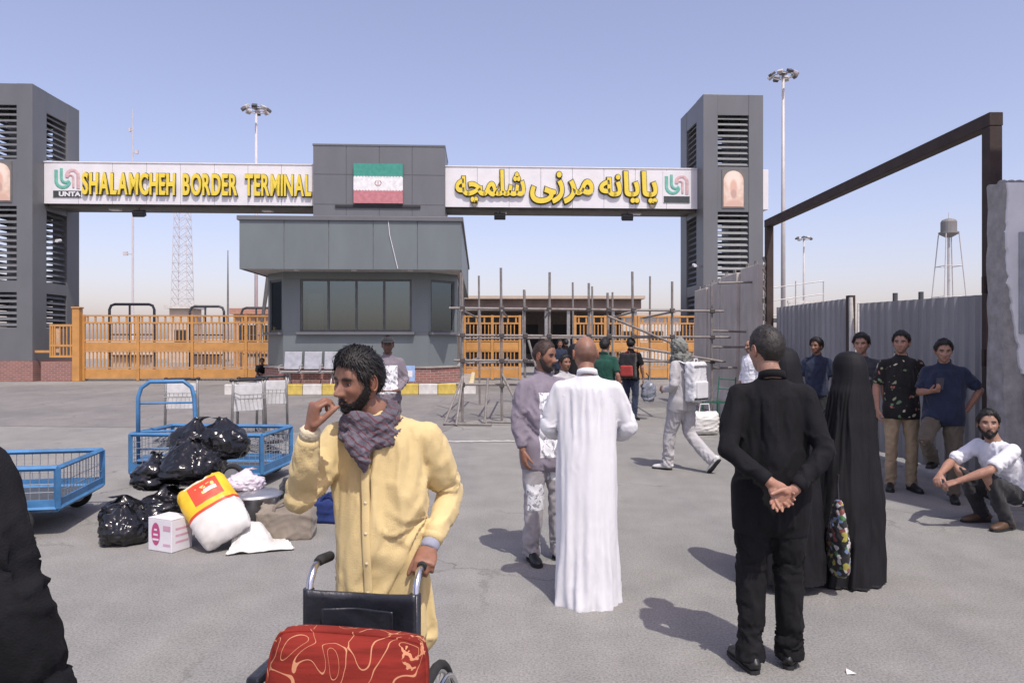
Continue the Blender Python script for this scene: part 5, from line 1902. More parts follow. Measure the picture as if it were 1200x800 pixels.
C_black = mat_cloth('black_cotton', (.0085, .0085, .0105), .25, .88, .3, sheen=0)
C_black2 = mat_cloth('black_twill', (.010, .010, .0115), .25, .9, .35, sheen=0)
C_chador = mat_cloth('black_chador_crepe', (.0095, .0095, .0115), .2, .72, .15, sheen=0)
C_white = mat_cloth('white_thobe_cotton', (.70, .70, .72), .03, .85, .12)
C_wtee = mat_cloth('white_tee', (.74, .74, .78), .05)
C_yel = mat_cloth('pale_yellow_cotton', (.64, .50, .245), .07, .85, .22)
C_cream = mat_cloth('cream_cotton', (.60, .52, .36), .08)
C_scarf = mat_cloth('grey_plum_scarf', (.135, .122, .150), .2, .95, .5, scarf_pattern)
C_porter = mat_cloth('lavender_grey_shirt', (.235, .205, .245), .1, .9, .3, panel_pattern([(-.10, .165, .80, 1.285, -.02)], (.78, .78, .80), (.30, .30, .33), 24))
C_porter2 = mat_cloth('grey_porter_trousers', (.36, .34, .345), .1, .9, .3, panel_pattern([(-.19, -.03, .40, .60, -.03), (.0, .17, .62, .85, -.02)], (.74, .74, .75), (.28, .28, .30), 24))
C_porter3 = mat_cloth('mauve_grey_shirt', (.20, .175, .20), .1, .9, .3, panel_pattern([(-.17, .13, .95, 1.34, -.02)], (.80, .80, .82), (.36, .36, .40), 22))
C_lgrey = mat_cloth('light_grey_tracksuit', (.43, .42, .425), .1)
C_hood = mat_cloth('grey_green_scarf', (.20, .205, .185), .2)
C_green = mat_cloth('dark_green_tee', (.014, .068, .048), .12)
C_navy = mat_cloth('navy_polo', (.022, .030, .058), .15)
C_slate = mat_cloth('slate_tee', (.055, .062, .072), .2, .9, .3, panel_pattern([(-.12, .10, 1.22, 1.25, 0)], (.35, .36, .38), (.2, .2, .22), 40))
C_floral = mat_cloth('black_floral_shirt', (.014, .014, .014), .2, .8, .2, floral_pattern)
C_khaki = mat_cloth('khaki_chino', (.36, .27, .17), .1)
C_olive = mat_cloth('olive_brown_trousers', (.125, .105, .078), .12)
C_char = mat_cloth('charcoal_trousers', (.035, .035, .038), .2)
C_jean = mat_cloth('dark_blue_jeans', (.028, .04, .075), .25)
C_gtr = mat_cloth('grey_trousers', (.16, .155, .15), .15)
S_black = mat('black_leather_shoe', (.012, .012, .012), .4, 0, .2, 30)
S_white = mat('white_trainer', (.66, .65, .63), .6)
S_brown = mat('brown_leather_sandal', (.09, .05, .03), .5)
BLK = (.012, .010, .009)
H_short = dict(col=BLK, thick=.013, fade=.55, len=.014, tufts=700)
H_med = dict(col=BLK, thick=.022, fade=.45, len=.025, quiff=.4)
H_full = dict(col=BLK, thick=.028, fade=.25, len=.032, quiff=.5)
SK1, SK2, SK3, SK4 = (.285, .150, .100), (.255, .132, .086), (.36, .21, .15), (.145, .080, .055)

# ---- man in pale yellow shirt pushing the wheelchair
HX, HD = -.470, 2.62
hero_pose = dict(head=(-.075, -.055, 1.608), neck=(-.025, -.005, 1.49), upper=(-.01, .005, 1.415),
                 sh_R=(-.165, .0, 1.395), sh_L=(.170, .02, 1.390), el_R=(-.275, -.135, 1.185), wr_R=(-.192, -.250, 1.450), hf_R=(.20, -.06, 1.0), hn_R=(.75, .62, 0), hs_R=(.55, -.45, .3),
                 el_L=(.245, .120, 1.160), wr_L=(.192, -.055, .996), hf_L=(-.06, -.80, -.40), hn_L=(-.15, -.35, -.9), hs_L=(-1, .1, .1),
                 kn_L=(.10, -.02, .50), an_L=(.11, -.02, .085), kn_R=(-.10, .03, .50), an_R=(-.11, .22, .12),
                 curls_R=[(55, 62, 30), (48, 58, 30), (62, 66, 40), (68, 70, 45)], thumb_R=(.85, .28, .75), curl_L=(52, 62, 40), thumb_L=(.55, .35, .75))
t, J, k = person('bearded man in pale yellow shirt and plum scarf pushing a wheelchair', (HX, HD, 0), R(-3), 1.665, hero_pose, SK2,
       dict(hair=dict(col=BLK, thick=.019, fade=.35, len=.026, quiff=.5, tufts=3200, seed=4), beard=dict(col=(.014, .011, .010), thick=.0035, len=.007, tufts=1500), brow=(.010, .008, .007), stubble=.7, nose=1.25),
       head_yaw=-36, head_pitch=9, head_roll=3, hi=True, head_scale=.97,
       shirt=dict(m=C_yel, hem=.66, hemw=(.205, .155), w=.94, sw=1.08, sleeve=.93, amp=.016, seed=33, sim=dict(grow=.105, frames=16, grav=.3, bend=.14, soft=.04, pre=.6), freq=(6.5, 6.5, 2.0), collar=False, cuffs=True, gap=42, ch=.045),
       trousers=dict(m=C_cream, w=.74, pw=.76, amp=.006), shoes=dict(m=S_brown))
# shirt placket with buttons, curved over the chest
def surf_y(p, x, z):
    """front surface of a shirt mesh near (x,z)"""
    m_ = (np.abs(p[:, 0] - x) < .022) & (np.abs(p[:, 2] - z) < .022) & (p[:, 1] < .0)
    return p[m_, 1].min() if m_.any() else -.15
sh = [o for o in t.children if o.name.split('.')[0] == 'shirt'][0]
sp_ = mesh_np(sh.data)
pl = []
for z in np.linspace(1.36, .68, 26) * k:
    x = (-.035 + .028 * (1.36 * k - z)) 
    pl.append(Vector((x, surf_y(sp_, x, z), z)))
for _ in range(2):
    for i in range(1, len(pl) - 1):
        pl[i].y = (pl[i - 1].y + pl[i].y * 2 + pl[i + 1].y) / 4
m = MB(); m.tube([p + Vector((0, -.001, 0)) for p in pl], [(.015, .0042)] * len(pl), 8, ref=(1, 0, 0)); m.build('placket', C_yel, t, smooth=True)
for i in range(3, len(pl), 4):
    MB().ball(pl[i] + Vector((0, -.006, 0)), (.0055, .0025, .0055), 10, 6).build('button', C_cream, t, smooth=True)
# wrist: grey undershirt cuff at the pushing hand, watch at the raised one
for s, mm_, rr in (('L', mat_cloth('grey_undershirt', (.30, .31, .38), .1), .033), ('R', C_cream, .034)):
    el, wr = J['el_' + s], J['wr_' + s]; dd = (wr - el).normalized()
    a0 = el.lerp(wr, .90)
    m = MB(); m.tube([a0, a0 + dd * .012, a0 + dd * .030, a0 + dd * .036], [rr, rr * 1.03, rr * .98, rr * .8], 18); me = blob(m, .006, 2)
    displace(me, lambda p: crease(p, a0, dd, .012, .1, .003, 3)); obj('undershirt_cuff', me, mm_, t)
# scarf: two slack turns around the neck plus a hanging bunch
sb = MB()
def ring(c, rx, ry, r, tilt, n=28, a0=0.0, zw=.012):
    pts = []
    for i in range(n + 1):
        a = a0 + 2 * PI * i / n
        pts.append(Vector((c[0] + rx * math.cos(a), c[1] + ry * math.sin(a), c[2] + tilt * math.sin(a) + zw * math.sin(3 * a + 1))))
    return pts
nk = J['neck']
sb.tube(ring((nk.x - .012, nk.y - .012, nk.z - .004), .084, .088, 0, .034), [(.025, .022)] * 29, 10)
sb.tube(ring((nk.x - .010, nk.y - .012, nk.z - .045), .094, .092, 0, .040, a0=.7), [(.026, .024)] * 29, 10)
sb.tube(ring((nk.x - .010, nk.y - .02, nk.z + .022), .076, .084, 0, .026, a0=1.2), [(.022, .02)] * 29, 10)
sb.tube([nk + Vector((-.045, -.095, -.045)), nk + Vector((-.03, -.120, -.09)), nk + Vector((-.012, -.130, -.14)), nk + Vector((-.005, -.125, -.185))], [(.050, .024), (.046, .026), (.028, .02), (.010, .010)], 14, ref=(1, 0, 0))
me = blob(sb, .009, 4)
displace(me, lambda p: drape(p, 61, .004, (4, 4, 18)))
me = cloth_relax(me, lambda p: np.full(len(p), .10), .13, 10, .1, .08, 3)
obj('scarf', me, C_scarf, t)
HERO = t
HERO_J = J

# ---- cropped man in black at the left edge, seen from behind
person('man in black long-sleeved shirt, arm hanging, cropped near the blue wagon', (-1.235, 1.50, 0), R(168), 1.77,
       dict(el_R=(-.262, .02, 1.13), wr_R=(-.300, -.04, .90), el_L=(.26, .02, 1.13)), SK1, dict(hair=H_short),
       shirt=dict(m=C_black, hem=.80, w=1.06, sw=1.25, sleeve=.98, amp=.013, seed=77, sim=dict(grow=.07, frames=12, grav=.3, bend=.25), cuffs=True, hemw=(.2, .15)), trousers=dict(m=C_black2), shoes=dict(m=S_black), hi=True)

# ---- porter in grey, turned toward the man in white
g = gp(634, 655)
person('porter in lavender grey shirt with white printed panel facing man in white', (g.x + .02, g.y, 0), R(30), 1.68,
       dict(el_R=(-.235, .02, 1.13), wr_R=(-.235, -.07, .895), el_L=(.25, -.02, 1.15), wr_L=(.17, -.20, 1.0), hf_L=(-.5, -.8, -.3), hn_L=(-.3, .1, -1), hs_L=(-.6, -.3, .2), kn_L=(.10, -.05, .5), an_L=(.11, -.06, .085)), SK2,
       dict(hair=dict(col=(.045, .026, .018), thick=.010, fade=.5, len=.010, tufts=500), beard=dict(col=(.05, .04, .035), thick=.009, len=.012), stubble=.7, nose=1.1), head_yaw=28, head_pitch=8,
       shirt=dict(m=C_porter, hem=.78, w=1.08, sw=1.1, sleeve=.93, amp=.012, seed=41, sim=dict(grow=.065, frames=12), cuffs=True), trousers=dict(m=C_porter2, w=1.12, cuff=1.2, amp=.012, sim=dict(grow=.06)), shoes=dict(m=S_black))

# ---- man in white thobe seen from behind
g = gp(688, 704)
pz = dict(head=(.01, -.03, 1.62), el_L=(.255, -.03, 1.14), wr_L=(.20, -.23, 1.06), el_R=(-.275, -.02, 1.14), wr_R=(-.205, -.23, 1.06), hf_L=(-.7, -.7, 0), hf_R=(.7, -.7, 0), hn_L=(0, .2, -1), hn_R=(0, .2, -1), hs_L=(-.2, -1, 0), hs_R=(.2, -1, 0),
          an_L=(.09, .0, .085), an_R=(-.09, .03, .085))
t, J, k = person('bald man in long white thobe standing with his back turned', (g.x, g.y, 0), R(176), 1.715, pz, SK1,
       dict(fringe=.6, stubble=.3), head_yaw=10, head_pitch=6,
       shirt=dict(m=C_white, name='thobe', w=1.02, sw=1.18, sleeve=.98, amp=.0095, seed=88, freq=(8, 8, .22), vfold=(.012, 7), sim=dict(grow=.065, frames=14, grav=.30, bend=.2, soft=.03), ch=.03, gap=4, vox=.0125,
                  hem_pts=[(.085, .216, .19, (0, .01)), (.14, .210, .182, (0, .01)), (.35, .196, .165, (0, .006)), (.62, .186, .150, (0, .003)), (.80, .186, .145, (0, 0))]),
       trousers=dict(m=C_white, w=.85, pw=.85, amp=.006), shoes=dict(m=S_brown))

# ---- man in black with hands clasped behind his back
g = gp(902, 778)
t, J, k = person('stout man in black shirt and trousers with hands clasped behind him', (g.x, g.y - .02, 0), R(172), 1.745,
       dict(sh_L=(.160, .012, 1.40), sh_R=(-.160, .012, 1.40), el_L=(.235, .115, 1.130), wr_L=(.045, .205, .985), el_R=(-.235, .115, 1.130), wr_R=(-.065, .215, .955), hf_L=(-.75, .08, -.65), hf_R=(.75, .05, -.60), hn_L=(0, 1, .05), hn_R=(0, .95, -.1), hs_L=(.4, 0, -1), hs_R=(.5, 0, 1),
            kn_L=(.10, -.01, .50), an_L=(.115, .06, .085), kn_R=(-.085, -.01, .5), an_R=(-.095, -.02, .085), toe_L=(.30, -1, 0), toe_R=(-.35, -1, 0),
            curl_L=(30, 38, 22), curl_R=(24, 30, 20), head=(.02, -.012, 1.628)), SK3,
       dict(hair=dict(col=(.028, .024, .021), thick=.011, fade=.75, len=.008, tufts=1800, seed=8), stubble=.4), head_yaw=26, head_pitch=2, hi=True,
       shirt=dict(m=C_black, hem=.80, w=.98, sw=1.02, sleeve=.95, amp=.013, seed=55, sim=dict(grow=.095, frames=14, grav=.3, bend=.15, pre=.5), hemw=(.185, .145), cuffs=True, gap=3), trousers=dict(m=C_black2, w=1.08, cuff=1.15, amp=.010, seed=6, sim=dict(grow=.07)), shoes=dict(m=S_black))
# glasses
gm = MB()
for s in (-1, 1):
    gm.tube([(s * .082, .01, .01), (s * .074, -.085, .008)], .002, 6)
    gm.tube([(s * .032 + .020 * math.cos(a), -.095, .002 + .016 * math.sin(a)) for a in np.linspace(0, 2 * PI, 13)], .0018, 6)
gm.tube([(-.012, -.098, .006), (.012, -.098, .006)], .002, 6)
o = gm.build('glasses', M_black, t)
o.matrix_local = Matrix.Translation(J['head']) @ Euler((R(2), 0, R(26)), 'XYZ').to_matrix().to_4x4() @ Matrix.Scale(k, 4)

# ---- women in black chadors
def chador(label, loc, rz, h, rows, seed, bag=None):
    t = thing('person', label, 'person', loc, rz, 'women in black chadors')
    k = h / 1.62
    core = MB()
    core.tube([(0, 0, .1), (0, 0, .9), (0, 0, 1.2), (0, 0, 1.33), (0, 0, 1.40), (0, -.01, 1.5)], [(.10, .09), (.13, .10), (.14, .09), (.11, .07), (.05, .05), (.05, .055)], 14)
    hd, hm = make_head((.36, .21, .15))
    ms = [(blob(core, .02, 3), np.array((.36, .21, .15)))]
    for me, c in hd:
        a = mesh_np(me); mesh_set(me, a * .95 + np.array([0, -.01, 1.50])); ms.append((me, c))
    b_ = join_meshes(ms, 'body'); a = mesh_np(b_); mesh_set(b_, a * k)
    obj('body', b_, M_skin, t)
    me = robe_loft(rows, 120, seed=seed, k=k)
    me = cloth_relax(me, lambda p: np.maximum(sstep(p[:, 2], 1.28 * k, 1.42 * k), .03), .055, 12, .35, .2, 3)
    a = mesh_np(me); a[:, 2] = np.maximum(a[:, 2], .012); mesh_set(me, a)
    obj('chador', me, C_chador, t)
    for s in (-1, 1):
        mb, heel, d2, up2, L_ = shoe_mesh((s * .09, .02, .085), (s * .2, -1, 0), .9)
        obj('shoe', blob(mb, .009, 3), S_black, t)
    return t
rowsA = [(1.622, .012, .012, 0, .005, 0), (1.612, .055, .065, 0, .005, 0), (1.585, .085, .10, 0, .005, .005), (1.53, .103, .122, 0, .005, .012), (1.46, .108, .125, 0, .012, .018), (1.38, .125, .125, 0, .015, .025), (1.28, .175, .140, .0, .015, .030), (1.15, .205, .160, .0, .01, .040), (.95, .225, .185, .01, .0, .055), (.70, .240, .210, .02, .0, .070), (.40, .275, .240, .05, .0, .085), (.15, .315, .265, .085, .0, .10), (.04, .330, .275, .095, .0, .10)]
g = gp(1003, 676)
chador('woman in long black chador standing beside the man in black', (g.x - .05, g.y, 0), R(200), 1.60, rowsA, 12)
rowsB = [(z, rx * .98, ry, cx * .2, cy, fo) for z, rx, ry, cx, cy, fo in rowsA]
rowsB = rowsB[:-3] + [(.40, .245, .225, 0, 0, .08), (.20, .255, .235, 0, 0, .09), (.14, .258, .238, 0, 0, .09)]
chador('woman in black chador mostly hidden behind the stout man in black', (1.86, 4.96, 0), R(170), 1.63, rowsB, 31)
# floral carrier bag between them
C_fbag = mat_cloth('printed_carrier_bag', (.05, .05, .055), .2, .5, .1, None)
nt, N, L, b = nodes_of(C_fbag)
tc = N.new('ShaderNodeTexCoord'); v = N.new('ShaderNodeTexVoronoi'); v.inputs['Scale'].default_value = 34; L.new(tc.outputs['Object'], v.inputs['Vector'])
cr = N.new('ShaderNodeValToRGB'); cr.color_ramp.interpolation = 'CONSTANT'
cr.color_ramp.elements[0].color = (.02, .02, .02, 1); cr.color_ramp.elements[1].position = .42; cr.color_ramp.elements[1].color = (.45, .43, .42, 1)
for p_, c in ((.55, (.30, .27, .06, 1)), (.64, (.18, .06, .05, 1)), (.72, (.06, .15, .06, 1)), (.80, (.14, .20, .33, 1)), (.88, (.02, .02, .02, 1))):
    e = cr.color_ramp.elements.new(p_); e.color = c
sp = N.new('ShaderNodeSeparateColor'); L.new(v.outputs['Color'], sp.inputs[0]); L.new(sp.outputs[0], cr.inputs[0]); L.new(cr.outputs[0], b.inputs['Base Color'])
t = thing('carrier_bag', 'multicoloured printed carrier bag hanging between the two veiled women', 'bag', (2.16, 4.80, .13))
m = MB(); m.tube([(0, 0, 0), (0, 0, .05), (0, 0, .25), (.0, 0, .42), (0, 0, .50)], [(.04, .08), (.05, .13), (.052, .13), (.03, .08), (.015, .03)], 16, ref=(0, 1, 0).__class__((1, 0, 0)))
me = blob(m, .012, 3); displace(me, lambda p: drape(p, 4, .006, (8, 8, 4))); obj('sack', me, C_fbag, t)
MB().tube([(0, 0, .49), (0, .01, .60), (0, .0, .66)], .008, 6).build('handle', M_black, t)

# ---- men along the fence
g = gp(1056, 574)
person('man in black floral shirt and khaki trousers standing by the fence', (g.x, g.y, 0), R(-14), 1.78,
       dict(el_L=(.25, .0, 1.15), wr_L=(.235, -.07, .92), el_R=(-.25, .02, 1.14), wr_R=(-.25, -.05, .90)), SK3, dict(hair=H_med, stubble=.5), head_yaw=-25, head_pitch=0,
       shirt=dict(m=C_floral, hem=.84, sleeve=.42, w=.98, seed=3, gap=40, sim=dict(grow=.05, frames=10)), trousers=dict(m=C_khaki, w=.98, seed=8, sim=dict(grow=.05, frames=10)), shoes=dict(m=S_black))
person('man in navy polo leaning on the fence, one knee raised, holding phone', (4.60, 7.72, 0), R(-38), 1.70,
       dict(el_R=(-.235, -.03, 1.16), wr_R=(-.10, -.24, 1.18), hf_R=(.75, -.5, .15), hn_R=(.1, .3, .9), hs_R=(.2, -1, .2), curl_R=(45, 45, 25), el_L=(.32, .12, 1.19), wr_L=(.20, .10, .97), hf_L=(-.7, .1, -.7),
            kn_R=(-.14, -.33, .66), an_R=(-.10, .02, .42), hip_R=(-.09, 0, .92), toe_R=(-.1, -1, 0), kn_L=(.09, -.06, .50), an_L=(.10, -.10, .085), head=(0, -.05, 1.615)), SK3,
       dict(hair=H_med, stubble=.35), head_yaw=18, head_pitch=10,
       shirt=dict(m=C_navy, hem=.86, sleeve=.42, w=1.14, seed=13, gap=35, sim=dict(grow=.05, frames=10)), trousers=dict(m=C_olive, w=1.12, seed=18), shoes=dict(m=S_black))
ph = worldpt(bpy.data.objects[0], (0, 0, 0)) if False else None
t = thing('mobile_phone', 'black mobile phone held by the man in navy polo', 'phone', (4.43, 7.52, 1.17), R(-38))
MB().box(-.035, .035, -.004, .004, -.0, .145, Matrix.Rotation(R(-35), 4, 'X')).build('case', M_black, t, bevel=.003)
MB().box(-.031, .031, .0042, .005, .008, .137, Matrix.Rotation(R(-35), 4, 'X')).build('screen', M_glass, t)
person('man in slate grey tee with moustache standing behind the veiled woman', (4.20, 8.72, 0), R(-22), 1.76, dict(), SK3, dict(hair=H_full, beard=None, stubble=.35), head_yaw=-14, head_pitch=2,
       shirt=dict(m=C_slate, hem=.88, sleeve=.42, w=1.0, seed=23, collar=False), trousers=dict(m=C_gtr), shoes=dict(m=S_white))
person('dark-haired man in navy shirt half hidden behind the man in black', (4.62, 11.0, 0), R(-35), 1.72, dict(), SK2, dict(hair=H_full, stubble=.6), head_yaw=-20,
       shirt=dict(m=C_navy, hem=.86, sleeve=.45, w=1.0, seed=29), trousers=dict(m=C_char), shoes=dict(m=S_black))
# crouching man
cr_pose = dict(pelvis=(.0, .16, .27), waist=(0, .15, .40), chest=(0, .06, .60), upper=(0, .0, .71), neck=(0, -.025, .785), head=(0, -.07, .915),
               sh_L=(.185, .0, .715), sh_R=(-.185, .0, .715), el_L=(.215, -.27, .545), el_R=(-.215, -.27, .545), wr_L=(.10, -.49, .44), wr_R=(-.10, -.49, .46), hf_L=(-.5, -.8, -.35), hf_R=(.5, -.8, -.35), hn_L=(-.4, 0, -1), hn_R=(.4, 0, -1), hs_L=(-1, -.4, .2), hs_R=(1, -.4, .2),
               hip_L=(.10, .13, .26), hip_R=(-.10, .13, .26), kn_L=(.16, -.24, .475), kn_R=(-.16, -.22, .475), an_L=(.14, .0, .085), an_R=(-.14, .02, .085), toe_L=(.15, -1, 0), toe_R=(-.15, -1, 0), curl_L=(35, 40, 25), curl_R=(35, 40, 25))
person('bearded man in white tee crouching in sandals by the wall end', (4.38, 6.58, 0), R(-78), 1.76, cr_pose, SK3, dict(hair=H_med, beard=dict(col=BLK, thick=.010, len=.012), stubble=.6), head_yaw=52, head_pitch=-6,
       shirt=dict(m=C_wtee, drop=.02, sleeve=.44, w=1.04, seed=43, collar=False, sim=dict(grow=.06, frames=10, pin_top=0.0, soft=.16), hemw=(.17, .14)), trousers=dict(m=C_char, w=1.0, seed=44), shoes=dict(m=S_brown))
# ---- pair by the blast wall
person('balding man in white shirt standing before the concrete blast walls', (4.44, 13.5, 0), R(-70), 1.70, dict(), SK3, dict(hair=dict(col=BLK, thick=.008, bald=.9, len=.008), stubble=.3), head_yaw=0,
       shirt=dict(m=C_wtee, hem=.84, w=1.05, sleeve=.9, seed=51), trousers=dict(m=C_char), shoes=dict(m=S_black))
person('dark-haired man in black jacket beside the balding white-shirted man', (4.72, 13.35, 0), R(-45), 1.74, dict(), SK2, dict(hair=H_med), shirt=dict(m=C_black, hem=.84, w=1.05, sleeve=.95, seed=52), trousers=dict(m=C_char), shoes=dict(m=S_black))

# ---- walking man with white backpack
g = gp(797, 551)
walk = dict(head=(-.02, -.07, 1.60), neck=(-.01, -.03, 1.485), upper=(0, -.015, 1.41), kn_L=(.09, -.13, .50), an_L=(.09, -.16, .085), kn_R=(-.10, .06, .50), an_R=(-.10, .42, .20), toe_R=(-.1, -1, 0),
            el_L=(.25, .06, 1.14), wr_L=(.20, -.14, 1.06), el_R=(-.25, .10, 1.15), wr_R=(-.20, -.10, 1.04), hf_L=(-.4, -.8, .2), hf_R=(.4, -.8, .2))
t, J, k = person('walking man in light grey tracksuit and wrapped head scarf with white backpack', (g.x + .02, g.y, 0), R(222), 1.72, walk, SK2, dict(hair=H_short), head_pitch=6,
       shirt=dict(m=C_lgrey, hem=.84, w=1.08, sw=1.1, seed=61, sim=dict(grow=.07, frames=10)), trousers=dict(m=C_lgrey, w=1.2, cuff=1.1, amp=.016, seed=62, sim=dict(grow=.07)), shoes=dict(m=S_white, pitch_R=R(-48)))
sb = MB()
hc = J['head']
sb.ball(hc + Vector((0, .012, .012)), (.098, .118, .130), 18, 14)
sb.tube(ring((J['neck'].x, J['neck'].y + .01, J['neck'].z + .0), .095, .10, 0, .02), [(.045, .04)] * 29, 10)
sb.tube([J['neck'] + Vector((0, .09, .04)), J['neck'] + Vector((0, .13, -.06)), J['neck'] + Vector((0, .14, -.12))], [(.09, .04), (.10, .035), (.04, .02)], 12, ref=(1, 0, 0))
me = blob(sb, .012, 4); displace(me, lambda p: drape(p, 71, .020, (9, 9, 12)))
bmx = bmesh.new(); bmx.from_mesh(me)
bmesh.ops.delete(bmx, geom=[v for v in bmx.verts if (v.co - (hc + Vector((0, -.10, -.02)))).length < .075], context='VERTS'); bmx.to_mesh(me); bmx.free()
obj('head_scarf', me, C_hood, t)
def backpack(owner, label, m, m2, w, h, d, zc, group='backpacks worn by travellers', yoff=.20):
    loc = worldpt(owner, (0, yoff, zc))
    t = thing('backpack', label, 'backpack', loc, owner.rotation_euler.z, group)
    b_ = MB(); b_.box(-w / 2, w / 2, -d / 2, d / 2, -h / 2, h / 2)
    me = blob(b_, .02, 6); displace(me, lambda p: drape(p, 5, .015, (9, 9, 7)))
    obj('pack', me, m, t)
    pk = MB(); pk.box(-w * .38, w * .38, d * .30, d * .75, -h * .42, h * .02); me = blob(pk, .016, 5); obj('front_pocket', me, m2, t)
    MB().tube([(-.04, 0, h / 2 - .01), (-.03, 0, h / 2 + .04), (.03, 0, h / 2 + .04), (.04, 0, h / 2 - .01)], .008, 6).build('carry_loop', m2, t)
    for s in (-1, 1):
        MB().tube([(s * w * .3, -d * .35, h * .42), (s * w * .36, -d * .5 - .10, h * .52), (s * w * .40, -d * .5 - .22, h * .25), (s * w * .38, -d * .5 - .08, -h * .3)], [(.022, .008)] * 4, 8, ref=(1, 0, 0)).build('strap', m2, t)
    return t
C_wpack = mat_cloth('white_backpack_nylon', (.66, .66, .67), .06, .6, .2)
bpk = backpack(t, 'white backpack with dark trim lines on the walking man', C_wpack, C_wpack, .31, .50, .15, 1.16, yoff=.215)
MB().box(-.14, .14, .075, .088, -.225, -.205).build('trim_line', M_black, bpk)
MB().box(-.14, .14, .075, .088, .195, .207).build('trim_line', mat_cloth('grey_trim', (.2, .2, .2)), bpk)

# ---- group at the scaffold
g = gp(742, 492)
t, J, k = person('man in black tee and jeans wearing a red and black backpack', (g.x - .05, g.y, 0), R(155), 1.74, dict(an_R=(-.10, .10, .085), kn_R=(-.10, .0, .5)), SK3, dict(hair=H_med),
       shirt=dict(m=C_black, hem=.86, w=1.05, sleeve=.42, seed=81), trousers=dict(m=C_jean, w=1.05), shoes=dict(m=S_black))
backpack(t, 'red and black backpack worn by the man in jeans', mat_cloth('black_nylon', (.02, .02, .022), .2, .6), mat_cloth('red_nylon', (.36, .045, .04), .15, .6), .34, .52, .19, 1.16, yoff=.22)
tb = thing('carrier_bag', 'pale grey carrier bag hanging beside the red backpack', 'bag', (g.x + .33, g.y + .05, .42))
m = MB(); m.tube([(0, 0, 0), (0, 0, .1), (0, 0, .3), (0, 0, .42)], [(.10, .06), (.15, .09), (.14, .08), (.04, .03)], 14); me = blob(m, .015, 3); displace(me, lambda p: drape(p, 6, .03, (9, 9, 5))); obj('sack', me, mat('grey_plastic_bag', (.22, .24, .29), .35, 0, .3, 9), tb)
MB().tube([(0, 0, .41), (.0, 0, .52), (-.05, 0, .58)], .01, 6).build('handle', M_black, tb)
person('man in dark green tee standing beyond the man in white thobe', (1.56, 12.2, 0), R(150), 1.72, dict(el_L=(.27, 0, 1.15), wr_L=(.25, -.15, .98)), SK3, dict(hair=H_med), shirt=dict(m=C_green, hem=.86, w=1.12, sleeve=.42, seed=91), trousers=dict(m=C_char), shoes=dict(m=S_black))
chador('woman in black chador partly hidden behind the man in white thobe', (.86, 9.9, 0), R(175), 1.64, rowsB, 51)
person('man in pale grey shirt between the porter and the veiled woman', (.68, 9.4, 0), R(30), 1.50, dict(), SK2, dict(hair=H_med, stubble=.5), shirt=dict(m=C_lgrey, hem=.86, w=1.0, seed=95), trousers=dict(m=C_char), shoes=dict(m=S_black))
person('man in dark jacket waiting in the open gap of the gate', (1.45, 22.0, 0), R(10), 1.72, dict(), SK2, dict(hair=H_med), shirt=dict(m=C_navy, hem=.84, seed=96), trousers=dict(m=C_char), shoes=dict(m=S_black))
person('man in black clothes standing far inside the gate gap', (1.9, 25.5, 0), R(190), 1.74, dict(), SK2, dict(hair=H_med), shirt=dict(m=C_black, hem=.84, seed=97), trousers=dict(m=C_char), shoes=dict(m=S_black))
# ---- porter with cap in front of the booth
t, J, k = person('porter in dark cap and mauve shirt with white printed chest panel', (-1.73, 10.1, 0), R(12), 1.745, dict(el_L=(.25, -.02, 1.14), wr_L=(.13, -.20, 1.0), el_R=(-.25, -.02, 1.14), wr_R=(-.13, -.20, 1.0), hf_L=(-.8, -.5, 0), hf_R=(.8, -.5, 0)), SK4, dict(hair=H_short, stubble=.5), head_yaw=-6,
       shirt=dict(m=C_porter3, hem=.84, w=1.05, seed=98), trousers=dict(m=C_gtr), shoes=dict(m=S_black))
hc = J['head']
m = MB(); m.ball(hc + Vector((0, .008, .045)), (.090, .108, .085), 18, 12)
me = blob(m, .008, 2)
bmx = bmesh.new(); bmx.from_mesh(me); bmesh.ops.delete(bmx, geom=[v for v in bmx.verts if v.co.z < hc.z + .040], context='VERTS'); bmx.to_mesh(me); bmx.free()
cp = obj('cap', me, C_char, t); md = cp.modifiers.new('s', 'SOLIDIFY'); md.thickness = .004
m = MB(); m.tube([hc + Vector((0, -.085, .045)), hc + Vector((0, -.13, .042)), hc + Vector((0, -.165, .032))], [(.075, .006), (.07, .006), (.04, .005)], 16, ref=(1, 0, 0)); m.build('peak', C_char, cp, smooth=True)
# ---- dark crouched figure by the end of the orange gate
cp2 = dict(cr_pose)
person('person in dark clothes crouching by the booth end of the orange gate', (-9.75, 28.3, 0), R(20), 1.72, cp2, SK2, dict(hair=H_med), shirt=dict(m=C_black, drop=.02, seed=99, collar=False, vox=.02), trousers=dict(m=C_char), shoes=dict(m=S_black))
# ------------------------------------------------------------------ wheelchair with red cushion
WX, WY, WR = -.505, 2.40, R(-8)
t = thing('wheelchair', 'folding wheelchair with black vinyl back pushed by the man in yellow', 'wheelchair', (WX, WY, 0), WR)
M_vinyl = mat('black_vinyl', (.020, .022, .030), .32, 0, .2, 12, .25, 40, .5)
hw = .185
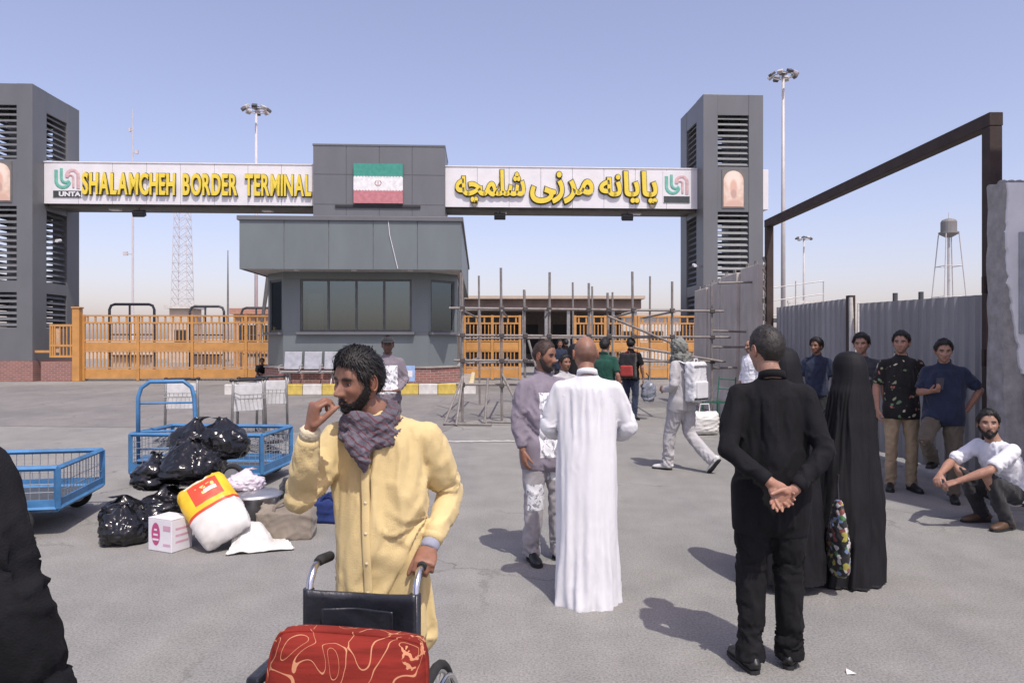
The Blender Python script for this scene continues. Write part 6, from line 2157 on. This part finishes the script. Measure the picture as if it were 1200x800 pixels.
# chair faces -Y (towards the camera); back posts at y=0
for s in (-1, 1):
    MB().tube([(s * hw, .02, .20), (s * hw, .02, .80), (s * hw, .03, .855), (s * hw, .065, .895), (s * hw, .115, .905)], .0125, 12).build('back_post', M_chrome, t, smooth=True)
    MB().tube([(s * hw, .10, .904), (s * hw, .12, .905), (s * hw, .205, .893), (s * hw, .215, .892)], [.0165, .0185, .0185, .014], 14).build('push_grip', M_rubber, t, smooth=True)
    MB().tube([(s * hw, .02, .47), (s * hw, -.40, .48), (s * hw, -.46, .44), (s * hw, -.52, .12)], .0115, 10).build('side_rail', M_chrome, t, smooth=True)
    MB().tube([(s * hw, .02, .25), (s * hw, -.38, .24)], .0115, 10).build('lower_rail', M_chrome, t, smooth=True)
    MB().box(s * (hw + .02) - .022, s * (hw + .02) + .022, -.33, -.03, .665, .695).build('armrest', M_vinyl, t, bevel=.01)
    MB().tube([(s * (hw + .02), -.31, .48), (s * (hw + .02), -.31, .67)], .010, 8).build('arm_post', M_chrome, t)
    # big wheel
    wx = s * (hw + .065)
    w = thing_part('wheel', t, (wx, .0, .305), 0)
    k = 36
    MB().tube([(0, .288 * math.cos(2 * PI * i / k), .288 * math.sin(2 * PI * i / k)) for i in range(k + 1)], .016, 10).build('tyre', M_rubber, w, smooth=True)
    MB().tube([(0, .270 * math.cos(2 * PI * i / k), .270 * math.sin(2 * PI * i / k)) for i in range(k + 1)], .009, 8).build('rim', M_chrome, w, smooth=True)
    MB().tube([(s * .032, .255 * math.cos(2 * PI * i / k), .255 * math.sin(2 * PI * i / k)) for i in range(k + 1)], .0095, 8).build('push_rim', M_chrome, w, smooth=True)
    sp_m = MB()
    for i in range(24):
        a = 2 * PI * i / 24
        sp_m.tube([(s * .012 * (1 if i % 2 else -1), .02 * math.cos(a), .02 * math.sin(a)), (0, .266 * math.cos(a + .12), .266 * math.sin(a + .12))], .0014, 4)
    stuff(sp_m.build('spokes', M_chrome, w))
    MB().tube([(-.035, 0, 0), (.035, 0, 0)], .022, 12).build('hub', M_chrome, w)
    c = thing_part('caster', t, (s * hw, -.44, .10), 0)
    MB().tube([(0, .085 * math.cos(2 * PI * i / 20), .085 * math.sin(2 * PI * i / 20)) for i in range(21)], .014, 8).build('tyre', M_rubber, c, smooth=True)
    MB().tube([(-.012, 0, 0), (.012, 0, 0)], .07, 14).build('rim', M_black, c)
    MB().box(s * hw * .55 - .07, s * hw * .55 + .07, -.62, -.50, .10, .115).build('footplate', M_black, t, bevel=.005)
MB().tube([(-hw, .01, .24), (hw, -.2, .46)], .010, 8).build('cross_brace', M_chrome, t)
MB().tube([(hw, .01, .24), (-hw, -.2, .46)], .010, 8).build('cross_brace', M_chrome, t)
MB().box(-hw, hw, -.40, .0, .465, .485).build('seat', M_vinyl, t, bevel=.008)
# sagging sling back
def sling(x0, x1, z0, z1, sag, y0, nx=28, nz_=16, topdip=.012, seed=3):
    V = []; F = []
    for j in range(nz_ + 1):
        for i in range(nx + 1):
            u = i / nx; v_ = j / nz_
            x = x0 + (x1 - x0) * u
            dip = topdip * math.sin(PI * u) * (v_ ** 3)
            V.append((x, y0 + sag * math.sin(PI * u) * (1 - .3 * v_) + .004 * math.sin(9 * u + 4 * v_) * math.sin(PI * u), z0 + (z1 - z0) * v_ - dip))
    for j in range(nz_):
        for i in range(nx):
            a = j * (nx + 1) + i
            F.append((a, a + 1, a + nx + 2, a + nx + 1))
    m = MB(); m.add(V, F); return m
o = sling(-hw - .008, hw + .008, .44, .842, .035, .004).build('backrest', M_vinyl, t, smooth=True); md = o.modifiers.new('s', 'SOLIDIFY'); md.thickness = .012
for s in (-1, 1):
    MB().tube([(s * hw, .02, .44), (s * hw, .02, .838)], .019, 12).build('back_sleeve', M_vinyl, t, smooth=True)
o = sling(-hw * .66, hw * .66, .70, .79, .026, -.020, topdip=.0).build('back_pocket', M_vinyl, t, smooth=True); md = o.modifiers.new('s', 'SOLIDIFY'); md.thickness = .006

# red patterned cushion standing on the seat
def red_pattern():
    m = mat('red_arabesque_velour', (.235, .026, .018), .9, 0, .22, 3.0, .35, 160, .2, sheen=.0, stretch=(1, 1, 14))
    nt, N, L, b = nodes_of(m)
    src = b.inputs['Base Color'].links[0].from_socket
    tc = N.new('ShaderNodeTexCoord')
    # curling vines: iso-lines of a smooth noise; leaf sprigs: warped cells
    n1 = N.new('ShaderNodeTexNoise'); n1.inputs['Scale'].default_value = 6.0; n1.inputs['Detail'].default_value = 0.3; n1.inputs['Distortion'].default_value = 1.6
    L.new(tc.outputs['Object'], n1.inputs['Vector'])
    def band(sock, c, w):
        a = N.new('ShaderNodeMath'); a.operation = 'SUBTRACT'; a.inputs[1].default_value = c; L.new(sock, a.inputs[0])
        b_ = N.new('ShaderNodeMath'); b_.operation = 'ABSOLUTE'; L.new(a.outputs[0], b_.inputs[0])
        c_ = N.new('ShaderNodeMath'); c_.operation = 'LESS_THAN'; c_.inputs[1].default_value = w; L.new(b_.outputs[0], c_.inputs[0])
        return c_.outputs[0]
    b1 = band(n1.outputs['Fac'], .47, .0060)
    b2 = band(n1.outputs['Fac'], .60, .0048)
    mx0 = N.new('ShaderNodeMath'); mx0.operation = 'MAXIMUM'; L.new(b1, mx0.inputs[0]); L.new(b2, mx0.inputs[1])
    mp = N.new('ShaderNodeMapping'); mp.inputs['Scale'].default_value = (1, .2, .62); L.new(tc.outputs['Object'], mp.inputs[0])
    n2 = N.new('ShaderNodeTexNoise'); n2.inputs['Scale'].default_value = 30; L.new(tc.outputs['Object'], n2.inputs['Vector'])
    ad = N.new('ShaderNodeVectorMath'); ad.operation = 'MULTIPLY_ADD'; ad.inputs[1].default_value = (.05, .05, .05); L.new(n2.outputs['Color'], ad.inputs[0]); L.new(mp.outputs[0], ad.inputs[2])
    vo = N.new('ShaderNodeTexVoronoi'); vo.inputs['Scale'].default_value = 7.5; vo.inputs['Randomness'].default_value = .8; L.new(ad.outputs[0], vo.inputs['Vector'])
    leaf = band(vo.outputs['Distance'], .17, .030)
    leaf2 = band(n2.outputs['Fac'], .5, .06)
    an = N.new('ShaderNodeMath'); an.operation = 'MULTIPLY'; L.new(leaf, an.inputs[0]); L.new(leaf2, an.inputs[1])
    mx1 = N.new('ShaderNodeMath'); mx1.operation = 'MAXIMUM'; L.new(mx0.outputs[0], mx1.inputs[0]); L.new(an.outputs[0], mx1.inputs[1])
    mix = N.new('ShaderNodeMixRGB'); L.new(mx1.outputs[0], mix.inputs[0]); L.new(src, mix.inputs[1]); mix.inputs[2].default_value = (.52, .24, .13, 1)
    L.new(mix.outputs[0], b.inputs['Base Color'])
    return m
M_red = red_pattern()
t = thing('seat_cushion', 'plump red cushion with cream vine pattern riding on the wheelchair', 'cushion', (-.470, 2.07, .49), R(-5))
m = MB()
# rounded-rectangle outline, bulged front
V = []; F = []
nx, nz_ = 40, 34
def rrect(u, v, hw_, hh, e=5.0):
    return u * hw_, v * hh
for side in (-1, 1):
    for j in range(nz_ + 1):
        for i in range(nx + 1):
            u = -1 + 2 * i / nx; v_ = -1 + 2 * j / nz_
            # squircle map keeps round corners
            uu = u * math.sqrt(max(0, 1 - .20 * v_ * v_ * v_ * v_ * abs(u)))
            vv = v_ * math.sqrt(max(0, 1 - .16 * u * u * u * u * abs(v_)))
            edge = max(0.0, 1 - max(abs(u), abs(v_)) ** 6)
            y = side * (.022 + .055 * edge ** .5)
            lean = .05 * v_
            V.append((uu * .230, y + lean, .168 + vv * .168 - .018 * u * 1.0 * .5))
base = (nx + 1) * (nz_ + 1)
for side in (0, 1):
    for j in range(nz_):
        for i in range(nx):
            a = side * base + j * (nx + 1) + i
            F.append((a, a + 1, a + nx + 2, a + nx + 1))
bd = [i for i in range(nx + 1)] + [j * (nx + 1) + nx for j in range(1, nz_ + 1)] + [nz_ * (nx + 1) + i for i in range(nx - 1, -1, -1)] + [j * (nx + 1) for j in range(nz_ - 1, 0, -1)]
for a, b_ in zip(bd, bd[1:] + bd[:1]):
    F.append((a, b_, b_ + base, a + base))
m.add(V, F)
o = m.build('cover', M_red, t, smooth=True)
pp = [Vector(V[i]) + Vector((0, -.0, 0)) for i in bd]
MB().tube(pp + pp[:1], .006, 6).build('piping', M_red, o, smooth=True)

# ------------------------------------------------------------------ blue wire wagons
M_blue = mat('blue_wagon_paint', (.062, .20, .40), .45, .1, .2, 4)
M_wire = mat('wire_mesh_grey', (.30, .33, .37), .5, .5)
def wagon(label, loc, rz, L_, W, z0, z1, handle=False, wheels_r=.15):
    t = thing('blue_wagon', label, 'cart', loc, rz, 'blue wire-sided luggage wagons')
    def bar(a, b_, w=.022):
        a = Vector(a); b_ = Vector(b_)
        MB().tube([a, b_], [w * 1.0] * 2, 4).build('frame_bar', M_blue, t)
    P = [(0, 0), (L_, 0), (L_, W), (0, W)]
    for i in range(4):
        (xa, ya), (xb, yb) = P[i], P[(i + 1) % 4]
        bar((xa, ya, z0), (xb, yb, z0), .03); bar((xa, ya, z1), (xb, yb, z1), .024); bar((xa, ya, z0), (xa, ya, z1), .028)
        wm = MB()
        n = int(math.hypot(xb - xa, yb - ya) / .07)
        for k in range(1, n):
            x, y = xa + (xb - xa) * k / n, ya + (yb - ya) * k / n
            wm.tube([(x, y, z0), (x, y, z1)], .0035, 4)
        for k in range(1, int((z1 - z0) / .07)):
            z = z0 + .07 * k
            wm.tube([(xa, ya, z), (xb, yb, z)], .0035, 4)
        stuff(wm.build('wire_mesh', M_wire, t))
        (cx_, cy_) = ((xa + xb) / 2, (ya + yb) / 2)
        MB().box(min(xa, xb) - .012 * (ya != yb), max(xa, xb) + .012 * (ya != yb), min(ya, yb) - .012 * (xa != xb), max(ya, yb) + .012 * (xa != xb), z0 + .001, z0 + (z1 - z0) * .22).build('kick_plate', M_blue, t)
    MB().box(.02, L_ - .02, .02, W - .02, z0 - .02, z0).build('floor_plate', M_frame, t)
    for (x, y) in ((.28, .12), (L_ - .28, .12), (.28, W - .12), (L_ - .28, W - .12)):
        w = thing_part('wheel', t, (x, y, wheels_r), 0)
        MB().tube([(wheels_r * .80 * math.cos(2 * PI * i / 24), 0, wheels_r * .80 * math.sin(2 * PI * i / 24)) for i in range(25)], wheels_r * .20, 10).build('tyre', M_rubber, w, smooth=True)
        MB().tube([(0, -.02, 0), (0, .02, 0)], wheels_r * .64, 16).build('rim', M_steel, w)
        MB().box(x - .02, x + .02, y - .05, y + .05, wheels_r, z0 - .02).build('axle_bracket', M_blue, t)
    if handle:
        MB().tube([(.02, W * .1, z1), (-.06, W * .1, z1 + .32), (-.10, W * .16, z1 + .52), (-.11, W * .26, z1 + .58), (-.11, W * .74, z1 + .58), (-.10, W * .84, z1 + .52), (-.06, W * .9, z1 + .32), (.02, W * .9, z1)], .022, 10).build('push_handle', M_blue, t, smooth=True)
        MB().tube([(-.05, W * .1, z1 + .25), (-.05, W * .9, z1 + .25)], .014, 8).build('cross_tube', M_blue, t)
    return t
wagon('blue wire-sided wagon standing alone beside the cropped man in black', (-3.90, 6.22, 0), R(180) - R(-11) - R(0) + R(0), 2.1, -1.06, .24, .585)
wagon('blue wire-sided wagon with tall handle behind the black rubbish bags', (-2.85, 8.25, 0), R(176), 1.55, -.9, .16, .60, False)
t = thing('hand_truck', 'upright blue tubular cart frame behind the wagon and rubbish bags', 'cart', (-4.05, 8.5, 0), R(16))
MB().tube([(-.30, 0, .08), (-.30, 0, 1.02), (-.27, .01, 1.13), (-.18, .02, 1.20), (.18, .02, 1.20), (.27, .01, 1.13), (.30, 0, 1.02), (.33, -.03, .5), (.33, -.05, .08)], .024, 10).build('frame', M_blue, t, smooth=True)
for z in (.95, .62, .42):
    MB().tube([(-.30, .01, z), (.31, .01, z)], .013, 8).build('rung', M_blue, t)
MB().box(-.30, .31, -.05, .35, .28, .31).build('shelf', M_blue, t, bevel=.005)
for x in (-.36, .36):
    w = thing_part('wheel', t, (x, .12, .13), 0)
    MB().tube([(0, .105 * math.cos(2 * PI * i / 20), .105 * math.sin(2 * PI * i / 20)) for i in range(21)], .024, 8).build('tyre', M_rubber, w, smooth=True)
    MB().tube([(-.012, 0, 0), (.012, 0, 0)], .085, 14).build('rim', M_steel, w)

# ------------------------------------------------------------------ airport luggage trolleys
M_tsteel = mat('trolley_steel', (.33, .325, .31), .45, .4, .12, 8)
def trolley():
    t = thing('luggage_trolley', 'grey luggage trolley', 'trolley', (0, 0, 0), 0, 'grey luggage trolleys left in the yard')
    for s in (-1, 1):
        MB().tube([(s * .26, .42, .16), (s * .24, .40, .98), (s * .24, .44, 1.04)], .022, 8).build('upright', M_tsteel, t, smooth=True)
        MB().tube([(s * .26, .42, .16), (s * .20, -.5, .14)], .026, 8).build('side_tube', M_tsteel, t)
        w = thing_part('wheel', t, (s * .27, .40, .085), 0)
        MB().tube([(0, .065 * math.cos(2 * PI * i / 16), .065 * math.sin(2 * PI * i / 16)) for i in range(17)], .02, 8).build('tyre', M_rubber, w, smooth=True)
    w = thing_part('wheel', t, (0, -.45, .07), 0)
    MB().tube([(0, .05 * math.cos(2 * PI * i / 16), .05 * math.sin(2 * PI * i / 16)) for i in range(17)], .02, 8).build('tyre', M_rubber, w, smooth=True)
    for k in range(6):
        x = -.18 + k * .072
        MB().box(x - .018, x + .018, -.48, .40, .165, .18).build('deck_slat', M_tsteel, t)
    MB().tube([(-.20, -.5, .14), (.20, -.5, .14)], .02, 8).build('bumper', M_rubber, t)
    MB().tube([(-.25, .44, 1.04), (-.12, .45, 1.05), (.12, .45, 1.05), (.25, .44, 1.04)], .022, 10).build('handle_bar', M_black, t, smooth=True)
    for s in (-1, 1):
        MB().ball((s * .25, .45, 1.05), (.035, .045, .03), 10, 8).build('grip', M_black, t, smooth=True)
    MB().box(-.235, .235, .395, .405, .56, .98).build('advert_plate', mat('trolley_plate', (.62, .62, .61), .5, .0), t, bevel=.004)
    b_ = MB()
    for z in (.80, .86):
        b_.tube([(-.23, .40, z), (-.21, .18, z - .03), (.21, .18, z - .03), (.23, .40, z)], .007, 6)
    for k in range(7):
        x = -.2 + k * .066
        b_.tube([(x, .40, .75), (x, .18, .76), (x, .18, .84)], .005, 5)
    b_.build('basket', M_tsteel, t)
    return t
tr0 = trolley()
spots = [(-5.38, 11.6, R(12), 'grey luggage trolley standing alone beside the blue cart frame'), (-4.42, 11.7, R(-10), 'grey luggage trolley with white plate, first of the trolley pair'), (-3.98, 11.35, R(40), 'grey luggage trolley turned aside, nearest the man in yellow'), (-4.12, 12.5, R(20), 'grey luggage trolley pushed in behind the trolley pair')]
for i, (x, y, rz, lab) in enumerate(spots):
    o = tr0 if i == 0 else copy_tree(tr0)
    o.location = (x, y, 0); o.rotation_euler = (0, 0, rz); o['label'] = lab

# ------------------------------------------------------------------ heap of bags and parcels
M_bin = mat('black_bin_liner', (.010, .010, .0115), .17, 0, .25, 8, .5, 26, .6)
def bag_mesh(r, seed, neck=True, squash=.82):
    bm = bmesh.new()
    bmesh.ops.create_icosphere(bm, subdivisions=5, radius=1)
    me = bpy.data.meshes.new('bag'); bm.to_mesh(me); bm.free()
    a = mesh_np(me)
    n = a.copy()
    z = a[:, 2]
    rad = np.ones(len(a))
    nz1 = vnoise(n * 1.7 + seed, seed) - .5
    q = n * 2.7 + seed * 1.7
    warp = np.stack([vnoise(q, seed + 1), vnoise(q, seed + 2), vnoise(q, seed + 3)], 1)
    c1 = np.abs(vnoise(q + warp * 1.8, seed + 4) - .5) * 2
    c2 = np.abs(vnoise(q * 2.4 + warp * 2.2, seed + 5) - .5) * 2
    rad += .34 * nz1 + .17 * (c1 - .4) + .05 * (c2 - .4)
    a = a * rad[:, None]
    a[:, 2] *= squash
    a[:, 2] = np.where(a[:, 2] < -.55 * squash, -.55 * squash + (a[:, 2] + .55 * squash) * .15, a[:, 2])
    if neck:
        up = sstep(z, .88, .985)
        th = np.arctan2(n[:, 1], n[:, 0])
        a[:, 2] += up * .26; a[:, 0] += up * .22 * math.sin(seed)
        flare = 1 + 2.6 * sstep(z, .965, 1.0) * (1 + .5 * np.sin(5 * th + seed))
        a[:, 0] *= (1 - .45 * up) * flare; a[:, 1] *= (1 - .45 * up) * flare
    a[:, 2] += .55 * squash + .08
    mesh_set(me, a * r)
    me.polygons.foreach_set('use_smooth', [True] * len(me.polygons))
    return me
bags = [(-3.22, 6.02, 0, .20, 'black rubbish bag with loose neck lying beside the white carton', 3),
        (-3.42, 6.42, 0, .21, 'black rubbish bag at the outer foot of the bag heap', 8),
        (-3.12, 6.55, 0, .25, 'black rubbish bag at the base of the heap behind the carton', 14),
        (-2.75, 6.70, 0, .29, 'black rubbish bag at the base of the heap behind the yellow sack', 19),
        (-3.28, 6.72, .30, .22, 'black rubbish bag midway up the heap on the outer side', 25),
        (-2.95, 6.72, .36, .27, 'large black rubbish bag with a shiny bulge high on the heap', 31),
        (-3.05, 6.98, .52, .25, 'black rubbish bag topping the heap against the blue wagon', 37),
        (-2.78, 7.0, .54, .25, 'black rubbish bag on top of the heap beside the pot', 43),
        (-2.55, 6.98, 0, .24, 'black rubbish bag low in the heap behind the aluminium pot', 47)]
for x, y, z, r, lab, sd in bags:
    t = thing('rubbish_bag', lab, 'bag', (x, y, z), sd * 1.3, 'black rubbish bags heaped on the ground')
    obj('sack', bag_mesh(r, sd), M_bin, t)
# white carton
M_carton = mat('white_carton', (.70, .68, .70), .6, 0, .05, 3)
M_pink = mat('pink_print', (.50, .08, .22), .6)
t = thing('carton', 'small white carton with pink oval print beside the rubbish bags', 'box', (-2.76, 5.86, 0), R(-24))
MB().box(-.165, .165, -.13, .13, .002, .30).build('box', M_carton, t, bevel=.006)
for s in (-1, 1):
    MB().box(-.167, .167, -.002 + s * .068 - .06, .002 + s * .068 + .06, .301, .305).build('flap', M_carton, t)
ov = MB(); k = 24
ov.add([(.06 * math.cos(2 * PI * i / k) - .055, -.1325, .16 + .105 * math.sin(2 * PI * i / k)) for i in range(k)], [tuple(range(k))]); ov.build('oval_print', M_pink, t)
for i in range(3):
    MB().box(-.098 + .012 * i, -.012 - .012 * i, -.1345, -.1335, .10 + i * .045, .118 + i * .045).build('print_line', M_carton, t)
MB().box(.05, .15, -.1335, -.1325, .20, .245).build('print_patch', mat('pale_pink_print', (.62, .36, .45), .6), t)
MB().box(.05, .15, -.1335, -.1325, .06, .08).build('print_patch', mat('pale_pink_print', (.62, .36, .45), .6), t)
for i in range(3):
    MB().box(.1655, .1665, -.08, .08, .08 + i * .06, .10 + i * .06).build('print_line', mat('pale_pink_print', (.62, .36, .45), .6), t)

for ch in list(t.children):
    ch.scale = (.78, .78, .86)
# stuffed rice sack: pillow with printed upper half
def sack_mat():
    m = bpy.data.materials.new('woven_rice_sack')
    nt, N, L, b = nodes_of(m)
    tc = N.new('ShaderNodeTexCoord'); sp = N.new('ShaderNodeSeparateXYZ'); L.new(tc.outputs['Object'], sp.inputs[0])
    cr = N.new('ShaderNodeValToRGB'); cr.color_ramp.interpolation = 'CONSTANT'
    mr = N.new('ShaderNodeMapRange'); mr.inputs[1].default_value = 0; mr.inputs[2].default_value = .62; L.new(sp.outputs['Z'], mr.inputs[0])
    cr.color_ramp.elements[0].color = (.72, .70, .67, 1)
    cr.color_ramp.elements[1].position = .43; cr.color_ramp.elements[1].color = (.62, .06, .025, 1)
    e = cr.color_ramp.elements.new(.475); e.color = (.80, .50, .02, 1)
    L.new(mr.outputs[0], cr.inputs[0])
    # red shield on the yellow field
    def box(sock, c, w):
        a = N.new('ShaderNodeMath'); a.operation = 'SUBTRACT'; a.inputs[1].default_value = c; L.new(sock, a.inputs[0])
        a2 = N.new('ShaderNodeMath'); a2.operation = 'ABSOLUTE'; L.new(a.outputs[0], a2.inputs[0])
        a3 = N.new('ShaderNodeMath'); a3.operation = 'LESS_THAN'; a3.inputs[1].default_value = w; L.new(a2.outputs[0], a3.inputs[0]); return a3.outputs[0]
    def andm(p, q):
        a = N.new('ShaderNodeMath'); a.operation = 'MULTIPLY'; L.new(p, a.inputs[0]); L.new(q, a.inputs[1]); return a.outputs[0]
    cur = cr.outputs[0]
    nz = N.new('ShaderNodeTexNoise'); nz.inputs['Scale'].default_value = 18; L.new(tc.outputs['Object'], nz.inputs['Vector'])
    swirl = N.new('ShaderNodeMath'); swirl.operation = 'GREATER_THAN'; swirl.inputs[1].default_value = .52; L.new(nz.outputs['Fac'], swirl.inputs[0])
    for (mask, colr) in ((andm(box(sp.outputs['X'], .02, .12), box(sp.outputs['Z'], .44, .10)), (.68, .07, .03, 1)), (andm(andm(box(sp.outputs['X'], .03, .075), box(sp.outputs['Z'], .45, .04)), swirl.outputs[0]), (.85, .62, .20, 1)), (andm(box(sp.outputs['X'], -.02, .10), box(sp.outputs['Z'], .565, .014)), (.85, .80, .70, 1)), (andm(box(sp.outputs['X'], .06, .05), box(sp.outputs['Z'], .43, .018)), (.80, .74, .66, 1))):
        mx = N.new('ShaderNodeMixRGB'); L.new(mask, mx.inputs[0]); L.new(cur, mx.inputs[1]); mx.inputs[2].default_value = colr; cur = mx.outputs[0]
    n2 = N.new('ShaderNodeTexNoise'); n2.inputs['Scale'].default_value = 5; n2.inputs['Detail'].default_value = 5; L.new(tc.outputs['Object'], n2.inputs['Vector'])
    rp = ramp2(N, .35, (.80, .79, .76), .6, (1, 1, 1)); L.new(n2.outputs['Fac'], rp.inputs[0])
    mu = N.new('ShaderNodeMixRGB'); mu.blend_type = 'MULTIPLY'; mu.inputs[0].default_value = 1; L.new(cur, mu.inputs[1]); L.new(rp.outputs[0], mu.inputs[2])
    L.new(mu.outputs[0], b.inputs['Base Color']); b.inputs['Roughness'].default_value = .42
    return m
def pillow(w, d, h, seed, amp=.012, p=3.0):
    m = MB(); nu, nv = 48, 40
    V = []; F = []
    for j in range(nv + 1):
        v_ = j / nv
        for i in range(nu):
            a = 2 * PI * i / nu
            prof = (1 - abs(2 * v_ - 1) ** 4.0)
            wz = w * (.80 + .20 * prof ** .5)
            dz = d * max(.06, prof ** .6)
            ca, sa = math.cos(a), math.sin(a)
            V.append((wz / 2 * math.copysign(abs(ca) ** .75, ca), dz / 2 * math.copysign(abs(sa) ** .85, sa), v_ * h))
    for j in range(nv):
        for i in range(nu):
            i2 = (i + 1) % nu
            F.append((j * nu + i, j * nu + i2, (j + 1) * nu + i2, (j + 1) * nu + i))
    F.append(tuple(range(nu))[::-1]); F.append(tuple(range(nv * nu, (nv + 1) * nu)))
    m.add(V, F)
    me = m.mesh('pillow', True)
    displace(me, lambda q: drape(q, seed, amp, (8, 8, 8)))
    return me
t = thing('rice_sack', 'bulging white sack with yellow and red printed top leaning on bags', 'sack', (-2.24, 5.78, .10), 0)
o = obj('sack', pillow(.42, .26, .60, 5, .008), sack_mat(), t)
za = Vector((-.62, .42, .66)).normalized(); ya = Vector((-.05, .80, -.60)); ya = (ya - za * ya.dot(za)).normalized(); xa = ya.cross(za)
o.matrix_local = Matrix((xa, ya, za)).transposed().to_4x4()
t = thing('plastic_sheet', 'crumpled white plastic sheet on the ground under the rice sack', 'plastic sheet', (-2.05, 5.92, 0), R(18))
m = MB(); nx = 24; V = []; F = []
for j in range(nx + 1):
    for i in range(nx + 1):
        u, v_ = i / nx - .5, j / nx - .5
        zz_ = .01 + .17 * max(0, 1 - ((u + .2) ** 2 * 5 + (v_ - .2) ** 2 * 5)) * 1
        V.append((u * .52 * (1 - .35 * (v_ + .5)), v_ * .42, zz_))
a = np.array(V); a[:, 2] += .05 * (np.abs(vnoise(a * 14, 3) - .5)); a[:, 2] = np.maximum(a[:, 2], .006)
for j in range(nx):
    for i in range(nx):
        q = j * (nx + 1) + i; F.append((q, q + 1, q + nx + 2, q + nx + 1))
m.add([tuple(x) for x in a], F); o = m.build('sheet', mat('milky_plastic', (.66, .65, .62), .35, 0, .08, 6), t, smooth=False); md = o.modifiers.new('s', 'SOLIDIFY'); md.thickness = .004
# aluminium pot with lid and a bundle on it
M_alu = mat('dull_aluminium', (.46, .46, .47), .38, .85, .12, 6, .08, 30, stretch=(1, 1, .2))
t = thing('cooking_pot', 'large dull aluminium cooking pot with flat lid', 'pot', (-2.28, 6.42, 0), 0)
MB().lathe([(.195, .002), (.205, .02), (.215, .30), (.222, .31), (.215, .312), (.20, .305)], (0, 0, 0), 40).build('pot_body', M_alu, t, smooth=True)
MB().lathe([(.245, .313), (.248, .322), (.20, .345), (.05, .36), (.03, .375), (.03, .39)], (0, 0, 0), 40).build('lid', M_alu, t, smooth=True)
for s in (-1, 1):
    MB().tube([(s * .212, -.05, .25), (s * .25, -.04, .26), (s * .25, .04, .26), (s * .212, .05, .25)], .009, 8).build('handle', M_alu, t)
t = thing('cloth_bundle', 'pale pink knotted plastic bundle lying on the pot lid', 'bundle', (-2.38, 6.48, .335), .6)
obj('wrap', bag_mesh(.155, 71, True, .62), mat('pale_pink_plastic', (.60, .50, .58), .3, 0, .2, 12, col2=(.66, .62, .68)), t)
# dark holdall, taupe holdall, blue bag
def holdall(label, loc, rz, L_, W, H, m, seed, strap=True):
    t = thing('holdall', label, 'bag', loc, rz, 'travel bags on the ground')
    mb = MB(); mb.box(-L_ / 2, L_ / 2, -W / 2, W / 2, 0, H * .8); mb.tube([(-L_ / 2 + .02, 0, H * .72), (L_ / 2 - .02, 0, H * .72)], [(W * .40, H * .26)] * 2, 14, ref=(0, 1, 0))
    me = blob(mb, .014, 5); displace(me, lambda p: drape(p, seed, .010, (7, 7, 7)))
    obj('bag_body', me, m, t)
    MB().tube([(-L_ / 2 + .04, 0, H * .985), (L_ / 2 - .04, 0, H * .985)], .007, 6).build('zip', M_black, t)
    if strap:
        for s in (-1, 1):
            MB().tube([(-L_ * .2, s * W * .42, H * .55), (-L_ * .18, s * W * .38, H * .95), (0, s * W * .25, H * 1.12), (L_ * .18, s * W * .38, H * .95), (L_ * .2, s * W * .42, H * .55)], [(.016, .006)] * 5, 8).build('strap', m, t, smooth=True)
    return t
holdall('taupe zipped holdall standing beside the aluminium pot', (-1.93, 6.22, 0), R(4), .46, .26, .29, mat_cloth('taupe_canvas', (.24, .205, .165), .12), 4)
holdall('black rucksack slumped between the pot and taupe holdall', (-1.98, 6.85, 0), R(20), .40, .30, .40, mat_cloth('black_canvas', (.02, .022, .026), .2), 9)
holdall('navy blue bag behind the elbow of the man in yellow', (-1.68, 6.75, 0), R(-10), .34, .22, .24, mat_cloth('navy_canvas', (.02, .04, .16), .2), 12)
t = thing('carrier_bag', 'small white carrier bag beside the navy blue bag', 'bag', (-1.52, 6.85, 0), 0)
obj('sack', bag_mesh(.13, 91), C_wpack, t)
# white bag and green chair near the blast walls
t = thing('shopping_bag', 'white woven shopping bag standing near the scaffold end', 'bag', (3.45, 13.0, 0), R(8))
me = pillow(.52, .30, .42, 7, .014); obj('sack', me, mat('white_woven_bag', (.70, .69, .66), .5, 0, .08, 5), t)
MB().tube([(-.1, 0, .40), (-.08, 0, .55), (.08, 0, .55), (.1, 0, .40)], .012, 6).build('handle', mat('white_woven_bag', (.7, .69, .66)), t)
t = thing('garden_chair', 'green tubular chair frame beside the concrete blast wall', 'chair', (4.15, 14.6, 0), R(-60))
M_grn = mat('green_tube', (.03, .16, .09), .5)
for s in (-1, 1):
    MB().tube([(s * .22, .2, 0), (s * .22, .2, .45), (s * .22, .26, .95)], .014, 6).build('leg', M_grn, t)
    MB().tube([(s * .22, -.2, 0), (s * .22, -.2, .45)], .014, 6).build('leg', M_grn, t)
for y in (-.2, -.07, .06, .19):
    MB().box(-.22, .22, y - .02, y + .02, .445, .46).build('seat_slat', M_grn, t)
for z in (.7, .9):
    MB().tube([(-.22, .22 + (z - .45) * .12, z), (.22, .22 + (z - .45) * .12, z)], .012, 6).build('back_rail', M_grn, t)
